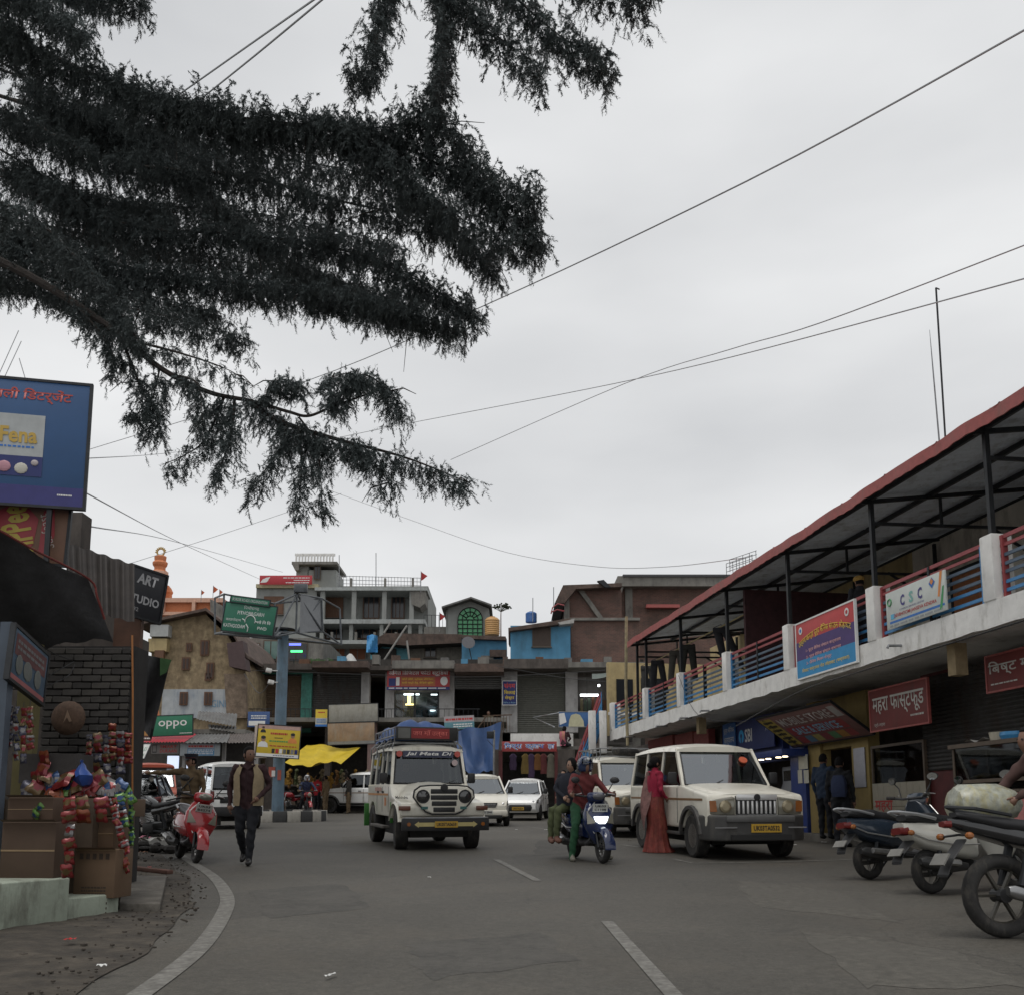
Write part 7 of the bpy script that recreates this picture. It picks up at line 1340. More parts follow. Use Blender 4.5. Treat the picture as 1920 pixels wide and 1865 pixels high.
o = [c for c in t.children if c.name.startswith('windscreen_banner')][0].children[0]; o.rotation_euler = (0, 0, PI/2); o.location = (.65, 0, 1.785)
for y, c in ((-.58, (.5, .1, .08)), (.58, (.5, .1, .08)), (.52, (.5, .4, .4))): MB().cyl((.63 if c[1] < .2 else .66, y, 1.79 if c[1] < .2 else 1.62), (.64 if c[1] < .2 else .665, y, 1.79 if c[1] < .2 else 1.62), .06, n=14).build('windscreen_sticker', mat('sticker%.1f' % c[1], c, .5), t)
for sx, s_, z in ((-.5, 'Mahindra', .93),):
    o = text(s_, t, 0, 0, .055, BLACK, w=.3, bold=.02); o.location = (1.4, -.66, .95); o.rotation_euler = (0, 0, PI/2-.9)
MB().tube([(1.6, -.1, .35), (1.6, -.3, .3)], .05, 6).build('suspension', UNDER, t); MB().box(1.25, 1.5, -.45, -.25, .25, .4).box(1.25, 1.5, .25, .45, .25, .4).build('leaf_spring', UNDER, t)
rack(t, -1.9, .42, .64, 1.93, .3, GALV, rails=3)
for x in (.1, -.7, -1.5):
    for sy in (-1, 1): MB().tube([(x, sy*.80, 1.75), (x, sy*.80, 1.95), (x, sy*.7, 2.05), (x, 0, 2.06)], .018, 6).build('rack_hoop', GALV, t)
# roof luggage under a blue tarpaulin, and the lit destination board
def lug(s, q):
    x = -1.85+2.1*q; y = -.66+1.32*s; e = (1-abs(2*s-1)**5)*(1-abs(2*q-1)**10); return (x, y, 2.1+.35*e+.025*math.sin(7*s+7*q)*e+.02*math.sin(19*s+3*q)*e+.03*math.sin(17*q)*e+.018*math.sin(31*s-19*q))
tag(MB().grid(lug, 18, 18).build('luggage_tarpaulin', mat('deep_blue_tarp', (.02, .075, .24), .5, var=.2, scale=4), loc=t.location, rot=t.rotation_euler, smooth=True), 'bulging deep blue tarpaulin over luggage on the jeep roof', 'tarpaulin')
q = thing('destination_board', 'red lettered Hindi name board on the jeep roof rack', 'sign', t.matrix_basis @ Vector((.46, 0, 2.2)), HJ+PI/2)
MB().box(-.62, .62, -.02, .05, -.13, .13).build('box', BLACK, q, bevel=.01); MB().box(-.32, .45, -.028, -.02, -.1, .1).build('red_panel', mat('led_red', (.25, .02, .02), .5), q); text('जय माँ उल्का', q, .06, 0, .14, mat('led_letter', (.6, .12, .1), .5), w=.7, y=-.034, bold=.01); MB().box(-.58, -.34, -.028, -.02, -.1, .1).build('grey_panel', mat('grey_tin', (.12, .12, .11), .5), q)
# driver and passengers as dark figures are added with the people
# ---------------------------------------------------------------- small hatchbacks
def hatch_spec(paint, **k):
    d = dict(wb=2.36, w=1.5, r=.28, rr=.17, tw=.16, rim=STEELR, paint=paint, zb=.3, arch=.34, belt=.92, roof=1.47, kb=.95, kt=.74, bev=.07,
        front=[(1.18+.36, .3), (1.75, .28), (1.82, .4), (1.81, .62), (1.7, .74)], top=[(1.2, .86), (.86, .93)], rear=[(-1.55, .95), (-1.72, .8), (-1.74, .4), (-1.18-.38, .3)], A=((.84, .93), (.22, 1.38)), D=((-1.58, .95), (-1.35, 1.38)), pil=(-.35,), seams=(.5, -.4), handles=(-.2, -1.0), seats=(-.05, -.85), plan=lambda x, z: 1-.14*max(0, (abs(x)-1.25)/.5)**1.5-.05*max(0, z-.7)); d.update(k); return d
GOLDW = mat('champagne_white_paint', (.7, .67, .58), .28, var=.04, coat=.4, dirt=(.33, .3, .24), dirt_amt=.2)
def hatch_face(t, pl, plm, big):
    x = 1.8
    for sy in (-1, 1):
        o = MB().loft([[(x-.16, sy*.42, .60), (x-.3, sy*.70, .62), (x-.3, sy*.70, .78), (x-.2, sy*.45, .74)], [(x-.0, sy*.40, .58), (x-.17, sy*.69, .6), (x-.2, sy*.69, .74), (x-.07, sy*.43, .71)]]).build('headlight', LENS, t, bevel=.02); MB().ball((x-.06, sy*.53, .66), .05, 10, 7).build('bulb_bowl', CHROME, o)
        MB().ball((x-.05, sy*.55, .38), (.05, .06, .05), 10, 7).build('fog_lamp', BPLAST, t)
    if big: MB().prism([(-.5, .46), (-.44, .34), (.44, .34), (.5, .46), (.46, .56), (-.46, .56)], x-.02, x+.035, 'x').build('grille', BLACK, t, bevel=.02); plate(t, pl, x+.045, 0, .43, .42, .11, plm)
    else:
        g = MB().prism([(-.3, .56), (.3, .56), (.36, .70), (-.36, .70)], x-.04, x+.03, 'x').build('grille', BLACK, t, bevel=.015)
        for z in (.60, .65): MB().box(x+.03, x+.04, -.3, .3, z, z+.015).build('grille_bar', CHROME, g)
        MB().box(x-.02, x+.06, -.66, .66, .3, .48).build('bumper', MATS['champagne_white_paint'], t, bevel=.04); MB().box(x+.05, x+.07, -.5, .5, .24, .34).build('air_dam', BLACK, t, bevel=.02); plate(t, pl, x+.075, 0, .42, .42, .11, plm)
S = hatch_spec(GOLDW, roof=1.55, belt=.96, w=1.5); S['A'] = ((.86, .96), (.2, 1.46)); S['D'] = ((-1.6, .97), (-1.45, 1.46)); S['top'] = [(1.2, .9), (.88, .97)]
t = vehicle('hatchback_car', 'champagne white tall hatchback half hidden behind the loaded jeep', 'car', -.85, 29.4, math.radians(-84), S, 'white hatchback cars coming round the junction'); hatch_face(t, 'UK03 2944', PLW, False)
S = hatch_spec(WHITEP); t = vehicle('hatchback_car', 'small white hatchback with black grille and yellow number plate', 'car', .30, 34.5, math.radians(-98), S, 'white hatchback cars coming round the junction'); hatch_face(t, 'UK03TA2524', PLY, True)
# black hatchback seen from behind
BLKP = mat('black_car_paint', (.012, .013, .018), .2, var=0, coat=1)
S = hatch_spec(BLKP, w=1.7, roof=1.5, wb=2.5, glass=CGD); t = vehicle('hatchback_car', 'black hatchback seen from behind beyond the parked motorcycle', 'car', -9.6, 25.2, math.radians(103), S)
for sy in (-1, 1): MB().loft([[(-1.7, sy*.5, .78), (-1.62, sy*.8, .8), (-1.62, sy*.8, .94), (-1.7, sy*.55, .9)], [(-1.76, sy*.5, .77), (-1.68, sy*.78, .79), (-1.68, sy*.78, .92), (-1.75, sy*.55, .89)]]).build('tail_lamp', TAIL, t, bevel=.015)
MB().torus((-1.775, 0, .82), .06, .008, 'x', 16, 5).build('emblem', CHROME, t); MB().box(-1.80, -1.74, -.7, .7, .35, .55).build('rear_bumper', BPLAST, t, bevel=.03); plate(t, 'UK03A7714', -1.785, 0, .65, .42, .11, PLW, front=-1)
# red-roofed jeep beyond it
REDJ = mat('orange_red_paint', (.36, .07, .035), .4, var=.1, dirt=(.2, .06, .04))
S = bolero_spec(); S.update(paint=REDJ, roof=1.95); t = vehicle('red_jeep', 'orange red roofed jeep standing in front of the phone shops', 'jeep', -11.6, 31, math.radians(-70), S); bolero_face(t, S, 'UK05TA1187', False)
# white van seen from behind
S = dict(wb=2.35, w=1.48, r=.28, rr=.16, tw=.16, rim=STEELR, paint=WHITEP, zb=.35, arch=.34, belt=1.08, roof=1.85, kb=.97, kt=.88, bev=.05, front=[(1.175+.36, .35), (1.72, .4), (1.74, .7)], top=[(1.6, .95), (1.42, 1.08)], rear=[(-1.72, 1.08), (-1.75, .8), (-1.74, .38), (-1.175-.38, .35)],
    A=((1.4, 1.08), (.75, 1.72)), D=((-1.74, 1.1), (-1.64, 1.74)), pil=(.25, -.75), seams=(.3, -.7), handles=(.15, -.2), seats=(.4, -.4, -1.2))
t = vehicle('white_van', 'white minivan seen from behind beyond the walking man', 'van', -8.95, 29.4, math.radians(117), S)
for sy in (-1, 1): MB().box(-1.77, -1.70, sy*.66-.05, sy*.66+.05, .75, 1.05).build('tail_lamp', TAIL, t, bevel=.012); MB().box(-1.72, -1.7, sy*.5-.1, sy*.5+.1, .12, .36).build('mud_flap', RUBBER, t)
MB().box(-1.82, -1.72, -.7, .7, .36, .62).build('rear_bumper', BPLAST, t, bevel=.02); MB().box(-1.765, -1.74, -.45, .45, .72, .9).build('plate_recess', BPLAST, t, bevel=.01); plate(t, 'RJ51CA0321', -1.775, -.1, .8, .42, .12, PLW, front=-1); MB().box(-1.76, -1.74, -.55, .55, .98, 1.0).build('tailgate_seam', BPLAST, t)
# white jeep by the yellow awning, side on
S = bolero_spec(); S['paint'] = WHITEP; t = vehicle('parked_jeep', 'white utility jeep parked side on by the yellow awning', 'jeep', -8.3, 45.6, math.radians(170), S); bolero_face(t, S, 'UK03TA0872', False); 
# ================================================================ scooters and motorcycles (x forward, y left)
def rr_ring(c, ax_, w, h, n=12, p=.55, tilt=0):
    """rounded ring centred c; ax_ 'x' -> ring in y-z plane, 'z' -> ring in x-y plane"""
    r = []
    for k in range(n):
        a = 2*PI*k/n; ca, sa = math.cos(a), math.sin(a); a1 = w/2*math.copysign(abs(ca)**p, ca); b1 = h/2*math.copysign(abs(sa)**p, sa)
        r.append((c[0]+tilt*b1, c[1]+a1, c[2]+b1) if ax_ == 'x' else (c[0]+b1, c[1]+a1, c[2]+tilt*b1))
    return r
def tw_wheel(t, x, r, w, rr, m, steer=None, z=None, spokes=5):
    o = link('wheel', MB().cyl((0, -w*.6, 0), (0, w*.6, 0), rr*.25, n=12).mesh('wheel', BPLAST), t, (x, 0, r))
    link('tyre', MB().torus((0, 0, 0), r-w*.5, w*.5, 'y', 30, 10, 1.05).mesh('tyre', RUBBER, smooth=True), o)
    b = MB().torus((0, 0, 0), rr, .018, 'y', 26, 6)
    for k in range(spokes): a = 2*PI*k/spokes; b.bar((0, 0, 0), (rr*math.cos(a), 0, rr*math.sin(a)), .02, .032, (0, 1, 0))
    link('rim', b.mesh('rim', m), o); return o
PLG = mat('dusty_plate', (.17, .165, .15), .6, var=.2)
MIRR = mat('mirror_glass', (.75, .78, .8), .05, 1, var=0)
def bars(t, x, z, w, m=BPLAST, mirrors=True):
    o = MB().tube([(x-.1, -w, z+.03), (x, -w*.45, z), (x, w*.45, z), (x-.1, w, z+.03)], .016, 6).build('handlebar', m, t)
    for sy in (-1, 1):
        MB().tube([(x-.1, sy*w, z+.03), (x-.06, sy*w*.7, z+.02)], .022, 8).build('grip', RUBBER, o); MB().tube([(x-.02, sy*w*.62, z+.05), (x+.05, sy*w*.95, z+.03)], .007, 5).build('brake_lever', ALU, o)
        if mirrors:
            q = Vector((x+.02, sy*w*.98, z+.25)); s_ = MB().tube([(x, sy*w*.55, z+.02), (x+.05, sy*w*.75, z+.15), q], .008, 6).build('mirror_stalk', BPLAST, o); M_ = Matrix.Translation(q) @ Euler((0, -.15, sy*-.25)).to_matrix().to_4x4()
            MB().lathe([(.075, 0), (.07, .02), (.03, .035)], 16, axis='x').xf(M_ @ Matrix.Diagonal((1, 1, .68, 1))).build('mirror_shell', BPLAST, s_); MB().lathe([(.068, -.004), (.005, -.005)], 16, axis='x').xf(M_ @ Matrix.Diagonal((1, 1, .68, 1))).build('mirror_glass', MIRR, s_)
    return o
def paint(name, c, r=.22): return mat(name, c, r, var=.05, coat=.6, dirt=tuple(x*.6+.03 for x in c), dirt_amt=.2)
def scooter(label, x, y, hd, lean, P1, trim, group='scooters standing by the road', plate_t=None, lit=False, fbody=None, name='scooter', loc_off=0):
    t = thing(name, label, 'scooter', GP(x, y), hd, group, tilt=True, lean=lean)
    tw_wheel(t, .62, .235, .10, .14, ALU); tw_wheel(t, -.62, .235, .11, .14, STEELR, spokes=4)
    # rear body
    MB().loft([rr_ring((.02, 0, .50), 'x', .20, .30), rr_ring((-.15, 0, .53), 'x', .34, .36), rr_ring((-.45, 0, .57), 'x', .40, .34), rr_ring((-.75, 0, .62), 'x', .32, .26), rr_ring((-.98, 0, .69), 'x', .16, .12)]).build('rear_cowl', P1, t, smooth=True, angle=60)
    for sy in (-1, 1): MB().tube([(-.05, sy*.185, .5), (-.4, sy*.212, .5), (-.75, sy*.17, .56), (-.95, sy*.085, .66)], .009, 5).build('trim_strip', trim, t)
    MB().loft([rr_ring((.02, 0, .72), 'x', .20, .10), rr_ring((-.2, 0, .74), 'x', .28, .12), rr_ring((-.45, 0, .765), 'x', .28, .12), rr_ring((-.55, 0, .79), 'x', .29, .12), rr_ring((-.85, 0, .80), 'x', .22, .10), rr_ring((-.93, 0, .80), 'x', .14, .06)]).build('seat', mat('scooter_seat', (.02, .02, .022), .5, var=.2), t, smooth=True, angle=60)
    MB().tube([(-.6, .15, .78), (-.85, .15, .83), (-1.02, .07, .86), (-1.04, 0, .865), (-1.02, -.07, .86), (-.85, -.15, .83), (-.6, -.15, .78)], .018, 8).build('grab_rail', mat('silver_rail', (.4, .41, .42), .35, .6), t, smooth=True)
    o = MB().loft([rr_ring((-.94, 0, .66), 'x', .22, .10), rr_ring((-1.02, 0, .66), 'x', .14, .07)]).build('tail_lamp', TAIL, t, smooth=True)
    for sy in (-1, 1): MB().ball((-.93, sy*.12, .64), (.04, .03, .03), 8, 6).build('indicator', AMBER, o)
    mg = MB().loft([rr_ring((-.86, 0, .55), 'x', .16, .03), rr_ring((-1.02, 0, .42), 'x', .15, .03), rr_ring((-1.06, 0, .33), 'x', .14, .03)]).build('rear_mudguard', BPLAST, t); 
    # engine and silencer
    MB().boxc((-.42, .05, .30), (.5, .18, .2), (0, -.1, 0)).build('engine', mat('engine_alloy', (.06, .058, .055), .6, .4, var=.3), t, bevel=.03); MB().loft([rr_ring((-.25, -.16, .27), 'x', .07, .08), rr_ring((-.5, -.18, .28), 'x', .12, .13), rr_ring((-.85, -.18, .33), 'x', .12, .13), rr_ring((-.92, -.18, .34), 'x', .06, .06)]).build('silencer', mat('silencer_black', (.05, .05, .05), .4, .6, var=.2), t, smooth=True); MB().tube([(-.45, -.255, .31), (-.8, -.255, .345)], .035, 6).build('heat_shield', ALU, t)
    MB().tube([(-.5, -.11, .62), (-.62, -.11, .25)], .025, 8).build('shock_absorber', STEEL, t)
    # floor and apron
    MB().loft([rr_ring((-.1, 0, .30), 'x', .26, .10), rr_ring((.1, 0, .27), 'x', .34, .07), rr_ring((.32, 0, .28), 'x', .34, .08), rr_ring((.40, 0, .34), 'x', .26, .12)]).build('floorboard', BPLAST, t)
    P2 = fbody or P1
    ap = MB().loft([rr_ring((.44, 0, .28), 'z', .16, .10), rr_ring((.46, 0, .42), 'z', .34, .14, tilt=.1), rr_ring((.45, 0, .58), 'z', .49, .20, tilt=.15), rr_ring((.41, 0, .74), 'z', .47, .20, tilt=.15), rr_ring((.35, 0, .88), 'z', .32, .14), rr_ring((.31, 0, .95), 'z', .16, .10)]).build('front_apron', P2, t, smooth=True, angle=60)
    for sy in (-1, 1):
        MB().tube([(.50, sy*.08, .90), (.50, sy*.19, .77), (.50, sy*.2, .58), (.53, sy*.1, .44)], .008, 5).build('apron_trim', trim, ap)
        MB().loft([[(.50, sy*.09, .60), (.45, sy*.22, .58), (.42, sy*.21, .78)], [(.575, sy*.09, .60), (.535, sy*.215, .58), (.495, sy*.205, .77)]]).build('indicator', LENS, ap)
    MB().loft([rr_ring((.3, 0, .92), 'x', .16, .12), rr_ring((.36, 0, .98), 'x', .30, .16), rr_ring((.45, 0, .98), 'x', .22, .14), rr_ring((.49, 0, .965), 'x', .10, .07)]).build('handlebar_cowl', P2, t, smooth=True, angle=60)
    HL = mat('lit_headlamp', (.9, .95, 1), .2, var=0, emit=(.9, .97, 1), es=2.2) if lit else LENS
    if lit: MB().loft([[(.56, -.1, .62), (.56, .1, .62), (.55, .13, .70), (.55, -.13, .70)], [(.60, -.05, .58), (.60, .05, .58), (.58, .1, .68), (.58, -.1, .68)]]).build('headlight', HL, t, bevel=.01)
    MB().ball((.475, 0, .99), (.045, .10, .055), 12, 8).build('headlight', LENS if not lit else mat('smoked_lens', (.1, .1, .11), .1), t, smooth=True)
    bars(t, .3, .99, .33)
    MB().tube([(.34, 0, .9), (.62, 0, .30)], .035, 8).build('steering_stem', STEEL, t); MB().tube([(.48, .07, .55), (.62, .07, .235)], .02, 6).tube([(.48, -.07, .55), (.62, -.07, .235)], .02, 6).build('fork', STEEL, t)
    n = 10; f = []
    for i in range(n+1):
        a = PI*(-.02+.78*i/n); R_ = .285; f.append([(.62+R_*math.cos(a)*(1.05), y_, .235+(R_ + h_)*math.sin(a)) for y_, h_ in ((-.085, -.05), (-.065, .01), (0, .03), (.065, .01), (.085, -.05), (.06, -.06), (0, 0.0), (-.06, -.06))])
    MB().loft(f).build('front_mudguard', P2, t, smooth=True, angle=60)
    if plate_t: q = thing_part('number_plate', t, (.525, 0, .82), (0, 0, PI/2)); MB().boxc((0, 0, 0), (.24, .01, .12), (.25, 0, 0)).build('plate_sheet', PLW, q); text(plate_t[0], q, 0, .027, .035, BLACK, w=.17, y=-.016, bold=.03); text(plate_t[1], q, 0, -.027, .035, BLACK, w=.19, y=-.003, bold=.03)
    q = MB().boxc((-1.06, 0, .44), (.012, .18, .10), (0, .75, 0)).build('rear_plate', PLG, t)
    MB().tube([(-.12, .1, .28), (-.22, .28, .03 if lean else .12)], .013, 6).build('side_stand', STEEL, t)
    return t
def motorcycle(label, x, y, hd, lean, P1, group=None, rad=.3, plate_m=None, seatm=None):
    t = thing('motorcycle', label, 'motorcycle', GP(x, y), hd, group, tilt=True, lean=lean); r = rad; plate_m = plate_m or PLG
    for xx, w in ((.66, .09), (-.62, .11)): tw_wheel(t, xx, r, w, r*.68, mat('dark_alloy', (.07, .065, .055), .45, .6, var=.2), spokes=6)
    for sy in (-1, 1): MB().tube([(.66, sy*.085, r), (.47, sy*.085, .78), (.42, sy*.085, .95)], .022, 8).build('fork_leg', ALU if sy > 0 else STEEL, t); MB().tube([(-.62, sy*.11, r), (-.05, sy*.09, .33)], .022, 6).build('swingarm', STEEL, t); MB().tube([(-.52, sy*.12, .38), (-.42, sy*.12, .68)], .032, 10).build('shock_absorber', STEEL, t)
    MB().tube([(.42, 0, .85), (.2, 0, .62), (-.05, 0, .36), (-.3, 0, .34), (-.25, 0, .62), (.35, 0, .78)], .025, 6).build('frame', STEEL, t)
    eng = MB().boxc((.0, 0, .36), (.32, .26, .22)).build('engine', mat('engine_dark', (.03, .03, .03), .5, .5, var=.3), t, bevel=.04)
    for k in range(6): MB().boxc((.14+.012*k, 0, .46+.03*k), (.18, .18, .012), (0, .35, 0)).build('cooling_fin', ALU, eng)
    MB().lathe([(.11, 0), (.1, .03), (.02, .04)], 16, (-.05, -.13, .36), 'y').build('clutch_cover', ALU, eng)
    MB().loft([rr_ring((.42, 0, .86), 'x', .12, .10), rr_ring((.3, 0, .88), 'x', .26, .2), rr_ring((.1, 0, .87), 'x', .30, .22), rr_ring((-.08, 0, .81), 'x', .2, .14), rr_ring((-.14, 0, .78), 'x', .12, .08)]).build('fuel_tank', P1, t, smooth=True, angle=60)
    MB().loft([rr_ring((-.06, 0, .80), 'x', .16, .07), rr_ring((-.25, 0, .80), 'x', .26, .10), rr_ring((-.6, 0, .84), 'x', .26, .10), rr_ring((-.85, 0, .89), 'x', .18, .07), rr_ring((-.95, 0, .91), 'x', .1, .04)]).build('seat', seatm or mat('scooter_seat', (.02, .02, .022), .5), t, smooth=True, angle=60)
    MB().loft([rr_ring((-.1, 0, .68), 'x', .2, .14), rr_ring((-.5, 0, .74), 'x', .26, .14), rr_ring((-.9, 0, .83), 'x', .16, .10), rr_ring((-1.02, 0, .86), 'x', .08, .05)]).build('tail_cowl', P1, t, smooth=True, angle=60)
    MB().loft([rr_ring((-1.0, 0, .84), 'x', .12, .06), rr_ring((-1.05, 0, .84), 'x', .08, .04)]).build('tail_lamp', TAIL, t)
    for sy in (-1, 1): MB().tube([(-.92, 0, .76), (-.94, sy*.17, .75)], .01, 5).build('indicator_arm', BPLAST, t); MB().ball((-.95, sy*.18, .75), (.035, .03, .028), 8, 6).build('indicator', AMBER, t)
    MB().tube([(-.55, .12, .9), (-.85, .13, .95), (-1.0, 0, .97), (-.85, -.13, .95), (-.55, -.12, .9)], .014, 6).build('grab_rail', STEEL, t)
    MB().loft([rr_ring((-.9, 0, .72), 'x', .14, .02), rr_ring((-1.02, 0, .58), 'x', .14, .02), rr_ring((-1.08, 0, .46), 'x', .14, .02)]).build('rear_mudguard', BPLAST, t); MB().boxc((-1.09, 0, .58), (.012, .18, .10), (0, .6, 0)).build('rear_plate', plate_m, t)
    n = 10; f = []
    for i in range(n+1):
        a = PI*(.1+.72*i/n); f.append([(.66+(r+.03+h_)*math.cos(a), y_, r+(r+.03+h_)*math.sin(a)) for y_, h_ in ((-.07, -.03), (-.05, .01), (0, .02), (.05, .01), (.07, -.03), (.04, -.02), (0, .0), (-.04, -.02))])
    MB().loft(f).build('front_mudguard', P1, t, smooth=True, angle=60)
    MB().tube([(.12, -.12, .34), (.0, -.16, .22), (-.3, -.17, .24)], .022, 8).build('exhaust_pipe', CHROME, t); MB().loft([rr_ring((-.28, -.17, .25), 'x', .05, .05), rr_ring((-.34, -.18, .26), 'x', .09, .1), rr_ring((-.66, -.2, .34), 'x', .09, .1), rr_ring((-.70, -.2, .35), 'x', .05, .06)]).build('silencer', mat('silencer_chrome', (.3, .3, .3), .3, .9, var=.15), t, smooth=True)
    MB().ball((.55, 0, .88), (.1, .11, .11), 12, 9).build('headlight_cowl', P1, t, smooth=True); MB().lathe([(.085, 0), (.06, .03), (.01, .035)], 16, (.615, 0, .88), 'x').build('headlight', LENS, t)
    bars(t, .38, 1.02, .36); MB().tube([(-.05, .12, .3), (-.12, .3, .03)], .013, 6).build('side_stand', STEEL, t)
    for sy in (-1, 1): MB().tube([(-.1, sy*.1, .3), (-.1, sy*.24, .3)], .015, 6).build('foot_peg', RUBBER, t)
    return t
REDS = paint('scooter_red', (.36, .02, .025)); BLUS = paint('scooter_blue', (.01, .02, .07)); NAVS = paint('scooter_navy', (.02, .03, .045)); WHS = paint('scooter_pearl_white', (.5, .49, .44)); BLKS = paint('bike_black', (.015, .015, .016)); SILT = mat('silver_trim', (.45, .45, .44), .3, .7, var=0); REDB_ = paint('bike_red', (.3, .02, .025))
g = G(366, 1618); scooter('red scooter with white edged front panel leaning on its stand at the verge', g.x-.62*math.cos(-1.05), g.y+.62*.87, -1.05, -.15, REDS, WHITE, plate_t=('UK03', 'B4274'))
g = G(1131, 1618); BSC = scooter('blue scooter with lit headlamp carrying two riders', g.x-.62*math.cos(-1.28), g.y+.62*math.sin(1.28), -1.28, 0, BLUS, SILT, plate_t=('UK03', 'C1108'), lit=True)
h1 = math.radians(27); g = G(1632, 1648); scooter('dark navy scooter parked tail out beside the white one', g.x+.62*math.cos(h1), g.y+.62*math.sin(h1), h1, -.10, NAVS, SILT)
h2 = math.radians(23); g = G(1748, 1675); scooter('pearl white scooter parked tail out between the navy one and the motorcycle', g.x+.62*math.cos(h2), g.y+.62*math.sin(h2), h2, -.10, WHS, SILT)
h3 = math.radians(9); g = G(1885, 1758); motorcycle('black motorcycle parked tail out with a plastic sack on its seat', g.x+.62*math.cos(h3), g.y+.62*math.sin(h3), h3, -.08, BLKS, 'motorcycles parked by the road', rad=.31)
g = G(292, 1590); motorcycle('dusty black motorcycle parked behind the red scooter', g.x-.25, g.y+.55, math.radians(150), -.1, BLKS, 'motorcycles parked by the road', plate_m=PLW)
g = G(578, 1531); RB = motorcycle('red motorcycle ridden by a helmeted rider near the yellow awning', g.x-.2, g.y+.6, math.radians(-68), 0, REDB_)
g = G(540, 1531); motorcycle('red motorcycle standing beside the gantry pole', g.x-.1, g.y+.8, math.radians(-120), -.06, REDB_)
# ================================================================ people: one continuous body each (remeshed), clothes by region
SKIN = [mat('skin_tone%d' % i, c, .55, var=.08) for i, c in enumerate([(.27, .145, .095), (.19, .10, .066), (.32, .19, .13)])]
HAIR = mat('black_hair', (.010, .009, .009), .85, var=.2, spec=.15)
def er(c, w, d, n=12): return [(c[0]+d/2*math.cos(2*PI*k/n), c[1]+w/2*math.sin(2*PI*k/n), c[2]) for k in range(n)]
STAND = dict(pel=(0, 0, .93), che=(.0, 0, 1.30), nec=(.0, 0, 1.47), hea=(.02, 0, 1.60), shL=(0, .19, 1.42), shR=(0, -.19, 1.42), elL=(-.02, .25, 1.13), elR=(-.02, -.25, 1.13), wrL=(.07, .24, .88), wrR=(.07, -.24, .88), hiL=(0, .095, .90), hiR=(0, -.095, .90), knL=(.02, .10, .50), knR=(.02, -.10, .50), anL=(0, .10, .08), anR=(0, -.10, .08))
def person(label, loc, hd, pose, shirt, trousers, shoes, skin=0, sleeve=1.0, hair='short', group=None, look=0, tilt=False, scale=1, bulk=1, name='person', trouser_end=.93, shirt_long=0, fingers=True):
    J = {k: Vector(v) for k, v in {**STAND, **pose}.items()}
    t = thing(name, label, 'person', loc, hd, group, tilt=tilt); t.scale = (scale,)*3
    SK = SKIN[skin]; b = MB(); B = bulk
    segs = []   # (a, b, tag)
    def limb(pts, rs): b.tube(pts, rs, 12)
    # torso as elliptical rings following the spine
    pel, che, nec = J['pel'], J['che'], J['nec']
    sp = [(pel+(pel-che).normalized()*.10, .20, .17), (pel, .34, .22), (pel.lerp(che, .35), .31*B, .21*B), (pel.lerp(che, .75), .34*B, .23*B), (che, .37*B, .23*B), (che.lerp(nec, .6), .33, .18), (nec, .15, .14), (nec+(J['hea']-nec)*.6, .11, .12)]
    sdv = (J['shL']-J['shR']).normalized(); rings = []
    for i, (c, w, d) in enumerate(sp):
        ax_ = (sp[min(i+1, len(sp)-1)][0]-sp[max(0, i-1)][0]).normalized(); yy = (sdv-ax_*sdv.dot(ax_)).normalized(); xx = yy.cross(ax_)
        rings.append([c+xx*(d/2*math.cos(2*PI*k/14))+yy*(w/2*math.sin(2*PI*k/14)) for k in range(14)])
    b.loft(rings)
    for s in 'LR':
        sh, el, wr = J['sh'+s], J['el'+s], J['wr'+s]
        limb([che.lerp(nec, .45).lerp(sh, .35), sh, sh.lerp(el, .5), el, el.lerp(wr, .35), wr], [.06, .066*B, .055*B, .044, .046, .03])
        hi, kn, an = J['hi'+s], J['kn'+s], J['an'+s]
        limb([pel.lerp(hi, .6), hi, hi.lerp(kn, .4), kn, kn.lerp(an, .35), an.lerp(kn, .1), an], [.10, .098*B, .09*B, .066, .066, .05, .046])
        hdv = (wr-el).normalized(); pal = wr+hdv*.055; toe = J.get('to'+s, an+Vector((.15, .02*(1 if s == 'L' else -1), -.045)))
        limb([wr, pal-hdv*.01, wr+hdv*.09], [.028, .042, .034])
        hl = an+(an-toe).normalized()*.05; hl.z = an.z-.04; limb([hl, an+Vector((0, 0, -.03)), an.lerp(toe, .6)+Vector((0, 0, -.02)), toe], [.036, .05, .044, .03])
        segs += [(sh, sh.lerp(el, .98), 'sleeve'), (el, wr, 'fore'), (wr, wr+hdv*.12, 'hand'), (hi, kn, 'leg'), (kn, an.lerp(kn, 1-trouser_end), 'leg'), (an.lerp(kn, .04), toe, 'shoe'), (hl, an+Vector((0, 0, -.02)), 'shoe')]
    segs += [(pel.lerp(che, -.05-shirt_long), che, 'torso'), (che, nec.lerp(che, .25), 'torso'), (nec, J['hea'], 'neck'), (pel+Vector((0, 0, -.12)), pel+Vector((0, 0, -.1)), 'leg'), (che, J['shL'], 'torso'), (che, J['shR'], 'torso')]
    me = b.mesh('body', [shirt, SK, trousers, shoes]); tmp = bpy.data.objects.new('tmp', me); COL.objects.link(tmp)
    md = tmp.modifiers.new('r', 'REMESH'); md.mode = 'VOXEL'; md.voxel_size = .017; sm = tmp.modifiers.new('s', 'SMOOTH'); sm.factor = .5; sm.iterations = 3
    dg = bpy.context.evaluated_depsgraph_get(); m2 = bpy.data.meshes.new_from_object(tmp.evaluated_get(dg)); bpy.data.objects.remove(tmp)
    m2.materials.clear()
    for q in (shirt, SK, trousers, shoes): m2.materials.append(q)
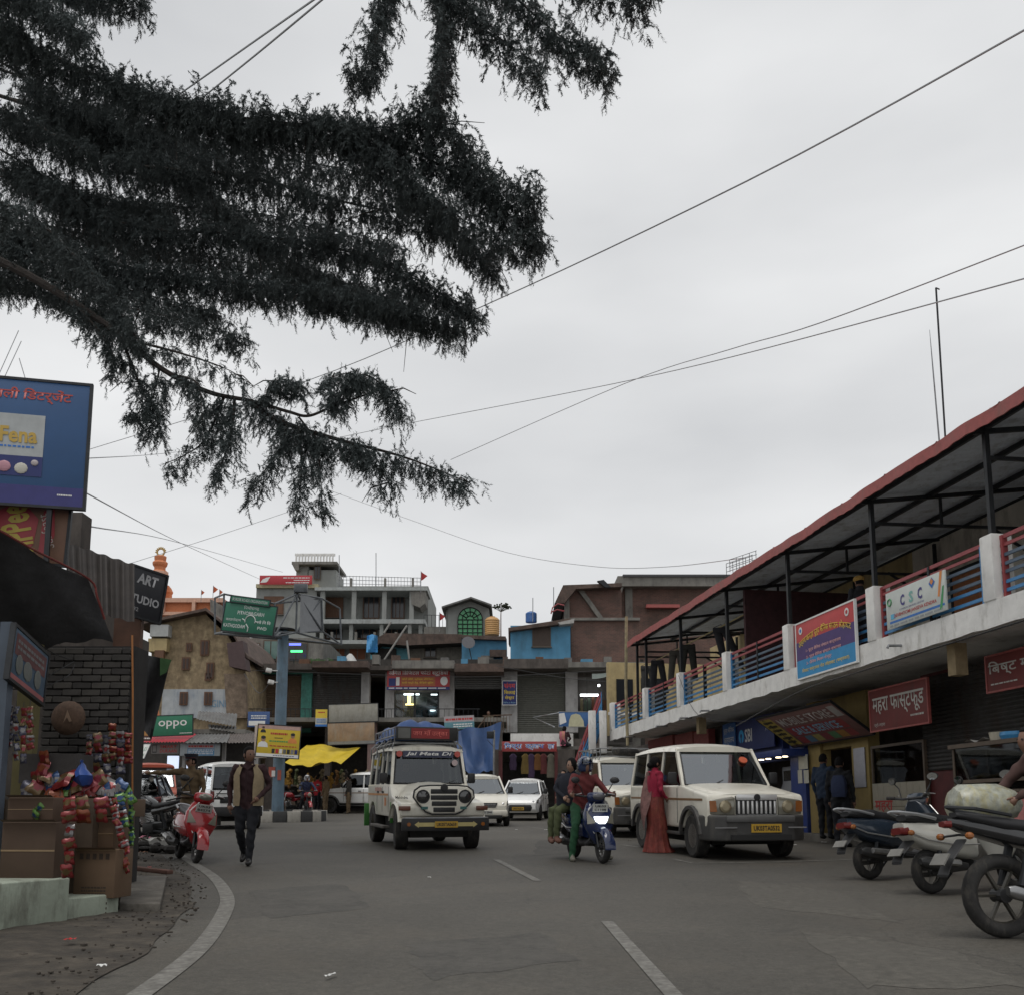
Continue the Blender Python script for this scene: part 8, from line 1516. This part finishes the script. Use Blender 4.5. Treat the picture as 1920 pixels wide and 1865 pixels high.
    # folds
    n = len(m2.vertices); co = np.empty(n*3, np.float32); m2.vertices.foreach_get('co', co); co = co.reshape(-1, 3); nr = np.empty(n*3, np.float32); m2.vertices.foreach_get('normal', nr); nr = nr.reshape(-1, 3)
    co += nr*((.008*np.sin(co[:, 2]*38+co[:, 1]*31)*np.sin(co[:, 0]*27+co[:, 2]*13)+.0022*np.sin(co[:, 1]*60+co[:, 2]*22-co[:, 0]*50))*(co[:, 2] > .12))[:, None]; m2.vertices.foreach_set('co', co.ravel())
    pc = np.empty(len(m2.polygons)*3, np.float32); m2.polygons.foreach_get('center', pc); pc = pc.reshape(-1, 3); best = np.full(len(pc), 9.); idx = np.zeros(len(pc), np.int32)
    mi = dict(sleeve=0, torso=0, fore=0 if sleeve >= 1 else 1, hand=1, neck=1, leg=2, shoe=3)
    rad = dict(torso=.13, sleeve=.055, fore=.042, hand=.035, neck=.06, leg=.085, shoe=.04)
    for a, c, tg in segs:
        a, c = np.array(a), np.array(c); d = c-a; L2 = max(1e-8, d@d); f = np.clip(((pc-a)@d)/L2, 0, 1); dist = np.linalg.norm(pc-(a+f[:, None]*d), axis=1)/rad[tg]
        k = dist < best; best[k] = dist[k]; idx[k] = mi[tg]
    # head with face, joined to the body mesh
    h = MB(); hc = J['hea']; nn, mm = 16, 13; R = Matrix.Rotation(look, 3, 'Z') if not isinstance(look, tuple) else Euler((0, look[1], look[0])).to_matrix()
    rg = []
    for i in range(mm):
        th = PI*(i+.04)/(mm-1+.08); z = -math.cos(th); ring = []
        for k in range(nn):
            a = 2*PI*k/nn; x, y = math.sin(th)*math.cos(a), math.sin(th)*math.sin(a)
            jaw = 1-.28*max(0, -z-.15); px, py, pz = x*.098*(1 if x < 0 else .92), y*.076*jaw, z*.122
            if x > .2:
                px += .014*math.exp(-((y/.16)**2))*math.exp(-(((z+.12)/.28)**2))*1.6   # nose
                px -= .010*math.exp(-(((abs(y)-.36)/.17)**2))*math.exp(-(((z-.1)/.14)**2))  # eye sockets
                px += .006*math.exp(-((y/.3)**2))*math.exp(-(((z+.5)/.08)**2))           # lips
                px += .008*math.exp(-((y/.3)**2))*math.exp(-(((z+.85)/.15)**2))          # chin
            ring.append(tuple(hc+R @ Vector((px, py, pz))))
        rg.append(ring)
    h.loft(rg)
    for sy in (-1, 1): k0 = len(h.v); h.ball((-.005, sy*.078, -.005), (.022, .01, .034), 8, 6); [h.v.__setitem__(q, tuple(hc+R @ Vector(h.v[q]))) for q in range(k0, len(h.v))]
    hm = h.mesh('head', SK); bm = bmesh.new(); bm.from_mesh(m2); f0 = len(bm.faces); bm.from_mesh(hm)
    if fingers:
        fm = MB()
        for s, sg in (('L', 1), ('R', -1)):
            wr, el = J['wr'+s], J['el'+s]; d = (wr-el).normalized(); fw = Vector((1, 0, 0)) if abs(d.x) < .8 else Vector((0, 0, 1)); ac = d.cross(fw).normalized(); fw = ac.cross(d)
            for k in range(4):
                o = (k-1.5)*.018; base = wr+d*.085+fw*o; ln = (.062, .072, .068, .052)[k]; cu = ac*sg*.012; fm.tube([base, base+d*ln*.5+cu*.3, base+d*ln*.9+cu*1.5], [.0095, .009, .007], 6)
            base = wr+d*.035+fw*.03; fm.tube([base, base+d*.03+fw*.02, base+d*.06+fw*.024], [.011, .010, .008], 6)
        bm.from_mesh(fm.mesh('f', SK))
    bm.to_mesh(m2); bm.free()
    tot = len(m2.polygons); arr = np.ones(tot, np.int32); arr[:len(idx)] = idx[:len(idx)]; m2.polygons.foreach_set('material_index', arr); m2.shade_smooth(); m2.update()
    body = link('body', m2, t)
    ey = MB()
    for sy in (-1, 1): ey.ball(tuple(hc+R @ Vector((.082, sy*.03, .012))), .011, 8, 6)
    ey.build('eyes', mat('eye_dark', (.03, .02, .018), .2), t)
    if hair == 'short':
        k = MB(); rg = []
        for i in range(8):
            th = PI*(.02+.60*i/7); z = math.cos(th); rg.append([tuple(hc+R @ Vector(((math.sin(th)*math.cos(a)*.104-.006 if not (math.cos(a) > .2 and z < .52) else .06*math.cos(a)), math.sin(th)*math.sin(a)*.084*(1 if not (math.cos(a) > .2 and z < .52) else .9), z*.130+.008))) for a in [2*PI*j/18 for j in range(18)]])
        k.loft(rg).build('hair', HAIR, t, smooth=True)
    if hair == 'bun':
        MB().ball(tuple(hc+R @ Vector((-.015, 0, .02))), (.105, .088, .118), 14, 10).build('hair', HAIR, t, smooth=True); MB().ball(tuple(hc+R @ Vector((-.12, 0, -.03))), (.055, .06, .055), 12, 8).build('hair_bun', HAIR, t, smooth=True)
    if hair in ('helmet', 'helmet_white'):
        hm_ = paint('helmet_shell', (.02, .035, .09)) if hair == 'helmet' else paint('helmet_pale', (.45, .46, .47))
        k = MB(); rg = []
        for i in range(10):
            th = PI*(.02+.70*i/9); rg.append([tuple(hc+R @ Vector((math.sin(th)*math.cos(a)*.142*(1 if math.cos(a) < .45 or math.cos(th) > .25 else .62)-.004, math.sin(th)*math.sin(a)*.122, math.cos(th)*.150+.012))) for a in [2*PI*j/20 for j in range(20)]])
        o = k.loft(rg).build('helmet', hm_, t, smooth=True, angle=70); MB().grid(lambda s, q: tuple(hc+R @ Vector((.125*math.cos((s-.5)*1.9), .122*math.sin((s-.5)*1.9), .11-.075*q))), 10, 2).build('visor', glass_mat('helmet_visor', (.25, .27, .3)), o, smooth=True); MB().tube([tuple(hc+R @ Vector((.02, sy*.1, -.08))) for sy in (-1, -.5, 0, .5, 1)], .008, 5).build('chin_strap', BPLAST, o)
        MB().lathe([(.03, 0), (.025, .004), (.002, .005)], 12).xf(Matrix.Translation(hc+R @ Vector((.11, 0, .115))) @ R.to_4x4() @ Matrix.Rotation(.9, 4, 'Y')).build('badge', ALU, o)
    t['_h'] = 0; del t['_h']
    return t, J, R
def garment(t, name, rings, m, close=True, fold=.006):
    rg = []
    for i, ring in enumerate(rings): rg.append([Vector(p)*1.0+Vector((fold*math.sin(5*k+i), fold*math.cos(4*k+2*i), 0)) for k, p in enumerate(ring)])
    return MB().loft(rg, cap=False, close=close).build(name, m, t, smooth=True, angle=80)
def er2(c, w, d, a0=0, a1=2*PI, n=20, pl=0, ph=0): return [(c[0]+d/2*math.cos(q)*(1+pl*math.sin(11*q+ph)), c[1]+w/2*math.sin(q)*(1+pl*math.sin(11*q+ph)), c[2]) for q in [a0+(a1-a0)*k/n for k in range(n if a1-a0 > 6.2 else n+1)]]
C_ = lambda n, c: mat(n, c, .9, var=.15, scale=14)
DKM = C_('dark_maroon_shirt', (.035, .014, .016)); NAVT = C_('black_navy_trousers', (.008, .009, .013)); SHOE = mat('black_leather_shoe', (.012, .011, .011), .4, var=.1); KHAKI = C_('khaki_uniform', (.14, .095, .05)); KHT = C_('khaki_trousers', (.15, .105, .06)); VEST = C_('beige_waistcoat', (.30, .235, .145))
# --- man in a beige waistcoat walking towards us
g = G(462, 1621); t, J, R = person('man in a beige waistcoat and dark shirt walking down the road looking aside', g, math.radians(-88), dict(anL=(.16, .07, .09), knL=(.13, .085, .51), anR=(-.22, -.09, .16), knR=(.05, -.1, .5), toR=(-.10, -.1, .05), elL=(-.06, .30, 1.15), wrL=(.12, .17, .98), elR=(-.08, -.29, 1.14), wrR=(-.02, -.27, .88)), DKM, NAVT, SHOE, 1, look=(.75, 0), tilt=True, bulk=1.08)
for sg in (1, -1):
    a0, a1 = (.45, PI*.98) if sg > 0 else (-PI*.98, -.45)
    garment(t, 'waistcoat', [er2((.0, 0, z), w, d, a0, a1, 12) for z, w, d in ((.86, .43, .31), (1.0, .43, .31), (1.15, .44, .31), (1.3, .46, .30), (1.40, .40, .25), (1.47, .26, .20))], VEST, close=False)
MB().tube([(.10, sy*.03, z) for sy, z in ((3.4, 1.46), (1.5, 1.42), (0, 1.38), (-1.5, 1.42), (-3.4, 1.46))], .018, 6).build('collar', DKM, t); MB().box(.165, .172, -.012, .012, .9, 1.4).build('shirt_placket', mat('shirt_placket', (.028, .011, .013), .9), t); MB().tube([(.03, .10, 1.53), (.085, .03, 1.575), (.09, 0, 1.565)], .006, 4).build('moustache', HAIR, t)
# --- traffic policeman pointing
g = GP((362-960)/FPX*17.6, 17.6); t, J, R = person('traffic policeman in khaki with peaked cap holding one arm out', g, math.radians(-105), dict(shR=(.02, -.2, 1.43), elR=(.12, -.46, 1.40), wrR=(.20, -.72, 1.40), wrL=(.06, .27, .88)), KHAKI, KHT, SHOE, 0, look=-.45, tilt=True, bulk=1.08)
hc = J['hea']; q = lambda v: tuple(hc+R @ Vector(v)); CAPM = C_('navy_cap', (.02, .022, .035))
o = MB().loft([[q(((.105*k)*math.cos(a), .092*k*math.sin(a), z)) for a in [2*PI*j/18 for j in range(18)]] for k, z in ((1, .05), (1.02, .09), (1.25, .125), (1.2, .145), (.2, .15))]).build('peaked_cap', CAPM, t, smooth=True, angle=50); MB().grid(lambda s, v: q(((.10+.06*v)*math.cos((s-.5)*1.7), .092*(1+.3*v)*math.sin((s-.5)*1.7), .055-.03*v)), 8, 2).build('peak', BPLAST, o, smooth=True); MB().tube([q((.1*math.cos(a), .094*math.sin(a), .07)) for a in [2*PI*j/14 for j in range(15)]], .01, 5).build('cap_band', mat('cap_band', (.06, .01, .012), .8), o)
MB().tube([(-.05, .2, 1.44), (.12, .08, 1.28), (.13, -.1, 1.1), (.05, -.19, .98)], .012, 5).build('shoulder_strap', BPLAST, t); MB().tube([er((0, 0, .96), .37, .26)[k % 12] for k in range(13)], .02, 5).build('belt', mat('brown_belt', (.06, .03, .015), .5), t)
for sy in (-1, 1): MB().box(-.05, .03, sy*.16-.05, sy*.16+.05, 1.47, 1.485).build('epaulette', CAPM, t)
# --- riders of the blue scooter (local frame of the scooter)
def on_bike(bk, label, dx, pose, *a, **k):
    t, J, R = person(label, bk.location, 0, pose, *a, **k); t.rotation_euler = bk.rotation_euler; t.location = bk.matrix_basis @ Vector((dx, 0, 0)); return t, J, R
RIDE = dict(pel=(-.25, 0, .84), che=(-.16, 0, 1.18), nec=(-.12, 0, 1.33), hea=(-.09, 0, 1.46), shL=(-.14, .18, 1.29), shR=(-.14, -.18, 1.29), elL=(.02, .30, 1.06), elR=(.02, -.30, 1.06), wrL=(.18, .33, 1.03), wrR=(.18, -.33, 1.03), hiL=(-.25, .1, .82), hiR=(-.25, -.1, .82), knL=(.12, .17, .66), knR=(.1, -.24, .55), anL=(.13, .14, .38), anR=(.08, -.3, .08))
REDC = C_('rust_check_shirt', (.14, .028, .028)); GRNT = C_('bottle_green_trousers', (.015, .07, .03))
t, J, R = on_bike(BSC, 'scooter rider in a red shirt, green trousers and dark helmet with one foot down', .0, {**RIDE, 'knL': (.13, .22, .60), 'anL': (.12, .27, .10)}, REDC, GRNT, mat('grey_sandal', (.16, .15, .12), .7), 1, hair='helmet', look=.1, shirt_long=.25)
t, J, R = on_bike(BSC, 'woman in a dark shawl seated sideways behind the scooter rider', -.40, dict(RIDE, pel=(-.2, -.02, .87), che=(-.19, -.04, 1.2), nec=(-.18, -.05, 1.36), hea=(-.16, -.06, 1.48), shL=(-.12, .12, 1.32), shR=(-.26, -.2, 1.32), elL=(.02, .2, 1.1), wrL=(.14, .12, 1.02), elR=(-.2, -.32, 1.1), wrR=(.0, -.25, .98), hiL=(-.14, -.1, .84), hiR=(-.28, -.1, .84), knL=(-.02, -.34, .76), knR=(-.2, -.38, .76), anL=(-.05, -.36, .34), anR=(-.22, -.4, .32)), C_('black_navy_shawl', (.014, .016, .025)), C_('pale_green_salwar', (.085, .10, .045)), mat('brown_sandal', (.14, .06, .04), .7), 2, hair='bun', look=-.6, shirt_long=.3, trouser_end=.8)
garment(t, 'shawl', [er2((-.2, -.05, z), w, d) for z, w, d in ((.84, .5, .46), (1.0, .5, .44), (1.15, .48, .4), (1.28, .44, .34), (1.36, .26, .22))], C_('black_navy_shawl', (.014, .016, .025)))
# --- woman in a red sari at the jeep door
g = G(1232, 1598); CRIM = C_('crimson_blouse', (.28, .012, .04)); SARI = mat('rust_red_sari', (.21, .04, .03), .7, var=.35, scale=9, dirt=(.3, .1, .05), dirt_amt=.35, dirt_scale=6)
t, J, R = person('woman in a crimson and rust red sari standing at the jeep door', g+Vector((0, .1, 0)), math.radians(18), dict(elL=(.16, .24, 1.2), wrL=(.34, .2, 1.3), elR=(-.02, -.26, 1.12), wrR=(.1, -.2, 1.0)), CRIM, SARI, SHOE, 1, hair='bun', tilt=True, scale=.97, bulk=1.02)
garment(t, 'sari_skirt', [er2((x, 0, z), w, d, n=66, pl=pl, ph=z*3) for x, z, w, d, pl in ((.05, .015, .56, .54, .09), (.03, .12, .47, .45, .075), (.02, .3, .42, .38, .055), (.02, .5, .39, .33, .045), (-.01, .72, .39, .30, .03), (-.02, .9, .40, .31, .02), (0, 1.0, .36, .26, .01), (0, 1.08, .32, .24, 0))], SARI, fold=.012)
garment(t, 'blouse', [er2((0, 0, z), w, d, n=24) for z, w, d in ((1.0, .37, .27), (1.1, .35, .26), (1.25, .40, .28), (1.36, .41, .25), (1.45, .28, .19))], CRIM)
MB().grid(lambda s, v: (-.16+.06*math.sin(5*v+2*s)-.04*v, -.08+.22*s+.02*math.sin(9*v), 1.45-1.05*v), 6, 10).build('sari_drape', mat('sari_drape_cloth', (.20, .10, .09), .8, var=.4, scale=12), t, smooth=True)
# --- others round the junction
def st(label, u, v, Y, hd, shirt, tr, pose={}, **k):
    x = (u-960)/FPX*Y; return person(label, GP(x, Y), math.radians(hd), pose, shirt, tr, SHOE, tilt=False, fingers=k.pop('fingers', False), **k)
st('person in a bright red shirt standing by the yellow awning stall', 597, 0, 44.8, 60, C_('bright_red_shirt', (.45, .02, .03)), NAVT)
st('policeman in khaki standing in front of the white jeep', 613, 0, 44.2, 160, KHAKI, KHT, skin=1)
st('man in a dark jacket and khaki trousers leaning at the white jeep', 656, 0, 44.3, 170, C_('dark_jacket', (.04, .035, .03)), KHT, dict(elR=(.1, -.3, 1.3), wrR=(.2, -.2, 1.5)))
st('stallholder in a dark jumper under the yellow awning', 632, 0, 46.9, -90, C_('brown_jumper', (.07, .045, .03)), NAVT, skin=1); 
g = RB; t, J, R = on_bike(RB, 'motorcycle rider in a navy jacket and pale helmet near the stall', -.05, {**RIDE, 'pel': (-.2, 0, .9), 'che': (-.1, 0, 1.24), 'nec': (-.05, 0, 1.4), 'hea': (-.02, 0, 1.53), 'shL': (-.07, .19, 1.35), 'shR': (-.07, -.19, 1.35), 'elL': (.1, .3, 1.15), 'elR': (.1, -.3, 1.15), 'wrL': (.28, .33, 1.06), 'wrR': (.28, -.33, 1.06), 'knL': (.12, .2, .72), 'knR': (.12, -.2, .72), 'anL': (-.05, .18, .36), 'anR': (-.02, -.3, .1)}, C_('navy_jacket', (.02, .03, .07)), NAVT, SHOE, 1, hair='helmet_white', fingers=False)
st('man in a dark suit walking by the foot of the metal stairs', 1057, 0, 31.5, -120, C_('black_suit', (.014, .014, .016)), C_('black_suit', (.014, .014, .016)), dict(anL=(.15, .09, .08), anR=(-.12, -.09, .1)), skin=2)
p = P(1057, 1398, 41.3); t, J, R = person('person with a pink and yellow scarf sitting on the terrace parapet', (p.x, p.y, p.z-.42), math.radians(60), dict(pel=(0, 0, .52), che=(.04, 0, .88), nec=(.06, 0, 1.04), hea=(.1, 0, 1.17), shL=(.05, .18, 1.0), shR=(.05, -.18, 1.0), elL=(.15, .24, .76), elR=(.15, -.24, .76), wrL=(.3, .12, .7), wrR=(.3, -.12, .7), hiL=(.05, .1, .5), hiR=(.05, -.1, .5), knL=(.42, .1, .5), knR=(.42, -.1, .5), anL=(.42, .1, .1), anR=(.42, -.1, .1)), C_('dark_maroon_top', (.05, .02, .025)), NAVT, SHOE, 1, hair='bun', fingers=False)
MB().grid(lambda s, v: (-.10-.03*math.sin(6*v), -.12+.26*s, 1.06-.62*v), 4, 8).build('scarf', mat('pink_scarf', (.5, .12, .2), .8, var=.2, dirt=(.5, .4, .1), dirt_amt=.5, dirt_scale=5), t, smooth=True)
p = P(916, 1372, 48.5); t, J, R = person('shopkeeper in an olive jacket at the half open shutter railing', (p.x, p.y, P(916, 1395, 48.5).z), math.radians(-100), dict(elL=(.15, .25, 1.15), wrL=(.25, .1, 1.2)), C_('olive_jacket', (.09, .08, .05)), NAVT, SHOE, 1, fingers=False)
# two men at the shop front
DEN = C_('denim_jacket', (.02, .035, .065)); BLKJ = C_('black_hooded_jacket', (.009, .01, .012))
s = Bp(1575, 1480, 1.35)[0]; w_ = Bw(s, 1.0, 0); person('man in a denim jacket standing with his back turned at the ochre shop', GP(w_.x, w_.y)+Vector((0, 0, .1)), math.radians(35), dict(elR=(.1, -.27, 1.15), wrR=(.25, -.15, 1.1)), DEN, NAVT, SHOE, 1, bulk=1.1)
s = Bp(1602, 1480, 1.1)[0]; w_ = Bw(s, .8, 0); t, J, R = person('man in a black jacket with a rucksack at the ochre shop', GP(w_.x, w_.y), math.radians(50), {}, BLKJ, NAVT, SHOE, 1, bulk=1.05)
MB().loft([rr_ring((-.2, -.06, z), 'z', w, d) for z, w, d in ((.95, .26, .12), (1.05, .3, .18), (1.25, .28, .18), (1.36, .2, .1))]).build('rucksack', C_('navy_rucksack', (.02, .03, .07)), t, smooth=True)
# man with a yellow cap on the gallery
s, z = Bp(1612, 1100, 1.0); t, J, R = person('person in a dark coat and yellow cap standing on the arcade gallery', Bw(s, 1.0, 4.0), math.radians(100), {}, C_('dark_coat', (.02, .02, .025)), NAVT, SHOE, 1, fingers=False, scale=.97); hc = J['hea']
MB().ball((hc.x, 0, hc.z+.07), (.125, .108, .075), 14, 8).build('knitted_cap', C_('yellow_wool', (.4, .24, .06)), t, smooth=True)
# man loading the motorcycle, bending over the seat
w_ = G(1990, 1752); t, J, R = person('man in a brown jacket bending over the motorcycle seat', GP(w_.x+.62, w_.y+.95), math.radians(188), dict(pel=(-.05, 0, .93), che=(.13, 0, 1.26), nec=(.2, 0, 1.40), hea=(.27, 0, 1.52), shL=(.15, .19, 1.36), shR=(.15, -.19, 1.36), elL=(.34, .24, 1.16), wrL=(.52, .15, 1.02), elR=(.36, -.22, 1.16), wrR=(.55, -.12, 1.04)), C_('brown_jacket', (.06, .03, .025)), C_('grey_green_trousers', (.05, .06, .05)), SHOE, 1, bulk=1.1)
# plastic sack on the motorcycle seat
sk = MB(); rg = []
for i, (f_, r_) in enumerate(((0, .03), (.05, .14), (.2, .18), (.45, .185), (.7, .17), (.9, .13), (1, .05))): rg.append([(f_*.62, r_*math.cos(2*PI*k/16)*1.1+.012*math.sin(7*k+3*i), .17+r_*math.sin(2*PI*k/16)*(1.0 if math.sin(2*PI*k/16) > 0 else .85)+.012*math.cos(9*k+2*i)) for k in range(16)])
PLB = mat('clear_plastic_sack', (.36, .37, .31), .35, var=.35, scale=16, dirt=(.4, .33, .08), dirt_amt=.35, dirt_scale=5)
q = P(1785, 1545, 8.35); tag(sk.loft(rg).build('plastic_sack', PLB, loc=(q.x+.0, q.y, q.z), rot=(0, 0, .1), smooth=True), 'crumpled clear plastic sack of goods resting on the black motorcycle seat', 'sack')
# driver of the loaded jeep
t, J, R = person('driver in a dark shirt at the wheel of the loaded jeep', jeep.location, 0, dict(pel=(.05, 0, .9), che=(.0, 0, 1.22), nec=(.02, 0, 1.38), hea=(.05, 0, 1.5), shL=(0, .18, 1.33), shR=(0, -.18, 1.33), elL=(.15, .2, 1.12), elR=(.15, -.2, 1.12), wrL=(.25, .12, 1.2), wrR=(.25, -.12, 1.2), hiL=(.08, .1, .9), hiR=(.08, -.1, .9), knL=(.45, .1, .85), knR=(.45, -.1, .85), anL=(.5, .1, .6), anR=(.5, -.1, .6)), C_('dark_shirt', (.03, .03, .035)), NAVT, SHOE, 1, fingers=False); t.rotation_euler = jeep.rotation_euler; t.location = jeep.matrix_basis @ Vector((-.02, -.34, .03))
